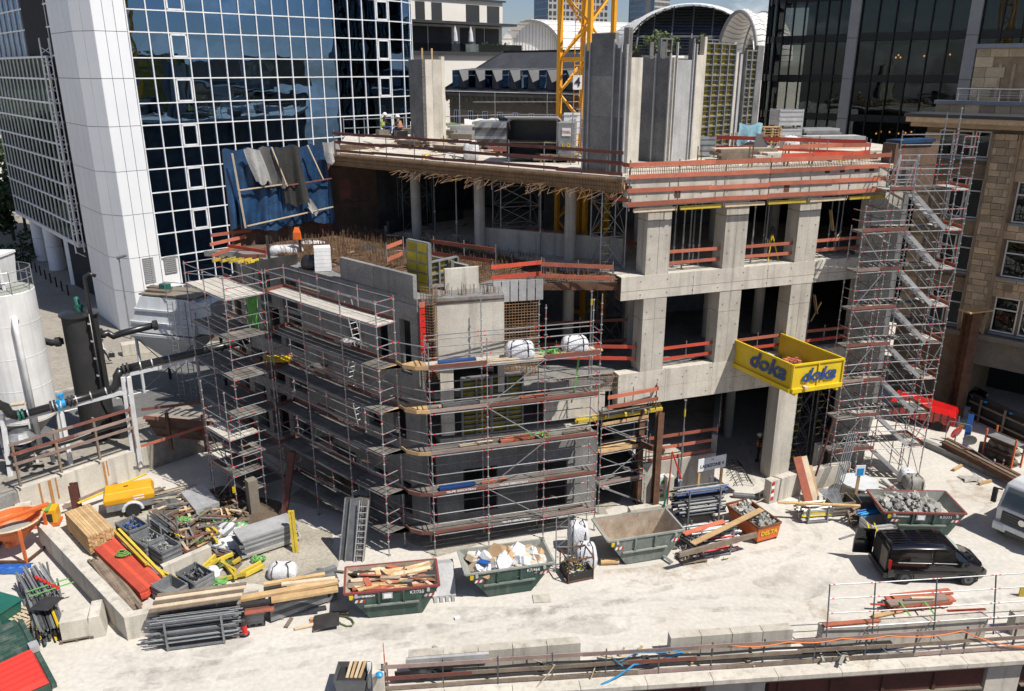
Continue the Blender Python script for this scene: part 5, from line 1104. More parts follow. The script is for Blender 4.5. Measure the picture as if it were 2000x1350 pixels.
# ---------------- yellow loading platform ----------------
lp=thing('loading_platform','bright yellow projecting loading platform with blue lettering and rubble on it','platform',fp(6.2,0,7.1)); ol=Vec(lp.location); PD=hd(155); PA=hd(71)
W_,L_=2.85,4.05; pp=lambda a,b,z: PA*a+PD*b+V(0,0,z)
def pl_side(p,q,nrib,out,name):
    mb=MB(); mb.wall(p,q,.18,1.38,.05); mb.build(name,'yellow',lp)
    d=(q-p)/nrib
    for i in range(nrib+1):
        c=p+d*i+out*.03; plank('rib',c+V(0,0,.14),c+V(0,0,1.4),.07,.06,'yellow',lp,w=False,up=out)
    plank('top_rail',p+out*.02+V(0,0,1.38),q+out*.02+V(0,0,1.38),.1,.08,'yellow',lp,w=False); plank('base_rail',p+out*.06+V(0,0,.1),q+out*.06+V(0,0,.1),.14,.2,'yellow',lp,w=False)
pl_side(pp(0,-.2,0),pp(0,L_,0),1,-PA,'side_wall'); pl_side(pp(0,L_,0),pp(W_,L_,0),2,PD,'end_wall'); pl_side(pp(W_,L_,0),pp(W_,-.2,0),2,PA,'side_wall')
mb=MB(); mb.prism([pp(0,-2.2,0),pp(W_,-2.2,0),pp(W_,L_,0),pp(0,L_,0)],.05,.16); mb.build('floor','wood_old',lp)
for a in (.25,W_-.25): mb=MB(); mb.bar(pp(a,-2.4,-.06),pp(a,L_+.1,-.06),.14,.2); mb.build('bearer','yellow',lp)
text('doka','blue_print',lp,frame(pp(-.065,2.35,.82),PD,(0,0,1)),1.15,shear=.28,bold=.03,depth=.006,sx=1.12)
text('doka','blue_print',lp,frame(pp(W_/2,L_+.075,.78),PA,(0,0,1)),.95,shear=.3,bold=.025,depth=.006,sx=1.05)
rr=random.Random(4)
rb=thing('rubble_heap','small heap of rubble and broken boards on the yellow loading platform','rubble',ol+pp(1.4,2.4,.17))
for k in range(60): mb=MB(); a=rr.gauss(0,.5); b=rr.gauss(0,.7); mb.box(a,b,.06+.2*max(0,1-abs(a)-abs(b)*.5)*rr.random(),rr.uniform(.1,.3),rr.uniform(.08,.22),rr.uniform(.05,.14),rr.uniform(0,3)); mb.build('lump','rubble' if rr.random()<.6 else 'wood_pale',rb)
bx=thing('brick_tub','pale tub holding red bricks on the yellow loading platform','tub',ol+pp(2.0,1.7,.17)); mb=MB(); mb.loft([[(-.35,-.3,0),(.35,-.3,0),(.35,.3,0),(-.35,.3,0)],[(-.48,-.42,.35),(.48,-.42,.35),(.48,.42,.35),(-.48,.42,.35)]]); mb.build('tub','rubble',bx)
for i in range(4):
    for j in range(3): mb=MB(); mb.box(-.3+i*.2,-.22+j*.22,.42+ (.06 if (i+j)%2 else 0),.18,.2,.12); mb.build('brick','board_red',bx)
for k,(a,b,c,e,m) in enumerate(((.5,-.4,.9,1.4,'wood'),(.4,.2,.7,2.2,'wood_old'))): tag(plank('loose_board',ol+pp(a,b,.22),ol+pp(c,e,.24),.2,.04,m),('pale' if m=='wood' else 'weathered')+' board lying on the yellow loading platform','board')
# ---------------- crane ----------------
cr=thing('tower_crane','yellow lattice mast of a tower crane rising through the roof deck','crane',(4.05,47.2,7.2)); oc=Vec(cr.location); hw=1.02
cc=[Vec(oc)*1+ (Td*a+Bd*b) for a,b in ((-hw,-hw),(hw,-hw),(hw,hw),(-hw,hw))]
for c in cc: c.z=0
H0,H1=7.3,34.
for c in cc: plank('mast_leg',c+V(0,0,H0),c+V(0,0,H1),.23,.23,'crane_yellow',cr,up=Td)
z=H0+.8; k=0
while z<H1-1:
    for i in range(4):
        a,b=cc[i],cc[(i+1)%4]; stick('mast_strut',a+V(0,0,z),b+V(0,0,z),.06,'crane_yellow',cr)
        p,q=(a,b) if (k+i)%2 else (b,a); stick('mast_diagonal',p+V(0,0,z),q+V(0,0,z+1.75),.065,'crane_yellow',cr); stick('mast_diagonal',q+V(0,0,z+1.75),p+V(0,0,z+3.5),.065,'crane_yellow',cr)
        if k%2==0: plank('mast_belt',a+V(0,0,z),b+V(0,0,z),.1,.22,'crane_yellow',cr)
    for r_ in range(11): m_=(cc[0]+cc[2])/2; stick('rung',m_+Td*-.25+Bd*.6+V(0,0,z+r_*.32),m_+Td*.25+Bd*.6+V(0,0,z+r_*.32),.016,'crane_yellow',cr)
    z+=3.5; k+=1
for s_ in (-.25,.25): m_=(cc[0]+cc[2])/2; stick('ladder_rail',m_+Td*s_+Bd*.6+V(0,0,H0),m_+Td*s_+Bd*.6+V(0,0,H1),.025,'crane_yellow',cr)
def signboard(name,label,p,right,w,h,mat,t=.03,cat='sign'):
    s=thing(name,label,cat,p); n=right.cross(Vec((0,0,1))); mb=MB(); a=-right*w/2; mb.wall(a,-a,-h/2,h/2,t); mb.build('board',mat,s); return s
p=D(1128,161,45.6); s=signboard('number_sign','white square sign with a black figure four on the crane mast','',Vec((1,.05,0)),.48,.72,'sign_white') if False else signboard('number_sign','white square sign with a black figure four on the crane mast',p,Vec((1,.05,0)).normalized(),.48,.72,'sign_white')
text('4','ink',s,frame((0,-.02,0),(1,.05,0),(0,0,1)),.62,bold=.015)
p=D(1117,242,45.2); s=signboard('load_sign','pale load table sign hung on the crane mast above the roof deck',p,Vec((1,.0,0)),.88,1.15,'sign_white')
for i,(tx,sz,z,x) in enumerate((('WOLFF 7032',.13,.42,-.05),('t  m  kg',.11,.24,.05),('6  20  5.0',.1,-.05,0),('4  30  3.2',.1,-.2,0),('2  40  2.1',.1,-.35,0))): text(tx,'ink',s,frame((x,-.02,z),(1,0,0),(0,0,1)),sz)
# ---------------- left plant: silo, black tank, hopper, pipes ----------------
random.seed(41)
wt=thing('retaining_wall','stained pale concrete retaining wall between yard and street','wall',(wl.x,wl.y,0)); ow=Vec(wt.location)
wB=wr+wd*.35; wA=wl-wd*.25
mb=MB(); mb.wall(wA,wB,0,1.6,.4); mb.build('wall','concrete_light',wt,off=ow)
mb=MB(); mb.wall(wl-wd*30,wA-wd*.02,0,1.5,.4); mb.build('wall_extension','concrete_grey',wt,off=ow)
for s,w_,z in ((.7,.1,1.3),(1.15,.16,1.4),(1.5,.08,1.2),(3.9,.12,1.45),(4.1,.07,.9)): mb=MB(); p=wl+wd*s-wn*.006; mb.wall(p,p+wd*w_,1.55-z,1.55,.004); mb.build('rust_stain','rust_stain',wt,off=ow)
t=thing('guard_rail','faded red plank rail with brown posts on top of the retaining wall','guard rail',(wl.x,wl.y,1.5))
for k in range(4):
    p=wA+wd*(.15+k*1.95)-wn*.12; plank('post',p+V(0,0,.3),p+V(0,0,2.75),.17,.1,'wood_old',t,up=wd)
for z,m in ((2.62,'board_faded'),(2.1,'board_faded'),(1.55,'board_faded')):
    for a,b in ((0,3.1),(3.0,6.0)): plank('board',wA+wd*a-wn*.2+V(0,0,z),wA+wd*(b+.05)-wn*.2+V(0,0,z),.03,.16,'board_dark' if R()<.25 else m,t)
t=thing('drain_pipe','thick black corrugated drain pipe lying along the retaining wall top','pipe',(wl.x,wl.y,1.6)); mb=MB(); mb.path([wA+wn*.25+wd*k*.6+V(0,0,1.75+.05*math.sin(k)) for k in range(11)],.13,10); mb.build('pipe','black_plastic',t,off=Vec(t.location),smooth=True)
# timber shoring right of the wall
t=thing('trench_boards','weathered timber shoring boards sloping down beside the retaining wall end','boards',(wB.x,wB.y,0)); e_=V(-15.4,44.4)
for k in range(7):
    a=wB+V(.1,.2*k,1.9-k*.26); b=V(wB.x+4.6,wB.y+2.6+.15*k,1.7-k*.27); plank('board',a,b,.05,.2,'wood_old' if k%3 else 'board_dark',t)
for s in (.25,.6,.9): a=wB.lerp(V(wB.x+4.6,wB.y+2.6),s); plank('post',a+V(0,-.1,0),a+V(0,-.1,2.3),.16,.16,'rust' if s<.5 else 'board_dark',t)
plank('board',wB+V(.1,-.1,2.4),wB+V(3.0,1.2,2.3),.03,.16,'board_dark',t); plank('board',wB+V(3.,1.2,2.3),wB+V(3.8,.2,2.1),.03,.16,'board_dark',t); plank('board',wB+V(.3,-1.2,.7),wB+V(3.2,.9,1.0),.03,.16,'board_red',t)
# silo
ps=G(62,905,STZ); ps=ps+V(-.5,1.2,0)
si=thing('silo','white steel silo tank with ring rail and dusty top at the left edge','silo',ps)
mb=MB(); mb.lathe([(.35,1.1),(1.45,2.3),(1.5,2.35)],n=28); mb.build('cone','galv',si,smooth=True)
mb=MB(); mb.lathe([(1.5,2.3),(1.52,2.32),(1.52,9.3),(1.48,9.35)],n=36); mb.build('shell','tank_white',si)
mb=MB(); mb.lathe([(1.5,9.35),(.9,9.55),(.3,9.62),(.02,9.63)],n=30); mb.build('lid','skip_dust',si)
for k in range(4): mb=MB(); z=2.4+k*1.75; mb.lathe([(1.525,z),(1.53,z+.02),(1.53,z+.04),(1.525,z+.06)],n=36); mb.build('weld_band','tank_white',si)
for h in (.55,1.05): mb=MB(); mb.path([(1.5*math.cos(a),1.5*math.sin(a),9.4+h) for a in [k*math.pi*2/28 for k in range(29)]],.025,5); mb.build('ring_rail','galv',si)
for k in range(9): a=k*2*math.pi/9; stick('rail_post',(1.5*math.cos(a),1.5*math.sin(a),9.3),(1.5*math.cos(a),1.5*math.sin(a),10.5),.025,'galv',si,w=False)
mb=MB(); mb.loft([[(-1.2,-.7,9.6),(.5,-.7,9.6),(.5,.7,9.6),(-1.2,.7,9.6)],[(-1.2,-.8,11.2),(.6,-.8,11.2),(.6,.8,11.2),(-1.2,.8,11.2)]]); mb.build('filter_housing','tank_white',si)
mb=MB(); mb.bar((-1.2,-.8,11.2),(.6,-.8,11.2),.12,.12); mb.bar((.6,-.8,11.2),(.6,.8,11.2),.12,.12); mb.bar((-1.2,.8,11.2),(.6,.8,11.2),.12,.12); mb.bar((.6,-.8,11.2),(.7,-.8,9.5),.1,.1); mb.build('housing_frame','white_paint',si)
for x in (-.95,1.2): 
    y=-math.sqrt(max(.1,2.75-x*x)); mb=MB(); mb.path([(x*.9,y*.85,7.9),(x*.95,y*1.0,8.1),(x,y*1.12,7.9),(x,y*1.12,7.4),(x,y*1.12,1.2)],.14,10); mb.build('riser_pipe','white_paint',si,smooth=True)
for k in range(4): a=.6+k*1.57; stick('leg',(1.35*math.cos(a),1.35*math.sin(a),0),(1.45*math.cos(a),1.45*math.sin(a),2.6),.09,'tank_white',si,w=False)
mb=MB(); mb.lathe([(.0,1.2),(.3,1.2),(.3,.5),(.0,.5)],n=12); mb.build('outlet','black_plastic',si)
mb=MB(); 
for z in [1.+.3*k for k in range(25)]: mb.tube((-1.6,-.75,z),(-1.35,-1.1,z),.016,4)
mb.tube((-1.6,-.75,.5),(-1.6,-.75,9.6),.025,5); mb.tube((-1.35,-1.1,.5),(-1.35,-1.1,9.6),.025,5); mb.build('ladder','galv',si)
for k in range(6): mb=MB(); z=2.5+k*1.2; mb.path([(-1.48-.35*math.cos(a)*0-.38*math.sin(a)*.8,-.93-.38*math.sin(a)-.2*math.cos(a),z) for a in [j*math.pi/8 for j in range(9)]],.014,4); mb.build('ladder_hoop','galv',si)
pv=thing('pump_unit','tangle of black pumps, valves and blue fittings under the silo','pump',ps+V(.6,-2.0,0))
rr=random.Random(2)
for k in range(26): mb=MB(); x,y,z=rr.uniform(-1,1.3),rr.uniform(-.7,.7),rr.uniform(.1,1.6); d=rr.choice([(rr.uniform(.2,.7),0,0),(0,.4,0),(0,0,rr.uniform(.2,.6))]); mb.tube((x,y,z),(x+d[0],y+d[1],z+d[2]),rr.uniform(.05,.14),8); mb.build(rr.choice(['valve','pipe','flange']),rr.choice(['black_plastic','black_matt','galv_dark','black_plastic','cyan_paint' if k%6==0 else 'galv']),pv)
mb=MB(); mb.lathe([(.75,1.7),(.5,2.15),(.05,2.25)],0,.2,16); mb.build('hood','galv',pv)
# black tank
pb=G(185,862,STZ)+V(0,.7,0); bt_=thing('black_tank','tall matt black cylindrical tank with a green motor on its lid','tank',pb)
mb=MB(); mb.lathe([(.9,0),(.9,7.3),(.92,7.35)],n=36); mb.build('shell','black_matt',bt_); mb=MB(); mb.lathe([(1.02,7.35),(1.02,7.42),(.6,7.55),(.02,7.6)],n=30); mb.build('lid','black_plastic',bt_)
mb=MB(); mb.tube((.1,-.1,7.5),(.1,-.1,7.85),.2,12); mb.tube((.1,-.1,7.85),(-.05,.05,8.3),.14,10); mb.tube((-.05,0,7.9),(.35,-.2,7.85),.12,8); mb.build('motor','teal_paint',bt_,smooth=False)
mb=MB(); mb.path([(.95,-.55,3.3),(.95,-.55,9.3),(.97,-.55,9.6),(1.2,-.5,9.75),(1.5,-.4,9.6)],.1,10); mb.build('vent_pipe','black_plastic',bt_,smooth=True)
mb=MB(); mb.path([(.95,-.75,7.6),(.95,-.75,3.2),(1.1,-.8,2.9),(2.1,-.9,2.8),(2.2,-1.0,2.4)],.06,8); mb.build('drain_line','black_plastic',bt_,smooth=True)
for k in range(4): mb=MB(); mb.tube((.9,-.75,4+k),(.9,-.75,4.08+k),.1,8); mb.build('pipe_clip','alu',bt_)
mb=MB(); mb.path([(-.95,-.3,5.9),(-1.5,-.5,5.85),(-2.0,-.5,6.0),(-2.3,-.45,6.6)],.19,12); mb.build('link_pipe','black_plastic',bt_,smooth=True)
for x in (-1.2,): mb=MB(); mb.tube((x-.12,-.42,5.87),(x+.12,-.37,5.88),.27,12); mb.build('flange','black_matt',bt_)
# pedestrian crossing etc are in the people section; hopper
ph=G(318,770,STZ)+V(.2,1.2,0); hh=thing('filter_hopper','grey steel filter hopper on legs with sloped sides, rails and a ladder','hopper',ph,rad(-16))
mb=MB(); mb.loft([[(-1.5,-1.5,4.3),(3.4,-1.5,4.3),(3.4,1.5,4.3),(-1.5,1.5,4.3)],[(-.7,-1.0,6.5),(3.4,-1.0,6.5),(3.4,1.2,6.5),(-.7,1.2,6.5)]]); mb.build('upper_body','hopper_grey',hh)
mb=MB(); mb.loft([[(.3,-.3,2.0),(1.4,-.3,2.0),(1.4,.3,2.0),(.3,.3,2.0)],[(-1.5,-1.5,4.0),(3.4,-1.5,4.0),(3.4,1.5,4.0),(-1.5,1.5,4.0)]]); mb.build('lower_cone','hopper_grey',hh)
for z,e in ((4.15,.06),(4.9,-.22),(5.7,-.5)): mb=MB(); mb.bar((-1.55-e,-1.55-e*.6,z),(3.45,-1.55-e*.6,z),.14,.14); mb.bar((-1.55-e,-1.55-e*.6,z),(-1.55-e,1.5,z),.14,.14); mb.build('stiffener','hopper_grey',hh)
mb=MB(); mb.box(1.3,.1,6.62,4.2,2.1,.1); mb.build('top_plate','stone_grey',hh); mb=MB(); mb.box(.2,-.3,6.75,1.6,.5,.12); mb.box(-.2,.3,6.78,1.6,.5,.12); mb.build('cover','wood_old',hh); mb=MB(); mb.box(.4,.1,6.95,.6,.4,.35); mb.build('motor','teal_paint',hh)
mb=MB(); mb.box(3.6,0,5.4,1.8,2.2,2.0); mb.build('side_box','hopper_grey',hh)
for x,y in ((-1.2,-1.3),(3.2,-1.3),(3.2,1.3),(-1.2,1.3)): stick('leg',(x,y,-1.5 if y<0 else 0),(x,y,4.2),.1,'hopper_grey' if y<0 else 'black_matt',hh,n=8,w=False)
for a,b in (((-1.2,-1.3,.2),(3.2,-1.3,3.8)),((3.2,-1.3,.2),(-1.2,-1.3,3.8)),((-1.2,1.3,.2),(3.2,1.3,3.8)),((3.2,1.3,.2),(-1.2,1.3,3.8))): stick('brace',a,b,.03,'galv_dark',hh,w=False)
for x0,y0,x1,y1 in ((1.4,-1.1,4.6,-1.1),(4.6,-1.1,4.6,1.2),(1.4,1.2,4.6,1.2)):
    for z in (7.1,7.6): stick('rail',(x0,y0,z),(x1,y1,z),.028,'galv',hh,w=False)
for x,y in ((1.4,-1.1),(3,-1.1),(4.6,-1.1),(4.6,1.2),(1.4,1.2)): stick('rail_post',(x,y,6.5),(x,y,7.6),.028,'galv',hh,w=False)
for px in (2.1,3.0):
    mb=MB(); 
    for s in (-.2,.2): mb.tube((px+s,-1.75,-.2),(px+s,-1.75,6.6),.028,5)
    for k in range(22): mb.tube((px-.2,-1.75,.1+k*.3),(px+.2,-1.75,.1+k*.3),.018,4)
    mb.build('ladder','galv',hh)
mb=MB(); mb.tube((-1.35,-.5,5.4),(-.9,-.4,5.4),.3,14); mb.build('inlet','white_paint',hh)
pk=thing('small_hopper_box','grey sheet metal hopper box and covers behind the projecting scaffold','box',G(430,740,STZ)+V(.2,3.5,0)); mb=MB(); mb.box(0,0,3.2,3.4,2.4,2.2,rad(20)); mb.build('box','stone_grey',pk); mb=MB(); mb.lathe([(1.0,4.3),(.9,4.7),(.3,4.9),(.02,4.95)],.6,.6,14); mb.build('dome','galv',pk)
# pipe bridge
def along(pts): return [Vec(p) for p in pts]
DPp=[(0,790,38.6),(8,800,38.5),(20,812,38.5),(40,811,38.5)]
pbr=thing('pipe_bridge','black pipeline with blue valves carried on a white steel beam across the yard','pipeline',D(40,822,38.4)); opb=Vec(pbr.location)
k0,k1,k2,k3=D(36,812,38.4),D(216,762,40.6),D(236,722,40.9),D(420,680,43.2)
mb=MB(); mb.path([D(-30,770,37.5),D(-2,791,38),D(10,795,38.1),D(18,808,38.2),k0],.24,12); mb.build('bend','black_plastic',pbr,off=opb,smooth=True)
mb=MB(); mb.path([k0,k1],.2,12); mb.build('pipe_run','black_plastic',pbr,off=opb,smooth=True)
mb=MB(); mb.path([k1,k1.lerp(D(228,755,40.8),.6),D(229,745,40.8),D(228,735,40.8),k2],.22,12); mb.build('bend','black_plastic',pbr,off=opb,smooth=True)
mb=MB(); mb.path([k2,k3,k3+(k3-k2)*.4],.2,12); mb.build('pipe_run','black_plastic',pbr,off=opb,smooth=True)
for f,a,b,m in ((.03,k0,k1,'teal_paint'),(.37,k0,k1,'black_matt'),(.56,k0,k1,'black_matt'),(.05,k2,k3,'black_matt')):
    for e in (-.02,.02): mb=MB(); p=a.lerp(b,f+e); d=(b-a).normalized(); mb.tube(p-d*.05,p+d*.05,.3,14); mb.build('flange',m,pbr,off=opb)
for f,a,b in ((.1,k0,k1),(.34,k0,k1),(.62,k0,k1),(.78,k0,k1),(.95,k0,k1),(.2,k2,k3),(.32,k2,k3),(.5,k2,k3)): mb=MB(); p=a.lerp(b,f); d=(b-a).normalized(); mb.tube(p-d*.03,p+d*.03,.225,12); mb.build('clamp','alu',pbr,off=opb)
p=k0.lerp(k1,.46); d=(k1-k0).normalized(); mb=MB(); mb.tube(p-d*.18,p+d*.18,.24,14); mb.bar(p-d*.05+V(0,-.22,-.25),p-d*.05+V(0,-.22,.3),.16,.12); mb.tube(p+V(0,0,.25),p+V(0,0,.5),.1,8); mb.tube(p-d*.15+V(0,0,.5),p+d*.15+V(0,0,.5),.09,8); mb.build('valve','cyan_paint',pbr,off=opb)
p=k0.lerp(k1,.41); mb=MB(); mb.tube(p-d*.2,p+d*.2,.25,12); mb.build('meter','hopper_grey',pbr,off=opb)
p=D(38,800,38.3); mb=MB(); mb.tube(p+V(-.35,0,.25),p+V(.35,0,.35),.1,8); mb.build('actuator','wood_pale',pbr,off=opb)
mb=MB(); mb.bar(k0+V(-1.4,-.5,-.42),k1+V(1.0,.4,-.15),.14,.2); mb.build('beam','hopper_grey',pbr,off=opb); mb=MB(); mb.bar(k2+V(0,0,-.35),k3+V(0,0,-.35),.16,.22); mb.build('beam','hopper_grey',pbr,off=opb)
a=D(246,735,40.9); b=G(270,880,1.4); 
for s in (-.12,.2): plank('column',V(a.x+s,a.y-.1,a.z),V(b.x+s,b.y-.4,.6),.16,.2,'white_paint',pbr)
a=D(4,810,38.2); plank('column',a,V(a.x-.2,a.y-.2,.4),.18,.18,'white_paint',pbr); a=D(118,800,39.4); stick('column',a,V(a.x,a.y,STZ),.13,'white_paint',pbr)
p0_=D(190,655,44.2); mb=MB(); mb.path([p0_,p0_+V(.4,0,.02),D(210,650,44.4),D(222,657,44.5),D(235,652,44.6),D(306,634,45.3)],.2,12); mb.build('upper_pipe','black_plastic',pbr,off=opb,smooth=True)
for px,py in ((196,652),(303,636)): p=D(px,py,44.3 if px<250 else 45.2); mb=MB(); mb.tube(p-V(.1,0,0),p+V(.1,.05,.03),.3,12); mb.build('flange','black_matt',pbr,off=opb)
pd_=G(238,850,STZ); t=thing('pump_barrel','squat black pump barrel behind the white pipe column','barrel',pd_); mb=MB(); mb.lathe([(.55,0),(.55,1.5),(.58,1.55),(.5,1.65),(.05,1.7)],n=20); mb.build('barrel','black_plastic',t); mb=MB(); mb.tube((0,-.5,.5),(0,-.62,.5),.22,14); mb.build('port','black_matt',t); mb=MB(); mb.path([(.3,0,1.6),(.9,-.2,1.7),(1.2,-.5,.9),(1.1,-.6,.2)],.05,6); mb.build('hose','blue_paint',t)
p=G(205,838,STZ); tag(plank('loose_batten',p+V(-.9,0,.9),p+V(1.2,-.3,.3),.1,.06,'wood'),'loose pale batten leaning beside the foot of the black tank','batten')
# ---------------- lumber yard ----------------
def rt(h): return math.atan2(h.y,h.x)
def lwall(label,p,q,h,t_,mat='concrete_light',cat='wall',bev=.02,name='concrete_wall',segs=1):
    t=thing(name,label,cat,(p.x,p.y,0)); o=Vec(t.location)
    for i in range(segs): mb=MB(); a=p.lerp(q,i/segs); b=p.lerp(q,(i+1)/segs); d=(b-a).normalized()*.008; mb.wall(a+d,b-d,.0,h,t_); mb.build('block',mat,t,off=o)
    return t
def gz(px,py,z=0): return G(px,py,z)
a,b=gz(70,1022,1.1),gz(242,1207,1.1); a.z=b.z=0
lwall('long pale concrete wall dividing lumber yard and road at the left',b,a,1.1,-.45,segs=3)
c=gz(505,1150,1.1); c.z=0; lwall('low pale concrete wall behind the scaffold tube rack',b+V(.0,.05),c,1.05,.4,segs=3)
a,b_=gz(318,1108,.7),gz(412,1068,.7); a.z=b_.z=0; lwall('short pale concrete kerb block beside the yellow hand rails',a,b_,.7,.3)
p=gz(192,1238); t=thing('barrier_block','chamfered concrete barrier block standing beside the pallet','barrier',p,rad(20)); mb=MB(); mb.loft([[(-.32,-.25,0),(.32,-.25,0),(.32,.9,0),(-.32,.9,0)],[(-.2,-.25,1.0),(.2,-.25,1.0),(.2,.9,1.0),(-.2,.9,1.0)]]); mb.build('block','wood_pale' if False else 'concrete_light',t,bev=.03)
def stack(name,label,cat,corner,u,v,h,nu,nz,mat,lname='plank',gap=.01,jit=.06,z0=.12,mats=None):
    # planks running along u, nu across v, nz layers; corner on the ground
    t=thing(name,label,cat,corner); L=u.length; W_=v.length; ud=u.normalized(); vd=v.normalized(); hz=h/nz
    for k in range(nz):
        for i in range(nu):
            j=ru(-jit,jit); m=mat if not mats else random.choice(mats)
            plank(lname,ud*j+vd*(W_*(i+.5)/nu)+V(0,0,z0+hz*(k+.5)),ud*(L+j)+vd*(W_*(i+.5)/nu)+V(0,0,z0+hz*(k+.5)),W_/nu-gap,hz-.006,m,t,w=False)
    for f in (.15,.5,.85): plank('bearer',ud*(L*f)+V(0,0,z0/2),ud*(L*f)+vd*W_+V(0,0,z0/2),.1,z0-.01,'wood_old',t,w=False)
    return t
c0=gz(178,1088); e1_=gz(228,1068); far=gz(133,1038)
stack('lumber_stack','neat stack of fresh yellow boards in the left lumber yard','lumber',c0,far-c0,e1_-c0,.95,9,9,'wood',jit=.03)
c0=gz(278,1180); stack('board_stack','low stack of bright red formwork boards with a white strap','boards',c0,gz(188,1092)-c0,gz(320,1152)-c0,.42,6,4,'board_bright',jit=.08)
p=gz(240,1085,.6); t=thing('strap_coil','loose coil of pale green lifting strap on the red boards','strap',p); mb=MB(); mb.path([(.35*math.cos(a)*(1-.03*a),.22*math.sin(a)*(1-.03*a),.03+.01*a) for a in [k*.5 for k in range(44)]],.028,5); mb.build('strap','strap_green',t)
c0=gz(245,1200); stack('timber_pile','loose row of pale timbers along the dividing wall','lumber',c0,gz(175,1105)-c0,V(.8,.1),.22,6,2,'wood_pale',jit=.3,mats=['wood_pale','wood_old','wood_old'])
def scatter(label,group,cat,name,n,cx,cy,sx,sy,lmin,lmax,mats,w_=.1,h_=.05,zmax=.25,seed=0,ang=None):
    rr=random.Random(seed)
    for k in range(n):
        p=gz(cx+rr.uniform(-sx,sx),cy+rr.uniform(-sy,sy)); a=rr.uniform(0,3.14) if ang is None else ang+rr.gauss(0,.25); l=rr.uniform(lmin,lmax); d=V(math.cos(a),math.sin(a))*l/2; z=rr.uniform(h_/2,zmax)
        o=plank(name,p-d+V(0,0,z),p+d+V(0,0,z+rr.uniform(-.03,.06)),w_*rr.uniform(.7,1.4),h_*rr.uniform(.7,1.3),rr.choice(mats)); tag(o,label,cat,group)
scatter('loose weathered timber offcut lying by the concrete dividing wall','offcuts by the dividing wall','offcut','timber_offcut',9,165,1085,30,26,.6,1.6,['wood_old','wood_pale'],seed=1,ang=-.9)
scatter('loose timber or board scrap in the cluttered left yard','scrap in the left yard','offcut','timber_offcut',46,400,1050,55,45,.4,1.7,['wood_old','wood','wood_pale','board_dark','steel_grey','wood_pale'],seed=2)
scatter('brown timber scrap lying at the foot of the left scaffold','scrap at the left scaffold foot','offcut','timber_offcut',30,410,985,50,22,.5,2.0,['wood_old','wood','wood_old','rust'],seed=3)
for i,(x0,y0,x1,y1,z,lb) in enumerate(((206,1020,286,1102,.75,'long upper'),(232,1034,320,1125,.7,'long lower'),(286,1102,345,1130,.6,'bent short'))):
    tag(plank('yellow_beam',gz(x0,y0,z),gz(x1,y1,z),.11,.11,'yellow_beam'),lb+' yellow timber beam along the line of white netting','beam')
for i,(x0,y0,x1,y1) in enumerate(((395,1110,420,1085),(400,1113,425,1093),(412,1100,455,1082),(425,1095,460,1115),(430,1132,480,1120),(470,1120,510,1098),(478,1124,516,1104),(432,1092,460,1128),(455,1100,470,1090),(405,1024,425,1040),(402,1030,424,1058))):
    tag(plank('yellow_beam',gz(x0,y0,.15),gz(x1,y1,.3),.12,.16,'yellow_beam'),'short yellow formwork beam thrown among the scrap of the left yard','beam','yellow beams in the left yard')
a=gz(212,1050,.0); b=gz(320,1150,.0); t=thing('netting','white netting strip stretched along the yellow beams','netting',a); rgrid('net',a+V(0,0,.1),b-a,V(0,0,.55),60,8,.008,'white_paint',t)
def crate(label,p,h,L,W_,H_,mat='steel_grey',fill=None,grp=None,cat='crate',ribs=True,seed=0):
    t=thing('steel_crate',label,cat,p,h,grp)
    for s in (-1,1):
        mb=MB(); mb.box(0,s*W_/2,H_/2+.1,L,.04,H_); mb.build('side',mat,t); mb=MB(); mb.box(s*L/2,0,H_/2+.1,.04,W_-.05,H_); mb.build('end',mat,t)
        if ribs:
            for z in (.3,.6,.9): plank('rib',(-L/2,s*(W_/2+.03),.1+H_*z),(L/2,s*(W_/2+.03),.1+H_*z),.04,.07,mat,t,w=False); plank('rib',(s*(L/2+.03),-W_/2,.1+H_*z),(s*(L/2+.03),W_/2,.1+H_*z),.04,.07,mat,t,w=False)
    mb=MB(); mb.box(0,0,.12,L-.03,W_-.03,.05); mb.build('floor',mat,t)
    for x in (-1,1):
        for y in (-1,1): mb=MB(); mb.box(x*(L/2-.02),y*(W_/2-.02),(H_+.12)/2,.09,.09,H_+.14); mb.build('corner_post',mat,t)
    if fill:
        f=thing('crate_filling',fill[1],fill[2],p+V(0,0,.15),h); rr=random.Random(seed); mb=MB()
        for k in range(fill[3]):
            x,y,z=rr.uniform(-.42,.42)*L,rr.uniform(-.42,.42)*W_,rr.uniform(.2,.8)*H_; a=rr.uniform(0,6.3); l=rr.uniform(*fill[4])
            d=V(math.cos(a)*l,math.sin(a)*l,rr.uniform(-.1,.25)*l); 
            m=MB(); q=Vec((x,y,z)); q2=q+d; q2.x=max(-.46*L,min(.46*L,q2.x)); q2.y=max(-.46*W_,min(.46*W_,q2.y))
            if (q2-q).length<.05: continue
            m.tube(q,q2,rr.uniform(*fill[5]),6); m.build('piece',rr.choice(fill[0]),f)
    return t
FT=(['galv','steel_grey','alu','rubble'],'heap of steel couplers lying in the %s grey crate','fittings',60,(.06,.18),(.025,.05))
for i,(px,py,lb) in enumerate(((262,1052,'upper left'),(292,1078,'middle'),(324,1092,'lower right'))):
    f=list(FT); f[1]=FT[1]%lb
    if i==0: f[0]=['blue_paint','blue_print','galv']; f[1]='bundle of blue and grey steel parts in the upper left crate'
    crate('grey ribbed steel crate, %s of the three in the left yard'%lb,gz(px,py),rad(-38),1.3,.9,.75,fill=tuple(f),seed=i)
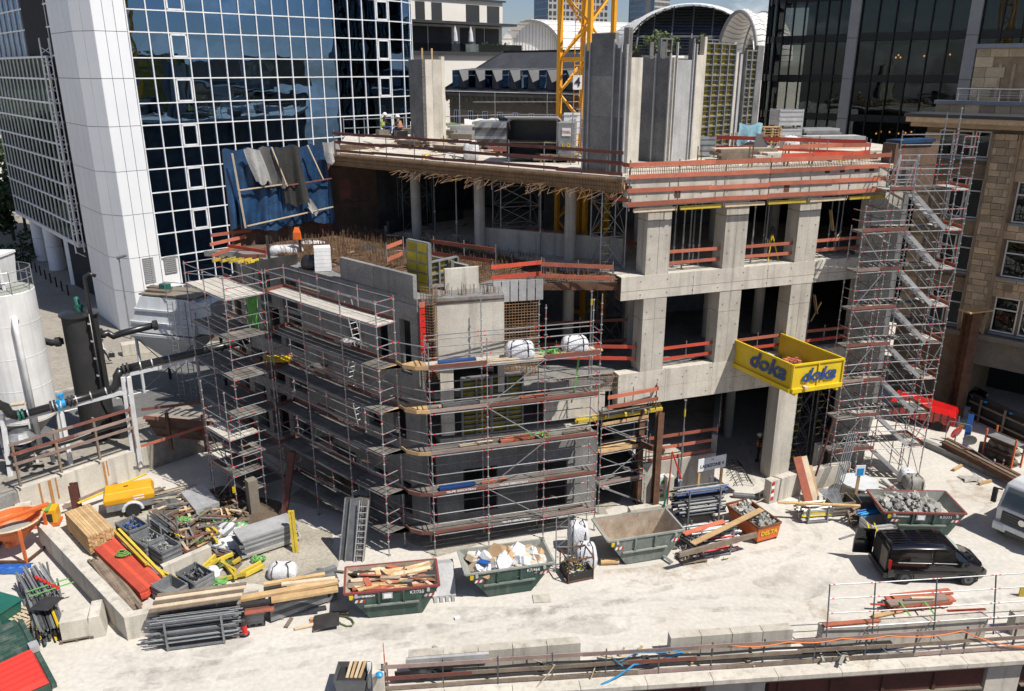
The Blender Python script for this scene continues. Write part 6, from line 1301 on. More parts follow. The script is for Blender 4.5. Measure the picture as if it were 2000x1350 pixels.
f=list(FT); f[1]='tangle of dark steel clamps in the crate under the scrap'; f[0]=['galv_dark','steel_grey','black_matt']; f[4]=(.2,.5); crate('dark grey crate of clamps beside the low concrete wall','' and 0 or gz(385,1148),rad(-35),1.3,.95,.7,fill=tuple(f),seed=5)
crate('empty grey crate frame next to the red boards','' and 0 or gz(335,1168),rad(-35),1.2,.9,.6)
def rack(label,p,h,L,W_,H_,posts=True,n=40,mats=('galv',),name='tube_rack',zlo=.15,r=.028,over=.25,seed=0,cat='rack',fl=None,tubename='tube',pm_='steel_grey'):
    t=thing(name,label,cat,p,h); rr=random.Random(seed)
    if posts:
        for x in (-L*.32,L*.32):
            for y in (-W_/2,W_/2): plank('post',(x,y,0),(x,y,H_+.15),.07,.07,pm_,t,w=False)
            plank('cross_bar',(x,-W_/2,.1),(x,W_/2,.1),.07,.08,pm_,t,w=False)
        for y in (-W_/2,W_/2): plank('side_bar',(-L*.32,y,.1),(L*.32,y,.1),.06,.08,pm_,t,w=False)
    for k in range(n):
        y=rr.uniform(-.44,.44)*W_; z=zlo+(H_-zlo)*((k+rr.random())/n); x=rr.uniform(-over,over); m=rr.choice(mats); l=L*rr.uniform(.42,.52)
        stick(tubename,(x-l,y,z),(x+l,y,z+rr.uniform(-.02,.02)),r*rr.uniform(.8,1.25),m,t,w=False)
    return t
rack('upright rack of grey tubes and props in the left yard',gz(322,1048),rad(-42),1.9,.8,1.0,n=26,mats=('galv','steel_grey','galv_dark','yellow'),r=.04,seed=3)
rack('big flat rack of scaffold ledgers in front of the low wall',gz(388,1247),rad(12),3.3,1.1,1.25,n=90,mats=('galv','steel_grey','galv','steel_grey','galv_dark','galv_dark'),seed=4)
c0=gz(300,1232,1.3); 
for k in range(5): tag(plank('scaffold_plank',gz(290,1195,1.42)+V(0,k*.22,.03*k),gz(470,1168,1.42)+V(0,k*.2,.03*k),.2,.05,'wood_pale' if k%2 else 'wood_old'),['frontmost','second','third','fourth','rearmost'][k]+' of the long timber planks laid on top of the flat ledger rack','plank','planks on the ledger rack')
rack('dark bundle of steel props beside the dividing wall, lower one',gz(92,1218),rad(-52),2.8,1.1,.75,posts=True,n=70,mats=('galv_dark','steel_grey','galv_dark','black_matt','yellow'),r=.045,seed=6,name='prop_bundle',tubename='prop')
rack('bundle of grey ledgers tied with green straps beside the dividing wall',gz(80,1165),rad(-48),2.6,1.2,.9,n=70,mats=('galv','steel_grey','galv','alu'),r=.03,seed=7,name='ledger_bundle')
for k in range(6): p=gz(70+k*8,1125+k*4,.98); tag(plank('red_clip',p,p+V(.18,-.2,0),.12,.04,'red_paint'),'small red clip on the strapped ledger bundle','clip','red clips on the ledger bundle')
t=thing('strap','green strap drawn over the ledger bundle','strap',gz(95,1145,.95)); mb=MB(); mb.bar((-.7,-.45,.02),(.6,.5,.04),.07,.02); mb.bar((-.4,-.75,.02),(.95,.25,.04),.07,.02); mb.build('band','strap_green',t)
p=gz(72,1178,1.0); o_=plank('plywood_sheet',p,p+V(.9,-.2,.1),.9,.03,'ply_black'); tag(o_,'black plywood sheet lying on the prop bundle','plywood')
def pallet(label,p,h,grp=None,mat='wood_old',parent_rot=None,cat='pallet'):
    t=thing('pallet',label,cat,p,h,grp)
    for k in range(5): plank('deck_slat',(-.6,-.36+k*.18,.135),(.6,-.36+k*.18,.135),.12,.025,mat,t,w=False)
    for x in (-.55,0,.55): plank('bottom_slat',(x,-.4,.012),(x,.4,.012),.1,.022,mat,t,w=False); plank('stringer',(x,-.4,.11),(x,.4,.11),.1,.022,mat,t,w=False)
    for x in (-.55,0,.55):
        for y in (-.35,0,.35): mb=MB(); mb.box(x,y,.06,.12,.1,.075); mb.build('block',mat,t)
    return t
p=gz(150,1253); pallet('grey pallet under the white block at the lower left',p+V(-.1,.35,0),rad(18)); mb=MB(); mb.box(0,0,.42,1.0,.8,.82,rad(18)); t=mb.build('insulation_block','concrete_light',bev=.01); t.location=p+V(-.1,.35,.16); tag(t,'pale square block of insulation boards on a pallet','block')
for k in range(4): pallet(['worn pallet at the bottom of the leaning pile beside the green bin','second worn pallet in the pile beside the green bin','third worn pallet in the pile beside the green bin','top worn pallet of the pile beside the green bin'][k],gz(47,1225)+V(0,0,.16*k),rad(-30+k*3),'pallets beside the green bin',mat='wood_pale' if k>1 else 'wood_old')
# orange concrete bucket
p=gz(42,1085); t=thing('concrete_bucket','orange conical concrete bucket on legs, streaked with cement','bucket',p+V(-.3,.3,0))
mb=MB(); mb.lathe([(.25,.5),(1.15,1.5),(1.25,1.75),(1.18,1.75),(1.08,1.5),(.22,.62)],n=26); mb.build('cone','orange',t); mb=MB(); mb.lathe([(.2,.9),(.75,1.25),(.3,1.3),(.02,1.32)],n=18); mb.build('residue','skip_dust',t)
mb=MB(); mb.path([(1.25*math.cos(a),1.25*math.sin(a),1.75) for a in [k*.26 for k in range(25)]],.05,6); mb.build('rim','wood_pale',t)
for x,y in ((.9,-.95),(-.9,-.95),(1.15,.6),(-1.15,.6)): plank('leg',(x*1.05,y*1.05,0),(x,y,1.75),.12,.1,'orange',t,w=False)
for a,b in (((.95,-1,.12),(-.95,-1,.12)),((.95,-1,.12),(1.2,.65,.12)),((-.95,-1,.12),(-1.2,.65,.12))): plank('foot_bar',a,b,.1,.1,'rust',t,w=False)
plank('chute_arm',(-1.2,-.5,1.55),(1.3,.9,2.05),.28,.12,'orange',t,w=False); mb=MB(); mb.tube((-.1,-.5,.75),(.1,-.5,.75),.2,10); mb.build('hand_wheel','orange',t)
p=gz(92,1030); t=thing('generator','small orange generator with a green strap beside the concrete bucket','generator',p+V(-.1,.3,0),rad(15)); mb=MB(); mb.box(0,0,.55,1.1,.7,.75); mb.build('case','machine_yellow',t,bev=.04); mb=MB(); mb.box(0,-.36,.5,.7,.04,.45); mb.build('panel','black_matt',t); mb=MB(); mb.box(0,0,.1,1.2,.75,.12); mb.build('skid','orange',t); mb=MB(); mb.box(.15,-.02,.95,.18,.78,.06); mb.build('strap','strap_green',t)
p=gz(50,1020); mb=MB(); mb.box(0,0,.45,.7,1.0,.9,rad(25)); t=mb.build('concrete_block','concrete_light',bev=.03); t.location=p; tag(t,'pale concrete block behind the orange bucket','concrete block')
# compressor trailer
p=gz(252,1003); t=thing('compressor','yellow towable compressor with a rounded hood on a grey trailer','compressor',p+V(0,.35,0),rad(24))
mb=MB(); mb.loft([[(-1.15,-.62,.75),(1.15,-.62,.75),(1.15,.62,.75),(-1.15,.62,.75)],[(-1.2,-.66,1.05),(1.2,-.66,1.05),(1.2,.66,1.05),(-1.2,.66,1.05)],[(-1.08,-.5,1.4),(1.08,-.5,1.4),(1.08,.5,1.4),(-1.08,.5,1.4)]]); mb.build('hood','machine_yellow',t,bev=.06)
mb=MB(); mb.box(0,0,.58,2.2,1.2,.34); mb.build('chassis','steel_grey',t); mb=MB(); mb.box(.45,-.64,1.0,.5,.02,.2); mb.build('sticker','sign_white',t); mb=MB(); mb.box(-.1,0,1.41,.2,.1,.02); mb.build('vent','black_matt',t)
for y in (-.7,.7):
    mb=MB(); mb.tube((.1,y-.09,.34),(.1,y+.09,.34),.33,16); mb.build('wheel','rubber',t); mb=MB(); mb.path([(.1+.45*math.cos(a),y,.36+.42*math.sin(a)) for a in [k*math.pi/8 for k in range(9)]],.09,6); mb.build('mudguard','hopper_grey',t)
plank('drawbar',(1.1,0,.45),(2.3,0,.5),.1,.1,'steel_grey',t,w=False)
# formwork stacks
c0=gz(470,1098); stack('formwork_stack','stack of grey steel formwork panels on the left yard, tied with a green strap','formwork',c0,gz(577,1062)-c0,V(-.35,1.1),1.0,1,9,'alu',lname='panel',jit=.18,mats=['alu','formply','deckboard_light','steel_grey'])
p=gz(575,1078); 
for s in (0,.14): tag(plank('yellow_beam',p+V(s,0,0),p+V(-.15+s,.35,2.0),.11,.16,'yellow_beam'),('left' if s==0 else 'right')+' of two yellow beams leaning upright on the formwork stack','beam')
c0=gz(385,1012); stack('panel_stack','flat stack of pale aluminium deck panels at the foot of the small scaffold','panels',c0,gz(355,975)-c0,gz(430,994)-c0,.3,3,3,'alu',lname='panel',jit=.02)
for k in range(4):
    x=672+k*11; a=gz(x,1093+ (k%2)*2); t=thing('column_formwork',['dark grey column formwork leaning, leftmost of the upright group','second dark column formwork leaning by the scaffold','third upright formwork panel leaning by the scaffold','rightmost upright formwork panel leaning next to the ladder'][k],'formwork',a); 
    plank('panel',(0,0,.0),(.28,.9,2.75),.44 if k<2 else .3,.1,'galv_dark' if k<2 else 'deckboard',t,w=False,up=(0,-1,.2)); plank('edge_rail',(-.2,-.06,0),(.08,.84,2.75),.05,.12,'steel_grey',t,w=False,up=(0,-1,.2))
a=gz(700,1098); t=thing('ladder','aluminium ladder leaning on the upright formwork panels','ladder',a); mb=MB()
for s in (-.2,.2): mb.tube((s,0,0),(s+.3,.75,2.8),.035,6)
for k in range(1,10): mb.tube((-.2+.03*k,.075*k,.28*k),(.2+.03*k,.075*k,.28*k),.02,5)
mb.build('ladder','alu',t)
def bag(label,p,w_,d_,h_,seed=0,mat='bigbag',name='big_bag',rot=0,straps=True,cat='bag'):
    rr=random.Random(seed); t=thing(name,label,cat,p,rot); secs=[]
    for j,(z,s) in enumerate(((0,.86),(.12,1.0),(.4,1.06),(.7,1.0),(.9,.86),(1.0,.6),(.97,.3))):
        secs.append([(math.copysign(abs(math.cos(a))**.55,math.cos(a))*w_/2*s*(1+rr.uniform(-.07,.07)),math.copysign(abs(math.sin(a))**.55,math.sin(a))*d_/2*s*(1+rr.uniform(-.07,.07)),z*h_*(1+rr.uniform(-.05,.05)*(j>2))) for a in [k*math.pi/9 for k in range(18)]])
    mb=MB(); mb.loft(secs); mb.build('sack',mat,t,smooth=True)
    if straps:
        for s in (-.3,.3): mb=MB(); mb.path([(s*w_,-d_*.5,h_*.2),(s*w_,-d_*.52,h_*.7),(s*w_*.9,-d_*.3,h_*1.0),(s*w_*.5,0,h_*1.12),(s*w_*.9,d_*.3,h_*1.0)],.025,5); mb.build('loop','black_matt',t)
    return t
bag('white bag with dark loops lying on the sand of the left yard',gz(553,1125),1.25,.85,.6,1)
# steel beams with timber pile
c0=gz(532,1218); u=gz(660,1172)-c0
stack('steel_beam_stack','stack of long grey steel beams at the front of the yard','beams',c0,u,V(-.3,1.0),1.0,4,5,'galv_dark',lname='beam',jit=.12,mats=['galv_dark','steel_grey','galv_dark'],z0=.1)
for k,(x0,y0,x1,y1,z,w_,m) in enumerate(((468,1170,660,1135,1.2,.3,'wood'),(530,1172,660,1150,1.25,.32,'wood'),(515,1142,635,1122,1.2,.2,'wood'),(515,1152,640,1130,1.22,.2,'ply_black'),(550,1142,655,1130,1.3,.2,'wood_pale'),(470,1182,640,1162,1.12,.25,'ply_black'))):
    tag(plank('timber',gz(x0,y0,z),gz(x1,y1,z),w_,.12,m),['long fresh timber sticking out left on the steel beam stack','wide fresh timber in front on the steel beam stack','fresh timber at the back of the steel beam stack','black coated board at the back of the steel beam stack','short pale timber at the right of the steel beam stack','black weathered board below the front timber'][k],'timber')
c0=gz(482,1226); stack('panel_pile','short pile of grey ribbed panels topped with red boards','panels',c0,V(.75,.15),V(-.2,.6),.8,1,6,'steel_grey',lname='panel',jit=.05); 
for k in range(3): p=gz(478,1192+k*3,.98); tag(plank('red_board',p,p+V(1.1,.25,.02),.2,.05,'board_red' if k else 'board_dark'),'short red board lying on the ribbed panel pile','board','boards on the ribbed panel pile')
p=gz(478,1240); t=thing('pump','small red submersible pump standing on the road','pump',p); mb=MB(); mb.lathe([(.16,0),(.16,.1),(.13,.12),(.12,.5)],n=14); mb.build('body','red_paint',t); mb=MB(); mb.lathe([(.13,.5),(.16,.55),(.13,.72),(.04,.78)],n=14); mb.build('head','black_matt',t); mb=MB(); mb.lathe([(.2,0),(.2,.06),(.16,.07)],n=14); mb.build('strainer','black_matt',t)
for k,(px,py,dx,dy,m,lb) in enumerate(((558,1225,.1,.55,'wood_old','small brown block lying before the beam stack'),(575,1228,.75,.25,'wood_pale','pale offcut lying before the beam stack'),(605,1210,.7,.2,'wood','fresh short board lying at the beam stack'),(605,1218,.7,.15,'board_red','red short board lying at the beam stack'),(612,1232,.45,.3,'wood_pale','thin pale slat lying on the road'),(645,1198,.8,-.2,'wood_old','brown timber lying across the black sheet'))): p=gz(px,py,.06); tag(plank('offcut',p,p+V(dx,dy,.02+(.2 if k==5 else 0)),.16,.06,m),lb,'offcut')
p=gz(640,1208,.15); tag(plank('plywood_sheet',p-V(.5,.3),p+V(.5,-.1,.1),.95,.03,'ply_black'),'black plywood sheet dropped at the right end of the beam stack','plywood')
t=thing('strap','tangled green strap on the ground by the black sheet','strap',gz(655,1215)); mb=MB(); rr=random.Random(3); mb.path([(.9*math.sin(k*.45)*(.5+.5*math.cos(k*.2)),.35*math.cos(k*.7),.05+.05*rr.random()) for k in range(26)],.035,5); mb.build('strap','leaf_light',t)
tag(plank('channel',gz(620,1112,.2),gz(672,1118,.6),.12,.1,'steel_grey'),'grey steel channel resting on the wood skip','channel')
# corner bins
wa,wb_=G(40,1215,1.5),G(112,1352,1.5); wx=(wb_-wa).normalized(); p=wa+wx*2.0-Vec((-wx.y,wx.x,0))*1.0; p.z=0; t=thing('waste_container','dark green waste container with one red ribbed lid at the lower left corner','container',p,rt(wx))
mb=MB(); mb.loft([[(-2.2,-.85,0),(2.2,-.85,0),(2.2,.85,0),(-2.2,.85,0)],[(-2.3,-1.0,1.35),(2.3,-1.0,1.35),(2.3,1.0,1.35),(-2.3,1.0,1.35)]]); mb.build('body','skip_green',t)
for x0,x1,m in ((-2.2,-.1,'skip_green'),(.1,2.2,'container_red')):
    mb=MB(); mb.hexa([(x0,-.95,1.38),(x1,-.95,1.38),(x1,.95,1.38),(x0,.95,1.38)],[(x0+.05,-.85,1.5),(x1-.05,-.85,1.5),(x1-.05,.85,1.62),(x0+.05,.85,1.62)]); l_=mb.build('lid',m,t)
    for k in range(6): xx=x0+.25+k*.33; mb=MB(); mb.bar((xx,-.86,1.52),(xx,.86,1.645),.06,.05); mb.build('lid_rib',m,l_)
mb=MB(); mb.bar((-2.35,1.05,1.3),(2.35,1.05,1.3),.16,.2); mb.bar((-2.35,-1.05,1.3),(2.35,-1.05,1.3),.16,.2); mb.build('rim','skip_green',t); mb=MB(); mb.box(0,1.0,1.55,.4,.3,.25); mb.build('latch','alu',t)
p=G(8,1225); t=thing('wheelie_bin','green plastic wheeled bin at the left edge behind the container','bin',p,rad(-20)); mb=MB(); mb.loft([[(-.5,-.4,.12),(.5,-.4,.12),(.5,.4,.12),(-.5,.4,.12)],[(-.65,-.5,1.15),(.65,-.5,1.15),(.65,.5,1.15),(-.65,.5,1.15)]]); mb.build('body','teal_paint',t); mb=MB(); mb.loft([[(-.7,-.55,1.15),(.7,-.55,1.15),(.7,.55,1.15),(-.7,.55,1.15)],[(-.6,-.4,1.36),(.6,-.4,1.36),(.6,.4,1.36),(-.6,.4,1.36)]]); mb.build('lid','teal_paint',t)
for x in (-.45,.45): mb=MB(); mb.tube((x,-.45,.12),(x,-.35,.12),.11,10); mb.build('wheel','rubber',t)
# ---------------- skips ----------------
random.seed(61)
def skip(label,nl,nr,zr,depth,bl,br,mat,inner,rim,num,seed=0,marks=True):
    a=G(*nl,zr); b=G(*nr,zr); a.z=b.z=0; x=(b-a).normalized(); y=Vec((-x.y,x.x,0)); L=(b-a).length
    c=G(*bl,0); s0=max(.1,(c-a).dot(x)); s1=min(L-.1,(G(*br,0)-a).dot(x)); off=.12
    t=thing('skip',label,'skip',a,rt(x)); D_=depth
    o_=[[(s0,off,.05),(s1,off,.05),(s1,D_-off,.05),(s0,D_-off,.05)],[(0,0,zr),(L,0,zr),(L,D_,zr),(0,D_,zr)]]
    mb=MB(); mb.loft(o_,cap=False); mb.add(o_[0],[(0,1,2,3)]); mb.build('body',mat,t)
    e=.05; i_=[[(s0+e,off+e,.12),(s1-e,off+e,.12),(s1-e,D_-off-e,.12),(s0+e,D_-off-e,.12)],[(e,e,zr),(L-e,e,zr),(L-e,D_-e,zr),(e,D_-e,zr)]]
    mb=MB(); mb.loft(i_,cap=False); mb.add(i_[0],[(0,1,2,3)]); mb.build('inside',inner,t)
    for p,q in (((0,0),(L,0)),((L,0),(L,D_)),((L,D_),(0,D_)),((0,D_),(0,0))): plank('rim',(p[0],p[1],zr-.03),(q[0],q[1],zr-.03),.09,.08,rim,t,w=False)
    at=lambda f,z:(s0*(1-z/zr)+(L-s1)*0+f*L*1.0, off*(1-z/zr))
    for sx in (.36,.62): plank('side_rib',(sx*L,-.03,zr-.08),(sx*L,off*.5-.02,zr*.52),.1,.09,mat,t,w=False,up=(1,0,0))
    plank('ledge',(.2*L,off*.5-.06,zr*.5),(.78*L,off*.5-.06,zr*.5),.1,.06,'skip_dust' if mat=='skip_worn' else 'skip_worn',t,w=False)
    for sx in (.12,.88): mb=MB(); mb.tube((sx*L,-.14,zr-.12),(sx*L,.0,zr-.12),.07,10); mb.build('lifting_pin','alu',t)
    for sx in (.1,.83):
        for k in range(4): mb=MB(); f=sx*L+k*.1; y_=off*.42-.015; mb.add([(f,y_*.9,zr*.62),(f+.1,y_*.9,zr*.62),(f+.16,y_*.6,zr*.72),(f+.06,y_*.6,zr*.72)],[(0,1,2,3)]); mb.build('warning_stripe','white_paint' if k%2==0 else 'red_paint',t)
    if num: 
        text(num,'white_paint',t,frame((L*.76,-.01,zr*.83),(1,0,0),(0,.1,1)),.2,depth=.003)
        if rim=='skip_red':
            mb=MB(); mb.box(L*.45,-.05,zr*.82,.42,.03,.28); mb.build('paper_holder','alu',t); mb=MB(); mb.box(L*.45,-.075,zr*.82,.32,.01,.2); mb.build('paper','sign_white',t)
            text('KNETTENBRECH','white_paint',t,frame((L*.2,.0,zr*.84),(1,0,0),(0,.1,1)),.12,depth=.003,bold=.004)
    mb=MB(); mb.box(L*.07,-.02,zr*.85,.16,.02,.22); mb.build('sticker','yellow',t)
    return t,a,x,y,L
def fill(tab,label,cat,n,mats,sz,zr,depth,seed,kind='box',gname=None,heap=.25,name='debris',xr=(.12,.9)):
    t,a,x,y,L=tab; rr=random.Random(seed); f=thing(name,label,cat,a+V(0,0,.1),rt(x))
    mb=MB(); secs=[]; nx,ny=14,6
    g=[(L*(.06+.88*i/nx),depth*(.06+.88*j/ny),zr*.55+heap*math.sin(3.14*i/nx)*math.sin(3.14*j/ny)+rr.uniform(-.08,.08)) for j in range(ny+1) for i in range(nx+1)]
    mb.add(g,[(j*(nx+1)+i,j*(nx+1)+i+1,(j+1)*(nx+1)+i+1,(j+1)*(nx+1)+i) for j in range(ny) for i in range(nx)]); mb.build('heap',mats[0],f)
    for k in range(n):
        px,py=rr.uniform(*xr)*L,rr.uniform(.12,.88)*depth; z=zr*.62+heap*math.sin(3.14*px/L)*math.sin(3.14*py/depth)+rr.uniform(-.05,.22); m=rr.choice(mats)
        if kind=='plank':
            l=rr.uniform(*sz)/2; an=rr.gauss(0,.35) if rr.random()<.75 else rr.uniform(0,3); d=V(math.cos(an)*l,math.sin(an)*l*.6,rr.uniform(-.1,.1)*l); p=Vec((px,py,z)); q0,q1=p-d,p+d
            for q in (q0,q1): q.x=min(max(q.x,.1),L-.1); q.y=min(max(q.y,.1),depth-.1)
            if (q1-q0).length>.1: plank('board',q0,q1,rr.uniform(.08,.26),rr.uniform(.02,.07),m,f,w=False,roll=rr.uniform(-.5,.5))
        else:
            mb=MB(); s=rr.uniform(*sz); ds=[[(s*rr.uniform(.4,.7)*math.cos(an),s*rr.uniform(.4,.7)*math.sin(an),h) for an in [i*1.05 for i in range(6)]] for h in (-.3*s,.2*s)]; mb.loft(ds); o=mb.build('lump',m,f); o.location=(px,py,z); o.rotation_euler=(rr.uniform(-.8,.8),rr.uniform(-.8,.8),rr.uniform(0,6))
    return f
k1_=skip('dark green skip with red rim heaped with scrap wood','' or (672,1160),(858,1142),1.4,1.9,(722,1206),(825,1187),'skip_green','skip_inner','skip_red','K7/755')
fill(k1_,'heap of broken formwork boards and scrap wood in the red rimmed skip','scrap wood',120,['wood_pale','wood','wood_pale','ply_black','board_red','wood_old','ply_black'],(.6,2.6),1.4,1.9,1,'plank',heap=.3)
k2_=skip('dark green skip with pale rim full of white bags','' or (909,1122),(1083,1098),1.4,1.9,(955,1169),(1040,1158),'skip_green','skip_dust','skip_dust','K7/466')
fill(k2_,'white bags, cardboard and plaster waste filling the green skip','waste',55,['bigbag','bigbag','bigbag','cardboard','wood_pale'],(.25,.75),1.4,1.9,2,'lump',heap=.3)
tag(plank('blue_sheet',G(935,1095,1.5),G(955,1100,1.55),.3,.03,'blue_paint'),'scrap of blue sheet on the white waste bags','sheet')
k3_=skip('empty worn grey green skip with a dusty brown inside','' or (1187,1057),(1337,1034),1.5,2.0,(1219,1099),(1298,1086),'skip_worn','skip_inner','skip_dust','')
k4_=skip('dark green skip with red rim filled with grey concrete rubble','' or (1727,1000),(1888,1003),1.4,2.2,(1762,1040),(1845,1046),'skip_green','skip_dust','skip_red','K7/771')
fill(k4_,'grey concrete rubble and torn plastic sheet in the right skip','rubble',170,['rubble','rubble','rubble','rubble','plastic_blue' if False else 'fleece'],(.1,.36),1.4,2.2,4,'lump',heap=.5,xr=(.08,.72))
# excavator bucket beside the wood skip
p=G(868,1168); t=thing('excavator_bucket','grey excavator bucket with four teeth lying between the wood skip and the white bag skip','bucket',p,rad(8))
mb=MB(); prof=[(0,0),(.0,.12),(.55,.75),(1.2,.95),(1.7,.8),(1.75,.4),(1.2,.1),(.5,.0)]; mb.loft([[(-.5,y,z) for y,z in prof],[(.5,y,z) for y,z in prof]]); mb.build('shell','formply',t)
for k in range(4): plank('tooth',(-.38+k*.25,.1,.06),(-.38+k*.25,-.32,.03),.14,.07,'alu',t,w=False)
# mesh cage and bags
ca=G(1110,1141); cb=G(1158,1131); x=(cb-ca).normalized(); t=thing('scrap_cage','dark rusty mesh cage with solid lower half, full of scrap metal','cage',ca,rt(x)); L=(cb-ca).length; Wd=1.0; h=1.15
for px,py in ((0,0),(L,0),(L,Wd),(0,Wd)): plank('post',(px,py,0),(px,py,h),.05,.05,'rust',t,w=False)
for a,b in (((0,0),(L,0)),((L,0),(L,Wd)),((L,Wd),(0,Wd)),((0,Wd),(0,0))):
    plank('top_bar',(*a,h),(*b,h),.05,.05,'rust',t,w=False); mb=MB(); mb.wall(a,b,.12,.5,.03); mb.build('sheet','black_matt',t)
    plank('foot_bar',(*a,.1),(*b,.1),.05,.06,'rust',t,w=False)
    rgrid('mesh',(a[0],a[1],.5),(b[0]-a[0],b[1]-a[1],0),(0,0,.62),8,5,.005,'rust',t)
rr=random.Random(9); f=thing('scrap_heap','tangle of scrap clamps and metal bits in the mesh cage','scrap',ca+V(0,0,.15),rt(x))
for k in range(70): px,py=rr.uniform(.1,L-.1),rr.uniform(.1,Wd-.1); q=Vec((px,py,.28+rr.uniform(0,.35))); d=V(rr.uniform(-.22,.22),rr.uniform(-.2,.2),rr.uniform(-.1,.15)); stick('bit',q,q+d,rr.uniform(.015,.04),rr.choice(['galv_dark','wood_old','steel_grey','yellow_beam','rust','strap_green' if k%9==0 else 'galv']),f,w=False)
bag('tall white bulk bag with a black tie standing behind the mesh cage',G(1130,1082)+V(0,.3,0),1.0,1.0,1.5,11)
bag('white bulk bag slumped behind the mesh cage, in front of the tall one',G(1140,1108)+V(.1,.2,0),1.0,.9,1.1,12)
p=G(1191,1097,.16); mb=MB(); mb.tube((-.42,0,0),(.42,.06,0),.15,12); t=mb.build('log','wood',None); t.location=p; tag(t,'short round log lying on the road before the empty skip','log')
p=G(893,1207,.05); mb=MB(); mb.box(0,0,0,.22,.14,.08,.4); t=mb.build('paper_cup','white_paint'); t.location=p; tag(t,'small white and red piece of litter on the open road','litter')
# ladder frame left of the cage
t=thing('access_scaffold','light scaffold ladder frame standing right of the white bag skip','frame',G(1085,1118)); 
for x_ in (0,.55): stick('leg',(x_,0,0),(x_,.1,3.0),.028,'galv',t,w=False)
for k in range(6): stick('rung',(0,.02*k,.3+k*.5),(.55,.02*k,.3+k*.5),.022,'galv',t,w=False)
for k in range(3): stick('brace',(0,.0,.3+k),(.55,.0,.8+k),.018,'galv',t,w=False)
# ---------------- middle yard racks ----------------
rack('tall rack of dark steel props with yellow bands below the loading zone sign',G(1365,1025)+V(0,.3,0),rad(14),2.6,1.1,2.0,n=70,mats=('galv_dark','steel_grey','galv_dark','black_matt','galv_dark','blue_print'),r=.05,zlo=.5,seed=12,name='prop_rack',tubename='prop')
rack('low rack of aluminium deck frames under the leaning plank',G(1392,1062)+V(0,.3,0),rad(14),2.6,1.1,.75,n=26,mats=('alu','galv','galv'),r=.05,seed=13)
rack('heap of scaffold tubes and brackets on the low front rack',G(1392,1082)+V(0,.2,0),rad(14),2.2,.9,.5,n=24,mats=('galv','alu','red_paint','galv'),r=.035,seed=14)
rack('bundle of grey tubes dumped right of the empty skip',G(1345,1072)+V(0,.2,0),rad(-60),1.6,.8,.7,n=26,mats=('galv','steel_grey','black_matt'),r=.03,seed=15,posts=False,name='tube_bundle')
tag(plank('plank',G(1352,1062,1.1),G(1488,995,1.35),.3,.05,'wood'),'long fresh plank leaning from the racks onto the orange container','plank')
tag(plank('plank',G(1326,1084,.95),G(1478,1044,.95),.12,.24,'wood_old'),'weathered beam laid on the front of the low racks','beam')
tag(plank('red_board',G(1335,1043,.75),G(1415,1018,.75),.3,.06,'board_red'),'red boards lying in the prop rack','board')
t=pallet('small dark pallet with metal clamps at the front of the racks',G(1352,1098)+V(0,.2,0),rad(14)); rr=random.Random(5)
f=thing('clamp_heap','heap of dark metal clamps on the small pallet','clamps',Vec(t.location)+V(0,0,.15)); 
for k in range(40): q=Vec((rr.uniform(-.5,.2),rr.uniform(-.35,.35),rr.uniform(.02,.3))); stick('clamp',q,q+V(rr.uniform(-.15,.15),rr.uniform(-.15,.15),rr.uniform(0,.15)),rr.uniform(.02,.045),rr.choice(['black_matt','galv_dark','galv','alu']),f,w=False)
# orange rubble container
c0=G(1478,1064); c1=G(1518,1053); x=(c1-c0).normalized(); y=Vec((-x.y,x.x,0)); L=max(1.05,(c1-c0).length); Dp=2.4; t=thing('rubble_container','orange wheeled container lettered DELTA, full of grey stones','container',c0,rt(x))
mb=MB(); mb.loft([[(0,0,.15),(L,0,.15),(L,Dp*.75,.15),(0,Dp*.75,.15)],[(-.05,-.08,.95),(L+.05,-.08,.95),(L+.05,Dp,.95),(-.05,Dp,.95)]],cap=False); mb.add([(0,0,.15),(L,0,.15),(L,Dp*.75,.15),(0,Dp*.75,.15)],[(0,1,2,3)]); mb.build('body','orange',t)
for a,b in (((-.05,-.08),(L+.05,-.08)),((L+.05,-.08),(L+.05,Dp)),((L+.05,Dp),(-.05,Dp)),((-.05,Dp),(-.05,-.08))): plank('rim',(*a,.95),(*b,.95),.09,.07,'rust',t,w=False)
for a,b in ((.05,.1),(L-.05,.1),(.05,1.6),(L-.05,1.6)): mb=MB(); mb.tube((a-.04,b,.08),(a+.04,b,.08),.08,10); mb.build('castor','black_matt',t)
text('DELTA','yellow',t,frame((L/2,-.07,.56),(1,0,0),(0,-.08,1)),.33,bold=.012,depth=.004)
f=thing('stones','grey broken concrete stones filling the orange container','rubble',c0+V(0,0,.2),rt(x)); rr=random.Random(6)
mb=MB(); mb.box(L/2,Dp/2,.35,L-.1,Dp-.25,.5); mb.build('heap','rubble',f)
for k in range(90):
    s=rr.uniform(.1,.26); mb=MB(); mb.loft([[(s*rr.uniform(.4,.75)*math.cos(an),s*rr.uniform(.4,.75)*math.sin(an),hh_) for an in [i*1.25 for i in range(5)]] for hh_ in (-.3*s,.3*s)]); o=mb.build('stone','rubble' if rr.random()<.7 else 'skip_dust',f); o.location=(rr.uniform(.1,L-.1),rr.uniform(.1,Dp-.15),.62+rr.uniform(-.02,.22)); o.rotation_euler=(rr.uniform(-1,1),rr.uniform(-1,1),rr.uniform(0,6))
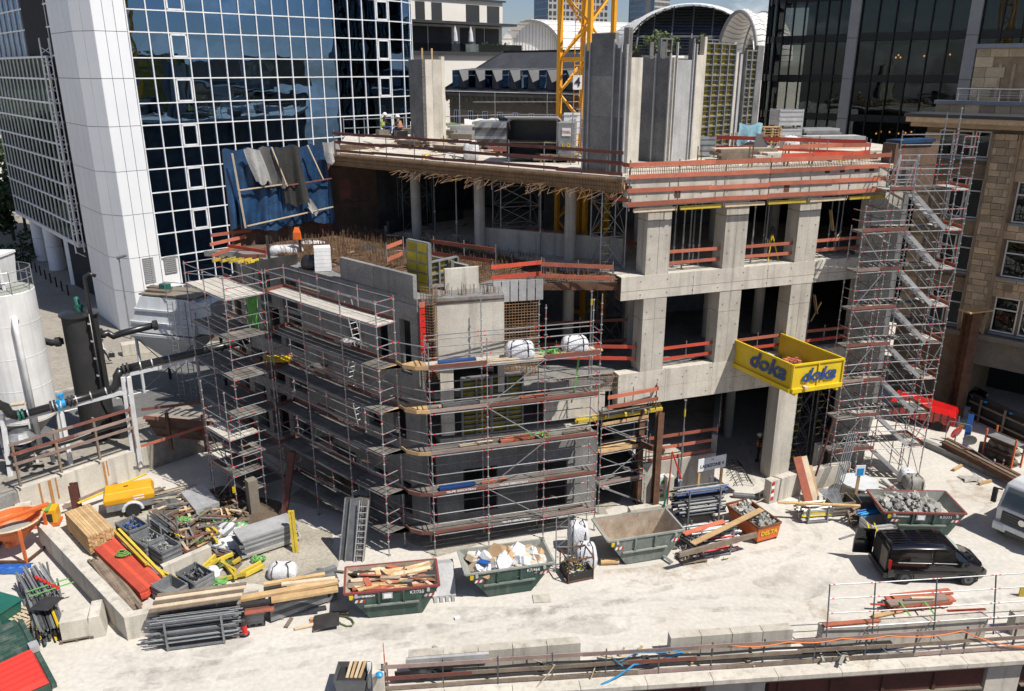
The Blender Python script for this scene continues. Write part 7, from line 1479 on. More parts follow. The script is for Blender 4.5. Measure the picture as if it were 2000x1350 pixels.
# sign LADEZONE 4
p=G(1381,972,.6); a=G(1360,985); b=G(1404,975); x=(b-a).normalized(); t=thing('loading_zone_sign','white sign on two timber posts reading LADEZONE 4','sign',a,rt(x)); L=(b-a).length
for q in (0,L): plank('post',(q,0,0),(q,.0,2.3),.12,.1,'wood',t,w=False)
mb=MB(); mb.box(L/2,-.08,2.3,L+.3,.04,.72); mb.build('board','sign_white',t); text('LADEZONE 4','ink',t,frame((L/2,-.105,2.2),(1,0,0),(0,0,1)),.245,bold=.009,depth=.003); text('HBB','sign_red',t,frame((L/2,-.105,2.52),(1,0,0),(0,0,1)),.1,depth=.003)
# barrier walls and posts near the ramp
def blk(label,px,py,L,h,w_,ang,mat='concrete_light'):
    p=G(px,py); mb=MB(); mb.box(0,0,h/2,L,w_,h,rad(ang)); t=mb.build('barrier_block',mat,None,bev=.03); t.location=p; return tag(t,label,'barrier')
blk('square pale concrete post left of the loading zone sign',1303,985,.42,1.7,.42,16); blk('low pale concrete wall behind the empty skip, left of the posts',1270,1003,2.4,.5,.4,16)
p=G(1502,985); q=G(1562,965); d=(q-p).normalized(); lwall('pale concrete barrier with a red and white striped end by the ramp',p,p+d*2.6,1.3,.45,segs=2)
for k in range(5): mb=MB(); n=Vec((d.y,-d.x,0)); a=p+n*.01+d*.05; mb.add([(a.x,a.y,.25+k*.22),(a.x+d.x*.2,a.y+d.y*.2,.3+k*.22),(a.x+d.x*.2,a.y+d.y*.2,.41+k*.22),(a.x,a.y,.36+k*.22)],[(0,1,2,3)]); mb.wall((a.x,a.y),(a.x+d.x*.2,a.y+d.y*.2),.2+k*.22,.3+k*.22,-.012); o=mb.build('warning_stripe','red_paint' if k%2==0 else 'sign_white',None); tag(o,'red stripe on the end of the concrete barrier' if k%2==0 else 'white stripe on the end of the concrete barrier','warning stripe','stripes on the barrier end')
lwall('long shaded concrete barrier between the barrier end and the stair tower',p+d*2.7,V(18.6,40.2),1.2,.4,'concrete')
blk('square concrete post carrying the dark red prop beside the shoring',1593,930,.4,2.0,.4,16)
for k,(x0,y0,x1,y1,m,w_,lb) in enumerate(((1580,981,1564,917,'board_red',.42,'broad red painted panel leaning on the barrier'),(1592,980,1574,902,'wood_pale',.36,'weathered pale panel leaning on the barrier beside the red one'),(1598,978,1590,920,'wood',.14,'narrow batten leaning on the barrier right of the panels'))): a=G(x0,y0); tag(plank('leaning_board',a,a+V(-.5 if k<2 else -.2,1.1,2.1 if k<2 else 1.5),w_,.1,m,up=(0,-1,.3)),lb,'board')
stick_=lambda p,q,r,m,lb,cat='pole',name='pole': tag(stick(name,p,q,r,m,None),lb,cat)
a=G(1593,930,2.0); stick_(a,a+V(.5,-.1,3.3),.05,'board_dark','dark red prop standing on the concrete post under the yellow platform','prop','steel_prop')
a=G(1303,985,1.7); stick_(a,a+V(.12,.2,2.7),.04,'board_red','thin red and white pole standing on the square concrete post'); b=a+V(.12,.2,2.7); stick_(b,b+V(.5,-.1,-1.4),.04,'red_paint','broken red upper end hanging from the thin pole')
t=thing('strap','green strap tied from the thin pole down to the ground','strap',a+V(-.35,-.1,-1.4)); mb=MB(); mb.bar((0,0,0),(.4,.2,2.6),.1,.02); mb.build('band','teal_paint',t)
for k,(dx,dz,lb) in enumerate(((0,0,'white carton with green marks, lower one of the stack by the H posts'),(0,.8,'white carton with green marks, upper one of the stack by the H posts'))): p=G(1284,985)+V(0,.3,dz); t=thing('carton',lb,'carton',p,rad(16)); mb=MB(); mb.box(0,0,.4,.75,.7,.79); mb.build('box','white_paint',t); mb=MB(); mb.box(.1,-.355,.5,.2,.01,.2); mb.build('mark','strap_green',t)
p=G(1306,975)+V(.2,1.2,0); t=thing('parked_car','pale car parked in the shade behind the square concrete post','car',p,rad(75)); mb=MB(); mb.loft([[(-1.2,-.8,.25),(1.8,-.8,.25),(1.8,.8,.25),(-1.2,.8,.25)],[(-1.3,-.85,.8),(1.9,-.85,.75),(1.9,.85,.75),(-1.3,.85,.8)],[(-1.0,-.6,1.4),(.5,-.6,1.4),(.5,.6,1.4),(-1.0,.6,1.4)]]); mb.build('body','car_white',t); mb=MB(); mb.loft([[(-1.33,-.6,.85),(-1.02,-.5,1.36),(-1.02,.5,1.36),(-1.33,.6,.85)],[(-1.3,-.6,.85),(-1.0,-.5,1.36),(-1.0,.5,1.36),(-1.3,.6,.85)]]); mb.build('rear_window','glass_dark',t)
for x_,y_ in ((-.8,-.8),(-.8,.8),(1.3,-.8),(1.3,.8)): mb=MB(); mb.tube((x_,y_-.1,.3),(x_,y_+.1,.3),.3,12); mb.build('wheel','rubber',t)
# rebar spider on the ramp floor, hoses
t=thing('rebar_bundle','dark bent rebar bundle lying on the ramp floor','rebar',G(1440,930)); mb=MB(); rr=random.Random(8)
for k in range(9): y_=k*.3-1.2; mb.path([(-.5+rr.uniform(-.1,.1),y_,.05),(-.2,y_,.35),(.3,y_+.1,.35),(.6,y_,.05)],.02,4)
mb.tube((-.1,-1.3,.36),(0,1.4,.36),.022,4); mb.tube((.2,-1.3,.36),(.3,1.4,.36),.022,4); mb.build('bars','black_matt',t)
t=thing('hose_reel','roll of grey pipe with a yellow hose beside the barrier end','hose',G(1490,978)); mb=MB(); mb.tube((-1.5,.35,.15),(.1,.1,.15),.14,10); mb.build('pipe','galv_dark',t); mb=MB(); mb.path([(.1+.32*math.cos(a_),.0,.33+.32*math.sin(a_)) for a_ in [k*.5 for k in range(14)]]+[(-.6,-.4,.03),(-1.2,-.2,.03)],.03,5); mb.build('hose','wood_pale',t)
# right middle: crates, pallet, blue frames, sign
rack('low rack of bright aluminium props with yellow bands by the barrier',G(1585,1015)+V(.1,.2,0),rad(8),1.6,1.1,.75,n=48,mats=('alu','alu','galv','alu','yellow'),r=.05,seed=16,over=.08)
crate('grey wooden sided crate with upright tubes right of the prop rack',G(1642,1008)+V(0,.4,0),rad(8),1.2,.9,.7,mat='stone_grey'); 
for k in range(14): a=G(1628+k*2,1000,.3)+V(0,.3,0); stick_(a,a+V(-.55+.02*k,.5,.9),.025,'galv','thin tube standing out of the grey crate by the prop rack','tube','tube'); COL.objects[-1]; 
for o in list(COL.objects)[-14:]: o['group']='tubes in the grey crate'
t=pallet('grey pallet leaning on its edge between the crate and the right skip',G(1668,1025)+V(.1,.3,.35),rad(55),mat='wood_old'); t.rotation_euler=(rad(62),rad(0),rad(35))
mb=MB(); mb.loft([[(-.6,-.5,0),(.6,-.5,0),(.6,.5,0),(-.6,.5,0)],[(-.5,-.45,.9),(.5,-.45,.9),(.5,.45,.9),(-.5,.45,.9)]]); t=mb.build('covered_pile','galv_dark'); t.location=G(1700,1015)+V(0,.6,0); tag(t,'dark sheeted pile behind the leaning pallet','pile')
rack('bundle of bright blue frames lying before the right skip',G(1700,1028)+V(0,.1,.55),rad(18),1.6,.4,.3,n=16,mats=('blue_paint','cyan_paint'),r=.03,seed=17,posts=False,name='frame_bundle',tubename='frame_tube',zlo=.05,over=.05)
crate('pale crate holding yellow ladders under the blue frames',G(1718,1046)+V(0,.3,0),rad(12),1.4,.9,.6,mat='alu'); 
for k in range(2): a=G(1700+k*14,1040,.65); tag(plank('yellow_ladder',a,a+V(.2,.9,.02),.06,.04,'yellow'),('left' if k==0 else 'right')+' yellow rail lying on the pale crate','rail')
tag(plank('plank',G(1519,981,1.0),G(1680,988,1.05),.16,.07,'wood'),'long fresh beam laid level across the prop rack and the crate','beam')
tag(plank('channel',G(1640,1053,.03),G(1668,1044,.03),.1,.05,'steel_grey'),'two flat steel strips on the road behind the open van door','strip')
p=G(1668,985); t=thing('notice_post','timber post with a small blue and white notice by the stair foot','sign',p); plank('post',(0,0,0),(.08,.1,2.1),.14,.08,'wood',t,w=False); mb=MB(); mb.box(.08,.03,1.95,.5,.04,.6,rad(5)); mb.build('board','sign_white',t); mb=MB(); mb.box(.08,.0,1.9,.34,.02,.38,rad(5)); mb.build('print','cyan_paint',t)
p=G(1680,975); t=thing('round_table','round grey metal disc table by the stair foot','table',p+V(0,.4,0)); mb=MB(); mb.lathe([(.0,.75),(.95,.75),(.97,.8),(.95,.85),(0,.86)],n=24); mb.build('top','hopper_grey',t); mb=MB(); mb.tube((0,0,0),(0,0,.75),.12,8); mb.build('leg','rust',t)
t=thing('tube_bundle','steep bundle of long tubes leaning against the end wall','tubes',G(1622,975)); 
for k in range(5): stick('tube',(k*.1,0,0),(1.0+k*.12,1.2,3.4),.03,'galv',t,w=False)
bag('pale torn bag by the stair foot, behind the right skip',G(1782,955),1.0,.9,.8,21,'rubble'); bag('second pale bag lying by the stair foot',G(1768,945),.8,.7,.9,22,'bigbag',straps=False)
scatter('small scrap lying around the foot of the stair tower','scrap at the stair foot','scrap','scrap_piece',26,1710,965,45,16,.3,1.3,['wood_old','wood_pale','galv','galv_dark','board_dark'],seed=31)
scatter('timber offcut lying around the racks in the middle yard','offcuts in the middle yard','offcut','timber_offcut',12,1360,1085,60,12,.2,.8,['wood_old','wood_pale','galv'],seed=32)
# ---------------- black van ----------------
vr_,vf_=G(1762,1139),G(1887,1141); vx=(vf_-vr_).normalized(); WB_=2.78; sc_=1.0
vo=(vr_+vf_)/2; vy=Vec((-vx.y,vx.x,0)); van=thing('delivery_van','black delivery van with its rear door standing open','van',vo+vy*.82,rt(vx))
def sec(x,zb,zr,wb,wr,zbelt,bulge=.93): # half section list around
    return [(x,-.80*bulge,zb),(x,-.915*bulge,zb+.18),(x,-.925*bulge,zbelt-.25),(x,-.9*bulge,zbelt),(x,-wr,zr-.12),(x,-wr+.16,zr),(x,wr-.16,zr),(x,wr,zr-.12),(x,.9*bulge,zbelt),(x,.925*bulge,zbelt-.25),(x,.915*bulge,zb+.18),(x,.80*bulge,zb)]
S_=[sec(-2.12,.32,1.72,.9,.78,1.08,.95),sec(-2.06,.24,1.80,.9,.80,1.08,.99),sec(-1.2,.22,1.86,.9,.81,1.08,1),sec(.2,.22,1.86,.9,.80,1.07,1),sec(.62,.22,1.80,.9,.76,1.06,1),sec(1.0,.22,1.5,.9,.74,1.05,1),sec(1.38,.22,1.14,.9,.74,1.02,1),sec(1.75,.22,1.04,.9,.74,.94,.98),sec(2.05,.24,.94,.9,.66,.84,.93),sec(2.24,.3,.72,.9,.5,.66,.80)]
mb=MB(); mb.loft(S_); b_=mb.build('body','car_black',van,smooth=True); 
m_=b_.modifiers.new('edge','EDGE_SPLIT'); m_.split_angle=rad(38)
for s in (-1,1):
    mb=MB(); mb.add([(-1.75,s*.885,1.1),(-.35,s*.89,1.1),(-.35,s*.845,1.55),(-1.7,s*.85,1.58)],[(0,1,2,3)]); mb.build('side_window','car_black',van)
    mb=MB(); mb.add([(-.2,s*.9,1.1),(.98,s*.9,1.08),(.55,s*.825,1.6),(-.2,s*.835,1.62)],[(0,1,2,3)]); mb.build('door_window','glass_dark',van)
    mb=MB(); mb.path([(-1.78,s*.91,1.1),(-.33,s*.915,1.09),(-.33,s*.86,1.58)],.007,4); mb.path([(-.22,s*.915,1.1),(1.0,s*.915,1.07)],.007,4); mb.build('trim_line','chrome',van)
    mb=MB(); mb.bar((-1.9,s*.935,.62),(1.55,s*.94,.62),.03,.12); mb.build('rub_strip','black_plastic',van)
    mb=MB(); mb.bar((-.55,s*.935,.98),(-.35,s*.935,.98),.03,.04); mb.bar((-.1,s*.935,.98),(.1,s*.935,.98),.03,.04); mb.build('door_handle','car_black',van)
    mb=MB(); mb.loft([[(.85,s*.95,1.05),(1.0,s*.95,1.05),(1.0,s*1.12,1.05),(.85,s*1.12,1.05)],[(.88,s*.95,1.25),(.98,s*.95,1.25),(.98,s*1.14,1.28),(.88,s*1.14,1.28)]]); mb.build('mirror','black_plastic',van)
    mb=MB(); mb.loft([[(1.98,s*.62,.68),(2.1,s*.42,.68),(2.1,s*.42,.82),(1.9,s*.72,.86)],[(2.08,s*.7,.66),(2.2,s*.46,.66),(2.16,s*.44,.82),(1.98,s*.76,.85)]]); mb.build('headlight','lamp_clear',van)
    mb=MB(); mb.box(-2.1,s*.86,1.0,.1,.12,.42); mb.build('tail_light','lamp_red',van)
    for x in (-1.39,1.39):
        w_=MB(); w_.tube((x,s*.74,.32),(x,s*.95,.32),.32,22); wo=w_.build('wheel','rubber',van); w_=MB(); w_.lathe([(0.01,0),(.2,.0)],n=12) if False else w_.tube((x,s*.93,.32),(x,s*.962,.32),.2,16); w_.build('rim','galv_dark',wo); w_=MB(); w_.tube((x,s*.96,.32),(x,s*.975,.32),.07,10); w_.build('hub','black_matt',wo)
        mb=MB(); mb.path([(x+.4*math.cos(a_),s*.925,.33+.4*math.sin(a_)) for a_ in [k*math.pi/10 for k in range(11)]],.03,5); mb.build('wheel_arch','black_plastic',van)
mb=MB(); mb.add([(.66,-.70,1.76),(.66,.70,1.76),(1.36,.76,1.16),(1.36,-.76,1.16)],[(0,1,2,3)]); 
for v in range(4): pass
mb.v=[(x+.02,y,z+.035) for x,y,z in mb.v]; mb.build('windscreen','glass_dark',van)
for k in range(6):
    for x0,x1 in ((-1.9,-1.2),(-1.05,-.5),(-.35,.15)): mb=MB(); y_=-.5+k*.2; mb.bar((x0,y_,1.868),(x1,y_,1.868),.07,.035); mb.build('roof_rib','car_black',van)
mb=MB(); mb.box(-2.13,0,.98,.06,1.5,1.26); mb.build('load_opening','inner_dark',van); mb=MB(); mb.box(-2.15,-.42,.95,.05,.05,1.3); mb.build('frame_bar','black_plastic',van)
mb=MB(); mb.box(-2.17,-.35,.95,.02,.62,1.1); mb.build('inner_panel','stone_grey',van); mb=MB(); mb.box(-2.2,0,.4,.2,1.7,.26); mb.build('bumper','black_plastic',van)
mb=MB(); mb.loft([[(-2.15,.86,.42),(-2.15,.92,.42),(-3.0,1.02,.42),(-3.0,.94,.42)],[(-2.15,.84,1.1),(-2.15,.92,1.1),(-3.0,1.02,1.1),(-3.0,.94,1.1)],[(-2.15,.8,1.72),(-2.15,.86,1.72),(-2.95,.96,1.72),(-2.95,.9,1.72)]]); dr=mb.build('rear_door','car_black',van); mb=MB(); mb.add([(-2.3,.83,1.08),(-2.9,.92,1.08),(-2.86,.88,1.62),(-2.3,.8,1.62)],[(0,1,2,3)]); mb.build('door_glass','glass_dark',dr)
# ---------------- truck at the right edge ----------------
p=G(1946,1082); tk=thing('truck','white truck cab with black grille entering from the right edge','truck',p+V(1.35,.6,0),rad(-147))
mb=MB(); mb.loft([[(x,-1.2,.5) for x in (-2.2,0)]+[(0,1.2,.5),(-2.2,1.2,.5)],[(-2.2,-1.25,1.6),(.05,-1.25,1.6),(.05,1.25,1.6),(-2.2,1.25,1.6)],[(-2.2,-1.2,2.75),(-.35,-1.2,2.75),(-.35,1.2,2.75),(-2.2,1.2,2.75)],[(-2.1,-1.05,3.0),(-.6,-1.05,3.0),(-.6,1.05,3.0),(-2.1,1.05,3.0)]]); mb.build('cab','car_white',tk,bev=.06)
mb=MB(); mb.add([(.085,-1.1,1.72),(.085,1.1,1.72),(-.3,1.05,2.65),(-.3,-1.05,2.65)],[(0,1,2,3)]); mb.build('windscreen','glass_dark',tk)
mb=MB(); mb.box(.06,0,1.25,.08,1.9,.55); mb.build('grille','black_plastic',tk)
for k in range(4): mb=MB(); mb.box(.11,0,1.06+k*.13,.03,1.8,.04); mb.build('grille_bar','galv_dark',tk)
mb=MB(); mb.box(.1,0,.72,.2,2.45,.42); mb.build('bumper','car_white',tk,bev=.04); mb=MB(); mb.box(.21,0,.58,.02,1.2,.16); mb.build('lower_grille','black_plastic',tk)
for s in (-1,1):
    mb=MB(); mb.box(.21,s*.95,.75,.03,.4,.22); mb.build('headlight','lamp_clear',tk); mb=MB(); mb.box(-.05,s*1.5,2.1,.15,.2,.75); mb.bar((-.1,s*1.2,2.5),(-.05,s*1.5,2.45),.06,.06); mb.build('mirror','black_plastic',tk)
    mb=MB(); mb.tube((-.8,s*.95,.5),(-.8,s*1.25,.5),.5,18); mb.build('wheel','rubber',tk); mb=MB(); mb.add([(-.35,s*1.262,1.75),(-1.5,s*1.262,1.75),(-1.5,s*1.23,2.6),(-.5,s*1.23,2.6)],[(0,1,2,3)]); mb.build('side_window','glass_dark',tk)
mb=MB(); mb.tube((.12,0,1.3),(.14,0,1.3),.16,16); mb.build('badge','chrome',tk); mb=MB(); mb.box(-4.6,0,1.3,4.6,2.4,1.9); mb.build('load_body','steel_grey',tk)
# ---------------- foreground edge ----------------
random.seed(71)
eh=rt(ed); en_=Vec((ed.y,-ed.x,0))
ep_=lambda s,out=0.,z=0.: e0+ed*s+en_*out+V(0,0,z)
sE=lambda px,py,z=0: (G(px,py,z)-e0).dot(ed)
eg=thing('pit_edge_beam','pale concrete edge beam with a ribbed steel strip above the dark red girders','edge beam',e0)
for k in range(-2,12): mb=MB(); mb.wall(ep_(k*2.5+.01,.0),ep_(k*2.5+2.49,.0),-.16,.02,-.5); mb.build('beam','concrete_light',eg,off=e0)
mb=MB()
for k in range(230): s=-4.4+k*.135; mb.bar(ep_(s,.04,-.18),ep_(s+.06,.2,-.42),.05,.06); mb.bar(ep_(s+.07,.1,-.2),ep_(s+.08,.24,-.3),.04,.04)
o_=mb.build('ribbed_strip','stone_grey',eg,off=e0); o_['kind']='stuff'; mb=MB(); mb.bar(ep_(-4.5,.1,-.45),ep_(28,.1,-.45),.2,.05); mb.build('strip_edge','alu',eg,off=e0)
for i,(s0,s1) in enumerate(((-1.,1.5),(2.4,7.2),(9.9,18.6),(20.2,27))):
    t=thing('steel_girder',['dark red steel girder below the pit edge at the far left','dark red steel girder below the pit edge left of the first pale pier','long dark red steel girder below the pit edge between the piers','dark red steel girder below the pit edge at the right end'][i],'girder',ep_(s0,.0,-1.6))
    o=Vec(t.location)
    mb=MB(); mb.wall(ep_(s0,-.02),ep_(s1,-.02),-1.5,-.5,-.04); mb.build('web','girder',t,off=o)
    for z in (-.52,-1.52): mb=MB(); mb.wall(ep_(s0,.16),ep_(s1,.16),z-.03,z+.03,.34); mb.build('flange','girder' if z>-1 else 'stone_grey',t,off=o)
    s=s0+.4
    while s<s1: plank('stiffener',ep_(s,.06,-1.5),ep_(s,.06,-.55),.03,.14,'girder',t,up=ed); s+=2.1
for s0,s1 in ((7.4,9.7),(18.7,20.1),(1.6,2.3)): mb=MB(); mb.wall(ep_(s0,.12),ep_(s1,.12),-6,-.46,.8); t=mb.build('pier','concrete_light',None,off=ep_(s0)); t.location=ep_(s0); tag(t,'pale concrete pier under the pit edge, '+('between the girders' if s0==7.4 else 'near the right edge' if s0>18 else 'at the left end'),'pier')
# concrete barrier blocks along the edge
def barrier(label,x0,y0,x1,y1,h=.95,w_=.4,n=4):
    a=G(x0,y0,h); b=G(x1,y1,h); a.z=b.z=0; t=thing('barrier_wall',label,'barrier',a); o=Vec(t.location)
    for i in range(n): p,q=a.lerp(b,i/n),a.lerp(b,(i+1)/n); d=(q-p).normalized()*.01; mb=MB(); mb.wall(p+d,q-d,.0,h+ru(-.006,.006),w_); mb.build('block','concrete',t,off=o,bev=.012)
    return a,b
barrier('left barrier wall of grey concrete blocks along the pit edge',797,1283,1135,1256,n=5)
barrier('middle barrier wall of grey concrete blocks along the pit edge',1310,1247,1550,1229,n=4)
qa,qb_=barrier('right barrier wall of grey concrete blocks carrying the tube fence',1607,1228,1932,1206,n=3,h=1.05); barrier('last barrier wall of grey concrete at the right edge',1985,1203,2080,1196,n=2)
# plank railing
t=thing('guard_rail','weathered plank railing with dark posts along the pit edge','guard rail',ep_(-4,0)); pts=[-4.55+k*2.02 for k in range(16)]
for s in pts: plank('post',ep_(s,-.12,0),ep_(s,-.12,1.25),.05,.07,'galv_dark',t)
for z,ms in ((1.1,('board_faded','wood_old','board_faded')),(.6,('board_faded','wood_old','board_dark')),(.14,('wood_old','board_faded'))):
    s=-4.7
    while s<25: l=ru(2.6,4.2); plank('board',ep_(s,-.08-.03*R(),z+ru(-.03,.03)),ep_(s+l+.2,-.08-.03*R(),z+ru(-.03,.03)),.03,.17,random.choice(ms),t); s+=l
for z in (1.1,.6,.14): plank('board',ep_(-4.6,-.1,z),ep_(-4.75,-1.3,z),.03,.17,'board_red',t)
t=thing('edge_pipe','thick black pipe lying along the plank railing','pipe',ep_(-4.,-.5,.3)); mb=MB(); mb.path([ep_(-4.3+k*1.2,-.5,.3+.03*math.sin(k*1.7)) for k in range(17)],.16,12); mb.build('pipe','black_plastic',t,off=Vec(t.location),smooth=True)
for s in (-3.4,1.,5.): mb=MB(); mb.tube(ep_(s,-.5,.31),ep_(s+.25,-.5,.31),.185,12); mb.build('sleeve','black_matt',t,off=Vec(t.location))
def cable(label,pts,r,mat,n=8):
    t=thing('cable',label,'cable',pts[0]); P=[]
    for a,b in zip(pts[:-1],pts[1:]):
        L=(b-a).length
        for k in range(n): f=k/n; P.append(a.lerp(b,f)-V(0,0,.16*L*.35*math.sin(math.pi*f)))
    P.append(pts[-1]); mb=MB(); mb.path(P,r,5); mb.build('cable',mat,t,off=pts[0],smooth=True)
cable('orange cable sagging along the right half of the plank railing',[ep_(s,-.02,1.15) for s in (8.2,10.5,12.6,14.4,17.4)]+[ep_(20.3,0,.2),ep_(24,.05,.05)],.022,'orange_cable')
cable('bright blue hose draped over the edge beam in the middle of the railing',[ep_(6.5,-.3,.75),ep_(4.6,-.1,.5),ep_(3.3,.3,.02),ep_(2.6,.4,-1.0),ep_(2.2,.4,-2.5)],.04,'cyan_paint',4)
cable('yellow hose looping through the railing near its middle',[ep_(.2,-1.2,.5),ep_(1.6,-.1,.7),ep_(.7,.3,-.1),ep_(.9,.4,-1.2),ep_(2.4,.4,-.9),ep_(3.2,-.2,.6)],.026,'wood_pale',5)
cable('thin blue cable tangle on the railing post',[ep_(3.6,-.1,1.1),ep_(4.2,0,.5),ep_(3.9,.05,.8),ep_(4.6,0,1.1),ep_(6.9,-.1,1.15)],.014,'cyan_paint',5)
cable('blue flat hose lying behind the right part of the railing',[ep_(13.5,-.6,.1),ep_(16,-.45,.3),ep_(18.5,-.5,.35)],.035,'blue_paint',4)
tag(plank('channel',ep_(-3.9,-.7,.75),ep_(-.8,-.75,.75),.16,.3,'formply'),'pale steel channel hung inside the left end of the railing','channel'); mb=MB(); p=ep_(-2.4,-.35,.75); mb.box(0,0,0,.5,.06,.4,eh); t=mb.build('black_board','black_matt'); t.location=p; tag(t,'small black board fixed to the left end of the railing','board')
p=G(690,1345); t=thing('rubbish_bin','crumpled grey plastic bin with scrap wood at the bottom edge','bin',p); mb=MB(); mb.loft([[(-.45,-.4,0),(.45,-.4,0),(.45,.4,0),(-.45,.4,0)],[(-.6,-.5,.8),(.6,-.5,.8),(.6,.5,.8),(-.6,.5,.8)]],cap=False); mb.build('bin','galv_dark',t); mb=MB(); mb.box(0,0,.55,1.0,.85,.1); mb.build('liner','black_matt',t)
for k in range(4): plank('scrap',(-.2+k*.15,-.2,.5),(-.05+k*.17,.3,1.0),.1,.04,'wood' if k%2 else 'wood_pale',t,w=False)
blk('narrow pale concrete block standing upright at the bottom edge',741,1345,.45,.9,.5,6); tag(plank('white_board',G(722,1345,0),G(722,1345,0)+V(0,.2,1.0),.14,.06,'white_paint'),'white upright board beside the plastic bin','board'); p=G(741,1322,.95); mb=MB(); mb.lathe([(.1,0),(.14,.12),(.05,.2)],n=10); t=mb.build('pipe_fitting','cyan_paint'); t.location=p; tag(t,'small blue fitting on top of the narrow concrete block','fitting')
# tube fence on the right barrier
t=thing('tube_fence','galvanised tube fence leaning over the right barrier wall','fence',qa)
fq=[qa+V(.15,.05),qa.lerp(qb_,.29),qa.lerp(qb_,.66),qa.lerp(qb_,1.02),qa.lerp(qb_,1.5)]
for i,p in enumerate(fq): d=V(.28,.35); stick('standard',V(p.x-.1,p.y-.4,.55),V(p.x-.1,p.y-.4,.55)+V(.25,.95,2.1),.03,'galv_dark',t); stick('stay',V(p.x-.35,p.y-.1,.9),V(p.x+.35,p.y-.9,.45),.02,'galv_dark',t)
for k in range(4):
    f=.3+.6*k/1.0*.36*3/3
    for a,b in zip(fq[:-1],fq[1:]): g=[.28,.52,.76,.99][k]; A_=V(a.x-.1,a.y-.4,.55)+V(.25,.95,2.1)*g; B_=V(b.x-.1,b.y-.4,.55)+V(.25,.95,2.1)*g; ledger('rail',A_,B_,t)
c0=G(1745,1200); stack('board_stack','stack of red and brown panels tied with green straps behind the tube fence','boards',c0,G(1860,1188)-c0,V(0,.75),.35,2,4,'board_red',lname='panel',jit=.25,mats=['board_red','board_faded','board_red'])
for x_ in (1773,1822): a=G(x_,1196,.52); tag(plank('green_strap',a-V(0,.3),a+V(0,.7),.07,.02,'strap_green'),('left' if x_<1800 else 'right')+' green strap round the red panel stack','strap')
for k,(x0,y0,x1,y1,z,m,lb) in enumerate(((1705,1204,1760,1192,.1,'wood','fresh boards lying left of the red panel stack'),(1608,1221,1718,1211,1.12,'board_red','red board lying on the right barrier wall'),(1745,1212,1912,1198,.5,'alu','pale aluminium rail lying along the right barrier'),(1700,1180,1790,1183,.3,'board_bright','bright red lath under the panel stack'),(1850,1193,1925,1190,.3,'board_bright','bright red lath right of the panel stack'),(1765,1172,1820,1170,.5,'wood_old','weathered board on the red panel stack'),(1780,1168,1825,1167,.55,'wood_pale','pale lath on the red panel stack'))): tag(plank('board',G(x0,y0,z),G(x1,y1,z),.2 if k<3 else .1,.05,m),lb,'board')
blk('pale yellow framed board at the right edge behind the fence',2002,1165,.6,.5,.06,0,'yellow_beam')
scatter('pale splinter of wood or debris lying in the trench behind the railing','debris behind the railing','debris','debris_piece',24,1250,1283,430,14,.2,.9,['wood_pale','wood_old','wood','skip_dust'],seed=33)
# ---------------- right side: rack, cars, hoarding ----------------
h0,h1=G(1892,815),G(2030,880); hdn=(h1-h0).normalized(); t=thing('hoarding','low black sheeted hoarding along the street at the right edge','hoarding',h0); mb=MB(); mb.wall(h0,h1+hdn*6,0,1.7,.06); mb.build('sheet','black_matt',t,off=h0)
for s in (.8,2.6,4.4): plank('post',h0+hdn*s+V(-.2,-.15,0),h0+hdn*s+V(-.2,-.15,1.6),.1,.1,'wood_old',t)
for z in (.5,1.2): plank('rail',h0+V(-.2,-.1,z),h1+hdn*5+V(-.2,-.1,z),.08,.1,'wood_old',t)
for s in (1.0,2.9): mb=MB(); p=h0+hdn*s+V(-.05,-.05,1.5); mb.box(p.x,p.y,p.z,.16,.16,.1); mb.build('blue_tab','cyan_paint',t,off=h0)
k0_,k1_x=G(1795,868),G(2010,965); kd=(k1_x-k0_).normalized(); lwall('low concrete kerb wall along the right side of the yard',k0_,k1_x+kd*6,.35,.4,'concrete_grey')
for k in range(3): o=V(.25*k,.3*k,.0); tag(plank('steel_beam',G(1842,868,.5)+o,G(1985,942,.5)+o,.22,.3,'rust' if k!=1 else 'wood_old'),['front rusty steel beam on the kerb at the right','weathered beam behind the front rusty beam','rear rusty steel beam on the kerb at the right'][k],'beam')
ra=G(1928,905,.3); rb_=G(1985,930,.3); x=(rb_-ra); x.z=0; xl=x.length; x.normalize(); t=thing('orange_rack','orange steel rack with three shelves of brown sacks','rack',V(ra.x,ra.y+.6,.3),rt(x))
for a in (0,xl):
    for b in (0,.9): plank('post',(a,b,0),(a,b,1.9),.08,.08,'orange',t,w=False)
for z in (.15,.8,1.45): 
    mb=MB(); mb.box(xl/2,.45,z,xl,.9,.06); mb.build('shelf','steel_grey',t)
    for b in (0,.9): plank('beam',(0,b,z),(xl,b,z),.06,.14,'rust',t,w=False)
rr=random.Random(9)
for z in (.2,.85):
    for k in range(3): bag('brown sack on the %s shelf of the orange rack, %s'%('lower' if z<.5 else 'middle',['left','centre','right'][k]),Vec(t.location)+x*(xl*(k+.5)/3)+Vec((-x.y,x.x,0))*.45+V(0,0,z),.5,.6,.35,60+k,'wood_old',name='sack',straps=False)
for px in (1940,1958): p=G(px,912,.35); t=thing('warning_cone',('left' if px<1950 else 'right')+' small red and white striped beacon by the orange rack','beacon',p); 
for i,px in enumerate((1940,1959)):
    p=G(px,915,.35); t=[o for o in COL.objects if o.name.startswith('warning_cone')][i]; 
    for k in range(4): mb=MB(); mb.tube((0,0,.12*k),(0,0,.12*k+.12),.05,8); mb.build('band','red_paint' if k%2==0 else 'white_paint',t)
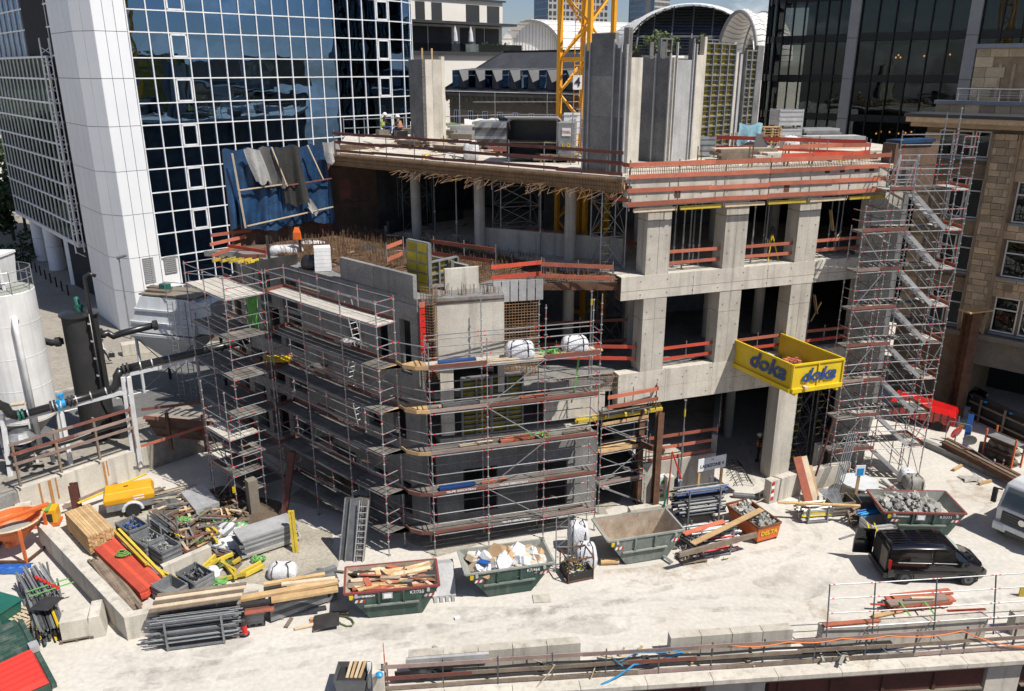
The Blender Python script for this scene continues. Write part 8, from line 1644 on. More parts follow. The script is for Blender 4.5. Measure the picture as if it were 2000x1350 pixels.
# cars on the street behind the stair tower
def car(label,p,h,mat,L=4.3,z=0.,name='parked_car'):
    t=thing(name,label,'car',p,h); k=L/4.3
    mb=MB(); S=[]
    for x,zl,zh,w_ in ((-2.1,.35,.75,.75),(-2.0,.28,.95,.84),(-1.2,.25,1.0,.88),(.6,.25,.98,.88),(1.4,.25,.92,.86),(2.0,.3,.75,.78),(2.12,.35,.6,.65)): S.append([(x*k,-w_,zl),(x*k,w_,zl),(x*k,w_*1.0,zh*.8),(x*k,w_*.88,zh),(x*k,-w_*.88,zh),(x*k,-w_*1.0,zh*.8)])
    mb.loft(S); mb.build('body',mat,t,smooth=True); mb=MB(); mb.loft([[(-1.75*k,-.74,.95),(1.0*k,-.74,.95),(1.0*k,.74,.95),(-1.75*k,.74,.95)],[(-1.2*k,-.58,1.42),(.25*k,-.58,1.42),(.25*k,.58,1.42),(-1.2*k,.58,1.42)]]); mb.build('glasshouse','glass_dark',t); mb=MB(); mb.box(-.48*k,0,1.43,1.4*k,1.14,.03); mb.build('roof',mat,t)
    for x_ in (-1.3,1.3):
        for s in (-.82,.82): mb=MB(); mb.tube((x_*k,s-.09,.31),(x_*k,s+.09,.31),.31,14); mb.build('wheel','rubber',t)
    for s in (-.5,.5): mb=MB(); mb.box(2.08*k,s,.62,.08,.3,.12); mb.build('headlight','lamp_clear',t)
    return t
car('black car passing behind the tall rusty column at the right',G(1880,790)+V(-.2,1.2),rad(-42),'car_black')
p=G(1815,838); t=thing('red_trailer','bright red sloped trailer or roof hood behind the stair tower','trailer',p+V(0,1.0),rad(-35)); mb=MB(); mb.loft([[(-1.9,-.8,.45),(1.9,-.8,.45),(1.9,.8,.45),(-1.9,.8,.45)],[(-1.9,-.85,1.35),(1.9,-.85,1.1),(1.9,.85,1.1),(-1.9,.85,1.35)],[(-1.8,-.3,1.6),(1.8,-.3,1.3),(1.8,.8,1.3),(-1.8,.8,1.6)]]); mb.build('body','car_red',t,bev=.04)
for k in range(9): plank('slat',(-1.7+k*.4,-.87,.5),(-1.7+k*.4,-.87,1.2),.06,.04,'girder',t,w=False)
for x_ in (-1,1): mb=MB(); mb.tube((x_,-.85,.3),(x_,-.65,.3),.3,12); mb.build('wheel','rubber',t)
p=G(1868,870); t=thing('round_sign','red backed round traffic sign leaning at the kerb','sign',p+V(0,.2,.2)); mb=MB(); mb.tube((0,0,.55),(-.03,.06,.57),.42,16); mb.build('disc','red_paint',t); mb=MB(); mb.tube((0,0.05,0),(0,.05,1.6),.04,6); mb.build('pole','galv',t)
p=G(1884,872); tag(plank('blue_post',p,p+V(.35,.5,1.9),.3,.12,'blue_paint'),'upright bright blue post beside the tall rusty column','post')
t=thing('street_barrier','galvanised mesh barrier with a yellow plate beside the rusty column','barrier',G(1845,862)); mb=MB(); mb.path([(0,0,0),(0,0,1.25),(.1,0,1.35),(1.0,-.6,1.35),(1.1,-.65,1.25),(1.1,-.65,0)],.025,5); mb.build('frame','galv',t); mb=MB(); mb.box(.6,-.37,1.2,.3,.02,.14,rad(-32)); mb.build('plate','yellow',t)
stick_(G(1882,866,.9),G(1942,905,1.0),.025,'galv','thin tube rail along the kerb before the black hoarding','rail','rail')
for k,(px,py,r_) in enumerate(((1892,872,.38),(1918,890,.0))): p=G(px,py,.3); mb=MB(); (mb.tube((0,0,.4),(.02,.05,.42),.38,14) if r_ else mb.box(0,0,.45,.5,.05,.85,rad(-20))); t=mb.build('grey_disc' if r_ else 'grey_plate','steel_grey'); t.location=p; tag(t,'grey round cover leaning at the black hoarding' if r_ else 'grey mesh plate leaning at the black hoarding','cover')
for k,(px,py,dx,dy,lb) in enumerate(((1862,918,.75,.55,'short squared timber on the sunny yard at the right'),(1912,945,.85,.35,'second short squared timber on the yard at the right'))): p=G(px,py,.09); tag(plank('timber',p,p+V(dx,dy,0),.14,.14,'wood'),lb,'timber')
t=thing('plastic_sheet','crumpled grey plastic sheet on the ground at the right','sheet',G(1900,938)); mb=MB(); rr=random.Random(4); n=8
g=[(i*.16-.6+rr.uniform(-.05,.05),j*.1-.3,.03+rr.uniform(0,.12)) for j in range(n) for i in range(n)]; mb.add(g,[(j*n+i,j*n+i+1,(j+1)*n+i+1,(j+1)*n+i) for j in range(n-1) for i in range(n-1)]); mb.build('sheet','rubble',t)
# ---------------- things on the roof deck ----------------
DZ=17.0
gd=lambda px,py: G(px,py,DZ)
for k,(px,py,w_,lb) in enumerate(((830,262,2.0,'concrete slab lying on timbers near the two seated workers'),(868,272,1.9,'second grey concrete slab on the deck left of the panel stacks'),(905,280,1.5,'third concrete slab on the deck, nearest the white sack'),(790,268,1.3,'small concrete slab at the left end of the deck'))): 
    t=thing('concrete_slab',lb,'slab',gd(px,py)+V(0,.4,0),rad(-30+k*6)); mb=MB(); mb.box(0,0,.42,w_,.9,.35); mb.build('slab','stone_grey',t,bev=.02)
    for s in (-.6,.6): plank('bearer',(s,-.45,.12),(s,.45,.12),.1,.22,'wood_old',t,w=False)
def dstack(name,label,px,py,L,W_,h,nz,mat,ang,mats=None,ln='panel',jit=.1,cat='panels',nu=2): a=rad(ang); return stack(name,label,cat,gd(px,py),V(math.cos(a)*L,math.sin(a)*L),V(-math.sin(a)*W_,math.cos(a)*W_),h,nu,nz,mat,lname=ln,jit=jit,mats=mats,gap=.02)
dstack('panel_stack','tall stack of grey formwork panels behind the white sack on the deck',925,292,3.4,1.6,1.5,9,'alu',-10,['alu','formply','steel_grey','deckboard'])
dstack('panel_stack','dark slanting stack of panels left of the open tool box',975,289,1.4,1.2,1.7,11,'galv_dark',-8,['galv_dark','ply_black','deckboard'],jit=.03)
dstack('panel_stack','low stack of boards and yellow beams at the far left of the panel stacks',885,272,3.0,1.4,.8,5,'wood_pale',-10,['wood_pale','yellow_beam','alu','board_dark'],jit=.4,ln='board',cat='boards')
dstack('board_stack','low heap of boards and straps in front of the panel stacks',965,300,2.8,1.2,.35,3,'wood_old',0,['wood_old','wood_pale','board_dark'],jit=.4,ln='board',cat='boards')
bag('white sack standing by the rail on the roof deck',gd(920,313)+V(0,.3,0),.8,.7,1.0,33,straps=False)
p=gd(1010,318); t=thing('tool_container','open grey steel tool container with raised lid on the roof deck','container',p+V(.9,1.0,0),rad(-8))
for a,b in (((-1.3,-.8),(-1.3,.8)),((1.3,-.8),(1.3,.8)),((-1.3,.8),(1.3,.8))): mb=MB(); mb.wall(a,b,.2,2.0,.05); mb.build('wall','zinc_dark' if a[0]<1 else 'steel_grey',t)
for z in (.22,1.0): mb=MB(); mb.box(0,0,z,2.6,1.6,.05); mb.build('shelf','wood_old' if z>.5 else 'zinc_dark',t)
mb=MB(); mb.hexa([(-1.35,.85,2.0),(1.35,.85,2.0),(1.35,.8,2.05),(-1.35,.8,2.05)],[(-1.35,-1.5,2.3),(1.35,-1.5,2.3),(1.35,-1.5,2.36),(-1.35,-1.5,2.36)]); mb.build('lid','hopper_grey',t)
mb=MB(); mb.box(1.75,0,1.1,.85,1.6,1.8); mb.build('side_cabinet','steel_grey',t); mb=MB(); mb.box(1.75,-.82,1.55,.45,.02,.4); mb.build('label_plate','sign_white',t); text('TOOL','sign_red',t,frame((1.75,-.84,1.55),(1,0,0),(0,0,1)),.16); text('L8','yellow',t,frame((1.75,-.815,.8),(1,0,0),(0,0,1)),.5)
for x_ in (-1.25,1.25): plank('stay',(x_,-.1,1.6),(x_,-.9,2.2),.04,.04,'alu',t,w=False)
t=thing('cable_drum','heap of black hoses and cables beside the tool container','hose',gd(1085,318)+V(0,.8,0)); mb=MB(); rr=random.Random(2)
for k in range(5): mb.path([(.75*math.cos(a_)+rr.uniform(-.08,.08),.4*math.sin(a_),.5+.09*k+rr.uniform(-.05,.05)) for a_ in [j*.5 for j in range(14)]],.05,5)
mb.build('hose','black_plastic',t); mb=MB(); mb.box(0,0,.25,1.2,.7,.5); mb.build('trolley','black_matt',t)
t=thing('ladder','thin steel ladder standing beside the main core','ladder',gd(1122,322)); mb=MB()
for s in (-.2,.2): mb.tube((s,0,0),(s+.1,.3,3.0),.03,5)
for k in range(9): mb.tube((-.2+.03*k,.1+.02*k,.3+k*.3),(.2+.03*k,.1+.02*k,.3+k*.3),.02,4)
mb.build('ladder','steel_grey',t)
# right part of the deck
crate('grey ribbed steel crate on the deck right of the main cores',gd(1367,308)+V(0,.6,0),rad(12),1.5,1.1,1.0)
for i,(z,lb) in enumerate(((0,'lower grey ribbed crate of the stack behind the pallets'),(1.15,'upper grey ribbed crate of the stack behind the pallets'))): crate(lb,gd(1536,285)+V(0,.6,z),rad(12),1.6,1.2,.95,mat='alu')
for k in range(7): pallet(['lowest','second','third','fourth','fifth','sixth','topmost'][k]+' pale pallet of the pallet stack on the roof deck',gd(1505,292)+V(0,.6,.15*k+.25),rad(10+k%3*2),'pallet stack on the roof deck',mat='wood')
dstack('board_stack','stack of brown and black formwork sheets topped with a pink board',1405,298,2.6,1.2,1.0,7,'board_dark',10,['board_dark','ply_black','wood_old','board_faded'],cat='boards')
p=gd(1438,305); t=cloth('plastic_sheet','light blue plastic sheet bulging over the board stack on the deck','plastic_blue',V(p.x,p.y+.5),hd(75),1.5,18.5,17.35,hd(165),fold=.35,seed=9,nx=16); 
p=gd(1475,312); tag(plank('plywood_sheet',p+V(.1,0,0),p+V(.45,.5,1.25),.75,.04,'ply_black',up=(0,-1,0)),'black plywood sheet leaning against the pallet stack','plywood')
bag('white plastic wrapped sack beside the pallet stack on the deck',gd(1545,298)+V(0,.4,0),1.0,.8,.9,34,straps=False)
dstack('panel_stack','stack of white concrete facing slabs on the right of the deck',1580,300,3.4,1.3,.8,4,'concrete_light',10,['concrete_light','alu','board_faded'],cat='slabs',ln='slab')
dstack('frame_stack','stack of galvanised frames at the back right of the deck',1570,284,2.4,1.4,.9,7,'galv',8,['galv','alu','steel_grey'],cat='frames',ln='frame',nu=4)
dstack('board_stack','flat layer of pale boards along the front of the right deck',1490,318,7,1.2,.35,3,'wood_pale',14,['wood_pale','deckboard_light','concrete_light'],jit=.5,ln='board',cat='boards')
dstack('beam_pile','low heap of timbers between crate and board stack on the deck',1415,316,3.2,1.2,.5,3,'wood_old',10,['wood_old','alu','wood_pale'],jit=.4,ln='beam',cat='timber')
scatter_=lambda label,group,n,x0,x1,y0,y1,mats,seed: [tag(plank('scrap_piece',gd(rr_.uniform(x0,x1),rr_.uniform(y0,y1))+V(0,0,.1),gd(rr_.uniform(x0,x1),0+rr_.uniform(y0,y1))+V(0,0,.15),.12,.05,rr_.choice(mats)),label,'scrap',group) if False else None for rr_ in [random.Random(seed)] for k in range(n)]
rr=random.Random(77)
for k in range(100):
    p=gd(rr.uniform(720,1120),rr.uniform(262,316)) if k<60 else gd(rr.uniform(1370,1690),rr.uniform(290,318)); a_=rr.uniform(0,3.1); l=rr.uniform(.4,1.8)
    o=plank('scrap_piece',p+V(0,0,.06),p+V(math.cos(a_)*l,math.sin(a_)*l,rr.uniform(.06,.2)),rr.uniform(.06,.2),.05,rr.choice(['wood_old','wood_pale','galv','board_dark','wood','yellow_beam','steel_grey'])); tag(o,'loose board or metal piece lying on the left half of the roof deck' if k<60 else 'loose board or metal piece lying on the right half of the roof deck','scrap','scrap on the left half of the deck' if k<60 else 'scrap on the right half of the deck')
# old wall stump at the right end of the deck
a=V(19.6,42.6); t=thing('wall_stump','broken old wall stump covered with blue sheet beside the stair tower top','wall',a); mb=MB(); mb.wall(a,a+V(3.0,1.6),15.5,18.0,.8); mb.build('masonry','brownwall',t,off=a); mb=MB(); mb.wall(a+V(.3,-.0),a+V(2.6,1.2),18.0,18.15,1.0); mb.build('cover_sheet','tarp_blue',t,off=a)
p=gd(1735,345); t=thing('a_frame_ladder','aluminium step frame standing at the top of the stair tower','ladder',V(18.9,40.6,16.0))
for s in (0,.9): plank('leg',(s,0,0),(s+.25,.35,1.6),.07,.07,'alu',t,w=False); plank('leg',(s,.8,0),(s+.25,.4,1.6),.07,.07,'alu',t,w=False)
for k in range(4): plank('step',(.1+.05*k,.1+.07*k,.35*k+.3),(1.0+.05*k,.1+.07*k,.35*k+.3),.12,.04,'alu',t,w=False)
# ---------------- things on the wing roof and scaffolds ----------------
wz=12.0
p=G(632,528,12.0); mb=MB(); 
t=thing('block_stack','white wrapped stack of insulation blocks on the wing roof','blocks',p); 
for k in range(6): mb=MB(); mb.box(0,0,.12+k*.2,.8,.7,.19,rad(10+k)); mb.build('block','white_paint',t)
bag('black crumpled sack beside the white block stack on the wing roof',G(608,525,12.0),.9,.7,.7,41,'black_plastic',straps=False,name='sack')
bag('white sacks lying at the left end of the wing roof',G(560,497,12.0),1.8,.8,.5,42,straps=False,name='sack')
p=G(588,500,12.0); tag(plank('dark_post',p,p+V(0,0,1.6),.12,.12,'ply_black'),'dark upright post with a hung safety jacket on the wing roof','post'); t=thing('safety_jacket','orange safety jacket hung on the dark post of the wing roof','jacket',p+V(-.1,-.08,.9)); mb=MB(); mb.loft([[(-.22,-.05,0),(.22,-.05,0),(.22,.05,0),(-.22,.05,0)],[(-.2,-.08,.4),(.2,-.08,.4),(.2,.06,.4),(-.2,.06,.4)],[(-.1,-.03,.68),(.1,-.03,.68),(.1,.03,.68),(-.1,.03,.68)]]); mb.build('cloth','vest_orange',t,bev=.02)
p=G(548,500,12.0); tag(plank('dark_post',G(527,520,12),G(527,520,12)+V(0,0,1.6),.12,.12,'ply_black'),'dark upright post at the left end of the wing roof','post'); tag(plank('black_board',G(500,520,12.3),G(580,505,12.3),.1,.5,'ply_black'),'black upstand board across the left end of the wing roof','board')
for k,(x0,y0,x1,y1,z,m) in enumerate(((412,460,490,450,12.9,'board_red'),(410,478,480,462,12.6,'board_red'),(445,480,520,492,12.6,'board_bright'),(415,500,470,478,12.4,'board_red'),(470,500,520,500,12.3,'board_dark'))): tag(plank('rail_board',G(x0,y0,z),G(x1,y1,z),.04,.18,m),'orange red rail board at the far left corner of the wing roof','board','rail boards at the left corner of the wing')
for k in range(5): a=G(415+k*16,510+k*1,11.9); tag(plank('yellow_beam',a,a+V(.5,.9,0),.1,.14,'yellow_beam'),'short yellow beam in the row at the left corner of the wing','beam','yellow beams at the left corner of the wing')
t=thing('strap_bundle','hanging bundle of bright green lifting straps on the left scaffold','straps',PR[0].lerp(PR[1],.6)+V(.1,-.45,9.6)); mb=MB(); rr=random.Random(6)
for k in range(9): x_=-.25+k*.06; mb.path([(x_,rr.uniform(-.05,.05),1.4),(x_+rr.uniform(-.06,.06),-.06,.6),(x_+rr.uniform(-.1,.1),0,rr.uniform(-.6,.1))],.035,4)
mb.build('strap','strap_green',t)
t=thing('yellow_grate','bright yellow plastic grate lying on the projecting scaffold','grate',PR[0]+V(.1,.9,7.35)); mb=MB()
for k in range(7): mb.bar((-.8+k*.2,0,0),(-.8+k*.2,.9,0),.08,.06); mb.bar((-.85,.15*k,.02),(.5,.15*k,.02),.04,.05)
mb.build('grate','yellow',t)
bag('white big bag with an open top on the front scaffold, left one',V(.35,34.6,9.3),1.3,.75,.75,51); bag('white big bag with an open top on the front scaffold, right one',V(2.9,35.35,9.3),1.2,.75,.75,52)
for k,(a,b,m,z,lb) in enumerate(((0,1,'wood',.06,'fresh plank lying along the top front scaffold, left bay'),(1,2,'wood_pale',.07,'pale plank lying along the top front scaffold, middle bay'),(2,3,'wood',.08,'fresh plank lying along the top front scaffold, right bay'))): tag(plank('loose_plank',FR[a]+V(.1,.25,9.3+z),FR[b]+V(.1,.2,9.3+z),.18,.07,m),lb,'plank')
for k in range(6): zi=[3,3,2,2,1,0][k]; f=rr.uniform(.1,.9); i=k%3; p=FR[i].lerp(FR[i+1],f)+V(0,.5,LV[zi]+.08); tag(plank('loose_plank',p-A*.7,p+A*rr.uniform(.3,.9),.15,.06,['wood_pale','board_red','wood_old'][k%3]),'loose board lying on a lower lift of the front scaffold','plank','boards on the lower lifts of the front scaffold')
for k in range(14): zi=k%6; i=k%3; p=LF[i].lerp(LF[i+1],rr.uniform(.1,.9))+V(.35,.35,LVL[zi]+.06); d=(LF[2]-LF[1]).normalized(); tag(plank('loose_plank',p-d*.6,p+d*rr.uniform(.3,1.2),.14,.05,rr.choice(['wood_old','wood_pale','galv_dark','deckboard'])),'loose board lying on the left wing scaffold','plank','boards on the left wing scaffold')
for k,(p,lb) in enumerate(((V(1.7,34.9,9.35),'green strap heap between the white bags'),(V(1.2,34.8,5.25),'green strap heap on the middle lift of the front scaffold'),(G(545,510,12.05),'green weeds and straps on the wing roof slab edge'),(G(880,480,12.35),'green and white sacks heap on the shaded upper floor'),(G(925,490,12.35),'green strap heap near the round column'))): t=thing('strap_heap',lb,'straps',p); mb=MB(); mb.path([(.45*math.sin(j*.9)*(.4+.05*j%1),.25*math.cos(j*1.3),.05+.04*(j%4)) for j in range(26)],.035,4); mb.build('strap','strap_green',t)
t=thing('hanging_strap','long green strap hanging from the right end of the front scaffold','strap',FR[3]+V(-1.1,.1,7.6)); mb=MB(); mb.bar((0,0,0),(.15,0,1.7),.08,.02); mb.bar((-.15,.2,-.9),(0,0,0),.08,.02); mb.build('band','strap_green',t)
rc2=thing('corner_rebar','rusty corner rebar cage with red painted plates at the wing corner','rebar cage',V(-3.9,34.2,9.3)); 
for a,b in ((V(-4.0,34.5),V(-3.5,34.3)),(V(-3.5,34.3),V(-3.3,34.8))): rgrid('cage_mesh',V(a.x,a.y,8.2),b-a,V(0,0,4.4),4,34,.014,'rebar',rc2)
for k in range(8): plank('red_plate',V(-3.95,34.35,9.6+k*.3),V(-3.95,34.35,9.85+k*.3),.25,.04,'red_paint' if k<7 else 'board_red',rc2,up=(.3,-.9,0))
rgrid('rebar_mesh',V(-8.6,37.6,0.1),V(2.2,-1.9,0),V(0,0,1.7),20,10,.014,'rebar',rc2) if False else None
t=thing('rebar_mesh','rusty rebar mat leaning under the left wing scaffold near the ground','rebar',V(-9.6,38.4,0)); rgrid('mat',V(-9.9,38.2,.05),V(2.4,-1.5,.0),V(.5,.6,1.6),26,14,.013,'rebar',t)
t=hpost('dark red steel channel leaning at the corner of the projecting scaffold',G(553,1012)+V(0,.2),3.4,A,.3,'girder'); t.rotation_euler=(rad(-12),rad(9),0)
blk('grey concrete stub column under the projecting left scaffold',497,1000,.5,1.9,.45,40,'stone_grey')
# wood wedge pieces in the dark bays
for k,(px,py,lb) in enumerate(((1590,575,'bent fresh boards hanging in the right lower bay'),(1604,590,'second bent board hanging in the right lower bay'),(1622,410,'fresh board wedge hanging in the right upper bay'))): a=PL(px,py,fp(0,-1),71); tag(plank('hanging_board',a,a+V(.3 if k!=1 else -.4,.1,-1.1),.2,.06,'wood'),lb,'board')
p=PL(1502,520,fp(0,-.9),71); t=thing('survey_tripod','yellow survey tripod in the middle upper bay of the facade','tripod',V(p.x,p.y,12.32)); 
for k in range(3): a_=k*2.1; stick('leg',(.45*math.cos(a_),.45*math.sin(a_),0),(0,0,1.35),.035,'yellow',t,w=False)
mb=MB(); mb.lathe([(.1,1.35),(.13,1.5),(.09,1.72),(.02,1.74)],n=10); mb.build('instrument','black_matt',t)
for k in range(5): a=fp(2.3+k*.5,-.8-.15*k,7.4); tag(plank('steel_sheet',a,a+A*1.7+V(0,0,.12),.4,.06,'galv_dark' if k%2 else 'galv'),'grey panel in the heap on the lower floor of the left bay','panel','panels on the lower floor')
# ---------------- people ----------------
def person(label,loc,rz,J,top,legs,vest=None,helmet=None,hair=True,scale=1.,arms=None):
    # J: joints of hip, chest, neck, head, two arms (shoulder, elbow, hand), two legs (knee, ankle, toe)
    t=thing('person',label,'person',loc,rz); t.scale=(scale,)*3
    bm=bmesh.new(); me=bpy.data.meshes.new('body'); V_=[]; E_=[]; Rr=[]
    def chain(pts,rs,start=None):
        prev=start
        for p,r in zip(pts,rs):
            V_.append(p); Rr.append(r); i=len(V_)-1
            if prev is not None: E_.append((prev,i))
            prev=i
        return prev
    chain([J['hip']],[.135]); mid=[(a+b)/2 for a,b in zip(J['hip'],J['chest'])]; chain([tuple(mid),J['chest']],[.14,.165],0); ch=2
    chain([J['neck'],J['chin'],J['head']],[.06,.085,.1],ch)
    for s in ('L','R'):
        chain([J['sh'+s],J['el'+s],J['ha'+s]],[.075,.05,.036],ch); hip=J['hl'+s]; chain([hip,J['kn'+s],J['an'+s],J['to'+s]],[.1,.068,.05,.045],0)
    me.from_pydata(V_,E_,[]); o=bpy.data.objects.new('body',me); COL.objects.link(o)
    sk=o.modifiers.new('s','SKIN'); ss=o.modifiers.new('ss','SUBSURF'); ss.levels=ss.render_levels=2
    for i,r in enumerate(Rr): me.skin_vertices[0].data[i].radius=(r,r*.9); me.skin_vertices[0].data[i].use_root=(i==0)
    dg=bpy.context.evaluated_depsgraph_get(); dg.update(); m2=bpy.data.meshes.new_from_object(o.evaluated_get(dg)); bpy.data.objects.remove(o)
    hz=J['hip'][2]; nz=J['neck'][2]
    for m in (top,legs,'skin','rubber'): m2.materials.append(M[m])
    hands=[Vec(J['haL']),Vec(J['haR'])]; feet=[Vec(J['toL']),Vec(J['anL']),Vec(J['toR']),Vec(J['anR'])]; legsv=[(Vec(J['hl'+s]),Vec(J['kn'+s]),Vec(J['an'+s])) for s in 'LR']
    for f in m2.polygons:
        c=f.center; f.use_smooth=True
        if c.z>nz+.02 or min((c-h_).length for h_ in hands)<.07: f.material_index=2
        elif min((c-h_).length for h_ in feet)<.12: f.material_index=3
        elif c.z<hz+.03 or any(min((c-a).length,(c-((a+b)/2)).length,(c-b).length,(c-(b+d)/2).length,(c-d).length)<.19 and c.z<hz+.18 and (c-Vec(J['hip'])).length>.13 for a,b,d in legsv): f.material_index=1
        else: f.material_index=0
    b=bpy.data.objects.new('body',m2); COL.objects.link(b); b.parent=t
    H=Vec(J['head']); ft=Vec(J.get('face',(0,1,0))).normalized(); sd=ft.cross(Vec((0,0,1)))
    mb=MB(); mb.loft([[H+ft*.1+sd*x+V(0,0,z) for x,z in ((-.018,-.05),(.018,-.05),(.012,.0),(-.012,.0))],[H+ft*.135+sd*x+V(0,0,z) for x,z in ((-.012,-.045),(.012,-.045),(.006,-.02),(-.006,-.02))]]); mb.build('nose','skin',t)
    for x in (-.04,.04): mb=MB(); q=H+ft*.098+sd*x+V(0,0,.0); mb.box(q.x,q.y,q.z,.022,.022,.012); mb.build('eye','hair',t)
    if helmet: mb=MB(); mb.lathe([(.155,.0),(.14,.035),(.125,.09),(.08,.14),(.01,.155)],H.x,H.y,16); mb.v=[(x,y,z+H.z+.015) for x,y,z in mb.v]; mb.build('helmet',helmet,t,smooth=True); mb=MB(); q=H+ft*.14; mb.box(q.x,q.y,H.z+.03,.16,.1,.015); mb.build('helmet_peak',helmet,t)
    elif hair: mb=MB(); mb.lathe([(.11,.0),(.115,.05),(.09,.1),(.01,.125)],H.x-ft.x*.015,H.y-ft.y*.015,14); mb.v=[(x,y,z+H.z) for x,y,z in mb.v]; mb.build('hair','hair',t,smooth=True)
    if vest:
        a,c=Vec(J['hip']),Vec(J['chest']); mb=MB(); secs=[]
        for f,w_,d_ in ((.05,.185,.15),(.5,.195,.16),(.85,.215,.165),(1.15,.17,.12),(1.3,.09,.08)):
            q=a.lerp(c,f); secs.append([q+sd*(w_*math.cos(k*math.pi/7))+Vec((ft.x,ft.y,0))*(d_*math.sin(k*math.pi/7)) for k in range(14)])
        mb.loft(secs); mb.build('vest',vest,t,smooth=True)
        for f in (.35,.7): q=a.lerp(c,f); mb=MB(); mb.loft([[q+V(0,0,dz)+sd*(.205*math.cos(k*math.pi/7)*1.02)+Vec((ft.x,ft.y,0))*(.17*math.sin(k*math.pi/7)) for k in range(14)] for dz in (-.022,.022)]); mb.build('reflective_band','alu',t)
    return t
stand=dict(hip=(0,0,.95),chest=(0,.02,1.33),neck=(0,.02,1.5),chin=(0,.04,1.58),head=(0,.04,1.68),shL=(-.2,.0,1.42),elL=(-.27,.0,1.13),haL=(-.26,.12,.88),shR=(.2,.0,1.42),elR=(.27,.02,1.13),haR=(.25,.16,.9),hlL=(-.1,0,.88),knL=(-.11,.03,.5),anL=(-.11,0,.09),toL=(-.12,.17,.04),hlR=(.1,0,.88),knR=(.11,.03,.5),anR=(.11,0,.09),toR=(.12,.17,.04),face=(0,1,0))
walk=dict(stand); walk.update(knL=(-.1,.2,.52),anL=(-.1,.28,.1),toL=(-.1,.45,.06),knR=(.1,-.02,.5),anR=(.1,-.32,.16),toR=(.1,-.2,.06),elL=(-.25,-.12,1.14),haL=(-.22,-.02,.9),elR=(.26,.08,1.14),haR=(.22,.26,.95))
sit=dict(hip=(0,0,.5),chest=(0,.08,.87),neck=(0,.14,1.04),chin=(0,.18,1.12),head=(0,.19,1.22),shL=(-.2,.1,.97),elL=(-.25,.28,.74),haL=(-.12,.45,.66),shR=(.2,.1,.97),elR=(.25,.26,.74),haR=(.12,.44,.64),hlL=(-.1,.06,.48),knL=(-.13,.46,.5),anL=(-.13,.5,.09),toL=(-.13,.68,.04),hlR=(.1,.06,.48),knR=(.13,.46,.5),anR=(.13,.48,.09),toR=(.14,.66,.04),face=(0,1,-.2))
p=G(748,268,17.0); person('worker in yellow vest and white helmet perched at the left end of the deck',V(p.x,p.y,17.15),rad(-62),sit,'dark_cloth','jeans','vest_yellow','helmet',scale=1.12)
p2=G(783,270,17.0); person('worker in orange vest and white helmet sitting opposite on the deck',V(p2.x,p2.y,17.1),rad(65),sit,'olive_cloth','jeans','vest_orange','helmet',scale=1.08)
for q,lb in ((p,'slab the worker in the yellow vest sits on'),(p2,'slab the worker in the orange vest sits on')): mb=MB(); mb.box(0,0,.26,.8,.7,.5,.5); t=mb.build('concrete_slab','stone_grey'); t.location=V(q.x,q.y,17.0); tag(t,lb,'slab')
person('worker in orange vest and white helmet standing in the dark loading bay',G(1482,905)+V(0,.2,0),rad(70),stand,'dark_cloth','dark_cloth','vest_orange','helmet')
person('pedestrian in white shirt carrying a dark bag on the pavement behind the black tank',G(205,708,STZ),rad(-70),walk,'shirt_white','dark_cloth')
p=G(219,711,STZ); t=thing('shoulder_bag','dark bag carried by the pedestrian in the white shirt','bag',p+V(.12,-.1,.55)); mb=MB(); mb.box(0,0,.15,.4,.14,.32,.3); mb.build('bag','dark_cloth',t,bev=.03); mb=MB(); mb.path([(-.12,0,.3),(-.06,0,.45),(.06,0,.45),(.12,0,.3)],.015,4); mb.build('handle','dark_cloth',t)
# ---------------- dirt and extra clutter in the left yard ----------------
random.seed(81)
def patch(name,pts,mat,z,seed):
    rr=random.Random(seed); P=[]
    for i in range(len(pts)):
        a,b=G(*pts[i]),G(*pts[(i+1)%len(pts)])
        for k in range(6): q=a.lerp(b,k/6); P.append((q.x+rr.uniform(-.25,.25),q.y+rr.uniform(-.25,.25),z))
    mb=MB(); mb.add(P,[tuple(range(len(P)))]); struct(name,mb,mat)
patch('soil',[(300,1000),(430,945),(560,985),(520,1075),(440,1120),(330,1080)],'earth',.006,1)
patch('sand',[(150,1015),(300,960),(470,985),(640,1040),(660,1110),(560,1140),(420,1135),(300,1150),(190,1090)],'dust',.003,2)
patch('sand',[(560,980),(720,1010),(850,1085),(1180,1000),(1230,960),(900,900),(640,900)],'dust',.003,3)
scatter('scrap of board or steel heaped in the left yard beyond the crates','scrap beyond the crates','offcut','timber_offcut',60,410,1025,75,40,.3,1.5,['wood_old','wood_pale','steel_grey','board_faded','wood_old','galv','board_dark','rust'],zmax=.45,seed=41)
scatter('pale timber or batten on the sand below the party wall of the yard','battens below the retaining wall','offcut','timber_offcut',14,330,975,60,14,.8,2.4,['wood_pale','wood_old','board_faded'],seed=42,ang=.5)
for k,(px,py) in enumerate(((385,1060),(362,1018),(432,1020),(440,1105),(428,1140),(470,1030),(395,1002),(505,1095))):
    t=thing('strap_heap',['small green strap tangle beside the tube rack','green strap tangle behind the tube rack','green strap tangle before the flat panel stack','green strap tangle near the yellow beams','large green strap tangle behind the low wall','green strap tangle on the brown soil','green strap tangle left of the flat panel stack','green strap tangle under the formwork stack'][k],'straps',G(px,py,.1)); mb=MB(); rr=random.Random(k)
    mb.path([(.4*math.sin(j*.9+k)*rr.uniform(.4,1),.3*math.cos(j*1.3)*rr.uniform(.5,1),.05+.03*(j%5)) for j in range(22)],.04,4); mb.build('strap','strap_green' if k%3 else 'leaf_light',t)
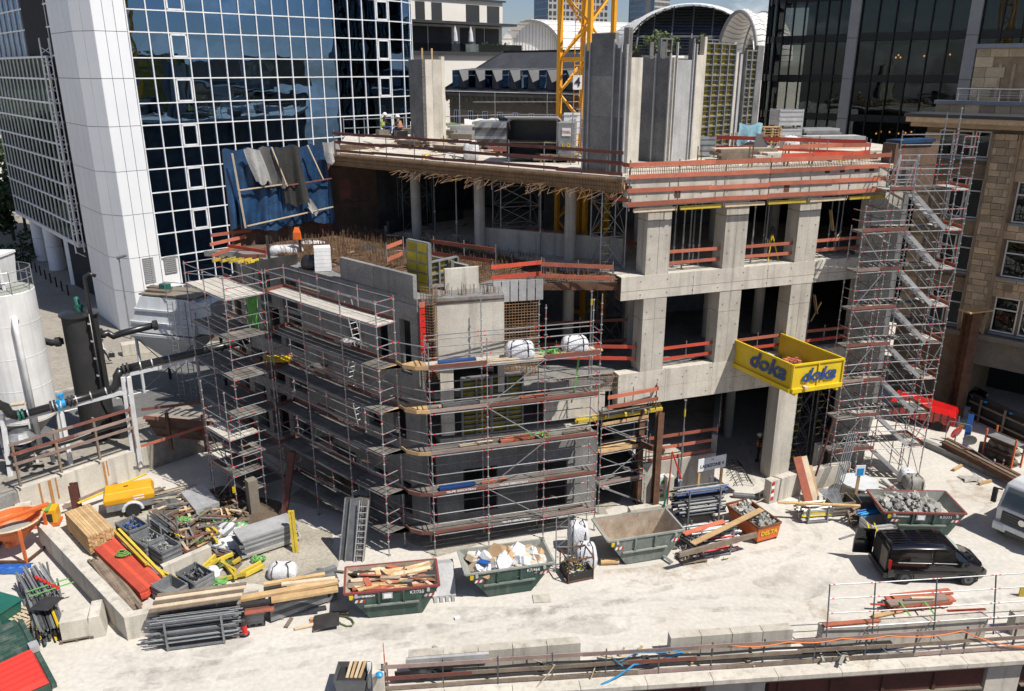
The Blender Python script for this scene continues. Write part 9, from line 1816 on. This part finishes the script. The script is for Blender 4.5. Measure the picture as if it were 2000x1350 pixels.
def crumple(name,label,cat,p,w_,d_,h_,mat,seed,n=9):
    rr=random.Random(seed); mb=MB(); g=[]
    for j in range(n):
        for i in range(n):
            u,v=i/(n-1)-.5,j/(n-1)-.5; r=max(0,1-(u*u+v*v)*3); g.append((u*w_*(1+rr.uniform(-.1,.1)),v*d_*(1+rr.uniform(-.1,.1)),.02+h_*r*rr.uniform(.3,1)))
    mb.add(g,[(j*n+i,j*n+i+1,(j+1)*n+i+1,(j+1)*n+i) for j in range(n-1) for i in range(n-1)]); t=mb.build(name,mat); t.location=p; return tag(t,label,cat)
crumple('plastic_sheet','crumpled grey plastic sheet between yellow beams and formwork stack','sheet',G(452,1038),2.0,1.2,.5,'hopper_grey',1)
crumple('plastic_sheet','crumpled white plastic sheet beside the grey sheet in the left yard','sheet',G(448,1062),1.5,1.1,.35,'bigbag',2)
crumple('plastic_sheet','small white plastic scrap before the yellow beams','sheet',G(412,1118),.9,.8,.3,'bigbag',3)
crumple('plastic_sheet','dark grey sheet at the foot of the left scaffold','sheet',G(330,985),1.3,.9,.3,'tarp_grey',4)
crumple('plastic_sheet','white sheet bundled at the left edge behind the orange bucket','sheet',G(12,1012),1.6,1.2,.6,'bigbag',5)
crumple('plastic_sheet','blue sheet under the orange concrete bucket','sheet',G(20,1112),1.6,.9,.15,'blue_paint',6)
for k in range(6): a=G(250+k*9,1002-k*4,.3); tag(plank('yellow_board',G(152+k*0,983,.55),G(287,925,.9),.14,.06,'yellow_beam'),'long yellow beam along the foot of the retaining wall','beam') if k==0 else None
p=hpost('short brown steel post before the retaining wall',G(148,1000)+V(0,.2),1.5,A,.4,'girder')
tag(plank('pink_board',G(122,992,.4),G(230,945,.9),.05,.22,'board_faded'),'long faded pink board before the retaining wall','board')
# heaped goods along the lower wing
for k,(zi,i,f,m) in enumerate(((1,0,.4,'blue_print'),(2,1,.5,'board_red'),(2,1,.75,'board_red'),(3,0,.5,'galv_dark'),(4,0,.45,'blue_print'))):
    p=FR[i].lerp(FR[i+1],f)+V(0,.45,LV[zi]+.12); tag(plank('long_part',p-A*.8,p+A*.9,.3,.12,m),['blue beam lying on the second lift of the front scaffold','red plate stack on the third lift, left one','red plate stack on the third lift, right one','dark tubes on the fourth lift of the front scaffold','dark blue beam on the top lift of the front scaffold'][k],'board')
for k,(i,zi) in enumerate(((0,2),(1,4),(2,1),(1,0),(2,3))):
    p=LF[i].lerp(LF[i+1],.5)+V(.4,.4,LVL[zi]+.02); crumple('dust_sheet',['pale crumpled sheet on the third lift of the left wing scaffold, near the corner','grey crumpled sheet on the fifth lift of the left wing scaffold','grey crumpled sheet on the second lift at the left end','pale crumpled sheet on the lowest lift of the left wing scaffold','pale crumpled sheet on the fourth lift at the left end'][k],'sheet',p,1.0,.6,.22,'fleece' if k%2 else 'tarp_grey',30+k)
crumple('plastic_sheet','black crumpled sheet among the rebar of the wing roof','sheet',G(720,490,12.1),1.5,1.0,.4,'tarp_black',50)
crumple('plastic_sheet','white crumpled bag among the rebar at the back of the wing roof','sheet',G(610,478,12.1),1.6,.8,.3,'bigbag',51)
for k in range(16): rr=random.Random(k); a=G(rr.uniform(560,980),rr.uniform(455,520),12.15); tag(plank('timber_offcut',a,a+V(rr.uniform(-1.2,1.2),rr.uniform(-1.2,1.2),.05),.12,.05,rr.choice(['wood_old','wood_pale','rust','board_dark'])),'loose board lying among the rebar of the wing roof','offcut','boards among the wing roof rebar')
for k in range(14): rr=random.Random(k+50); a=G(rr.uniform(770,1000),rr.uniform(432,480),12.34); tag(plank('timber_offcut',a,a+V(rr.uniform(-.8,.8),rr.uniform(-.8,.8),.03),.14,.05,rr.choice(['wood_old','wood_pale','galv'])),'loose board lying on the shaded floor under the roof deck','offcut','boards on the shaded floor under the deck')

def ribbon(name,pts,w_,mat,z):
    P=[G(*q) for q in pts]; Q=[]
    for i in range(len(P)-1):
        for k in range(6):
            f=k/6; p0=P[max(0,i-1)]; p3=P[min(len(P)-1,i+2)]; a,b=P[i],P[i+1]
            Q.append(.5*((2*a)+(b-p0)*f+(2*p0-5*a+4*b-p3)*f*f+(3*a-p0-3*b+p3)*f**3))
    Q.append(P[-1]); mb=MB(); vs=[]
    for i,q in enumerate(Q): d=(Q[min(i+1,len(Q)-1)]-Q[max(0,i-1)]).normalized(); n=Vec((-d.y,d.x,0))*w_/2; vs+=[(q.x+n.x,q.y+n.y,z),(q.x-n.x,q.y-n.y,z)]
    mb.add(vs,[(2*i,2*i+1,2*i+3,2*i+2) for i in range(len(Q)-1)]); struct(name,mb,mat)
ribbon('tyre_track',[(150,1330),(480,1285),(800,1230),(1150,1180),(1500,1165),(1700,1190),(2000,1160)],.35,'track',.004)
ribbon('tyre_track',[(200,1352),(520,1310),(820,1255),(1160,1205),(1500,1190),(1700,1215),(2000,1182)],.35,'track',.008)
ribbon('tyre_track',[(1560,1215),(1620,1130),(1660,1080),(1790,1060),(1930,990),(1880,930)],.3,'track',.012)
ribbon('tyre_track',[(980,1235),(1200,1150),(1440,1090),(1560,1050),(1480,960),(1440,860)],.35,'track',.016)
ribbon('tyre_track',[(1040,1240),(1240,1165),(1490,1105),(1600,1050),(1500,950),(1460,860)],.35,'track',.02)
for k,(px,py,w_,d_,m) in enumerate(((760,1235,3.2,1.0,'damp'),(1120,1215,4,1.2,'damp'),(1640,1240,1.2,2.4,'ochre'),(430,1260,3,.8,'damp'),(1560,1135,2.2,1.5,'damp'),(1300,1120,3,1.2,'ochre'),(980,1200,3.4,1.,'track'),(1230,1275,3,.8,'damp'),(300,1300,3,1.2,'track'),(1900,960,2,1.4,'ochre'))):
    p=G(px,py); mb=MB(); mb.add([(p.x+w_*(.75+.25*math.sin(a*3+k))*math.cos(a),p.y+d_*(.75+.25*math.cos(a*2+k))*math.sin(a),.024+.001*k) for a in [j*math.pi/12 for j in range(24)]],[tuple(range(24))]); struct('stain',mb,m)
mb=MB(); p=G(1058,1170); mb.box(p.x,p.y,.03,.75,.55,.03,.1); struct('manhole_cover',mb,'concrete')

for k,(px,py,L,W_,h,ang,m,lb) in enumerate(((775,285,2.2,1.,.25,-35,'wood_pale','low pale board stack behind the dark rail near the workers'),(850,298,2.4,1.,.3,-30,'wood_old','low weathered board stack on the deck behind the dark rail'),(1045,318,2.0,1.,.3,-5,'wood_old','low timber heap at the front of the tool container'),(940,265,4.5,1.0,.5,-8,'alu','long stack of aluminium rails at the back of the deck'),(1000,262,3.2,1.2,.7,-8,'wood_pale','pale timber stack at the back of the deck by the crane'))):
    dstack('board_stack',lb,px,py,L,W_,h,3,m,ang,[m,'wood_old','wood_pale'],jit=.35,ln='board',cat='boards',nu=3)
crumple('plastic_sheet','green and white crumpled sheet on the deck slabs','sheet',gd(880,268)+V(0,.3,.75),1.2,.7,.3,'leaf_light',60)
for k,(px,py) in enumerate(((800,262),(905,258))): t=cloth('banner',['red and white banner on the back railing of the deck, middle one','red and white banner on the back railing of the deck, right one','red and white banner on the back railing of the deck, left one'][k],'sign_white',V(gd(px,py).x,gd(px,py).y),hd(60),3.0,17.75,17.05,hd(150),fold=.05,seed=70+k,nx=10,nz=4)
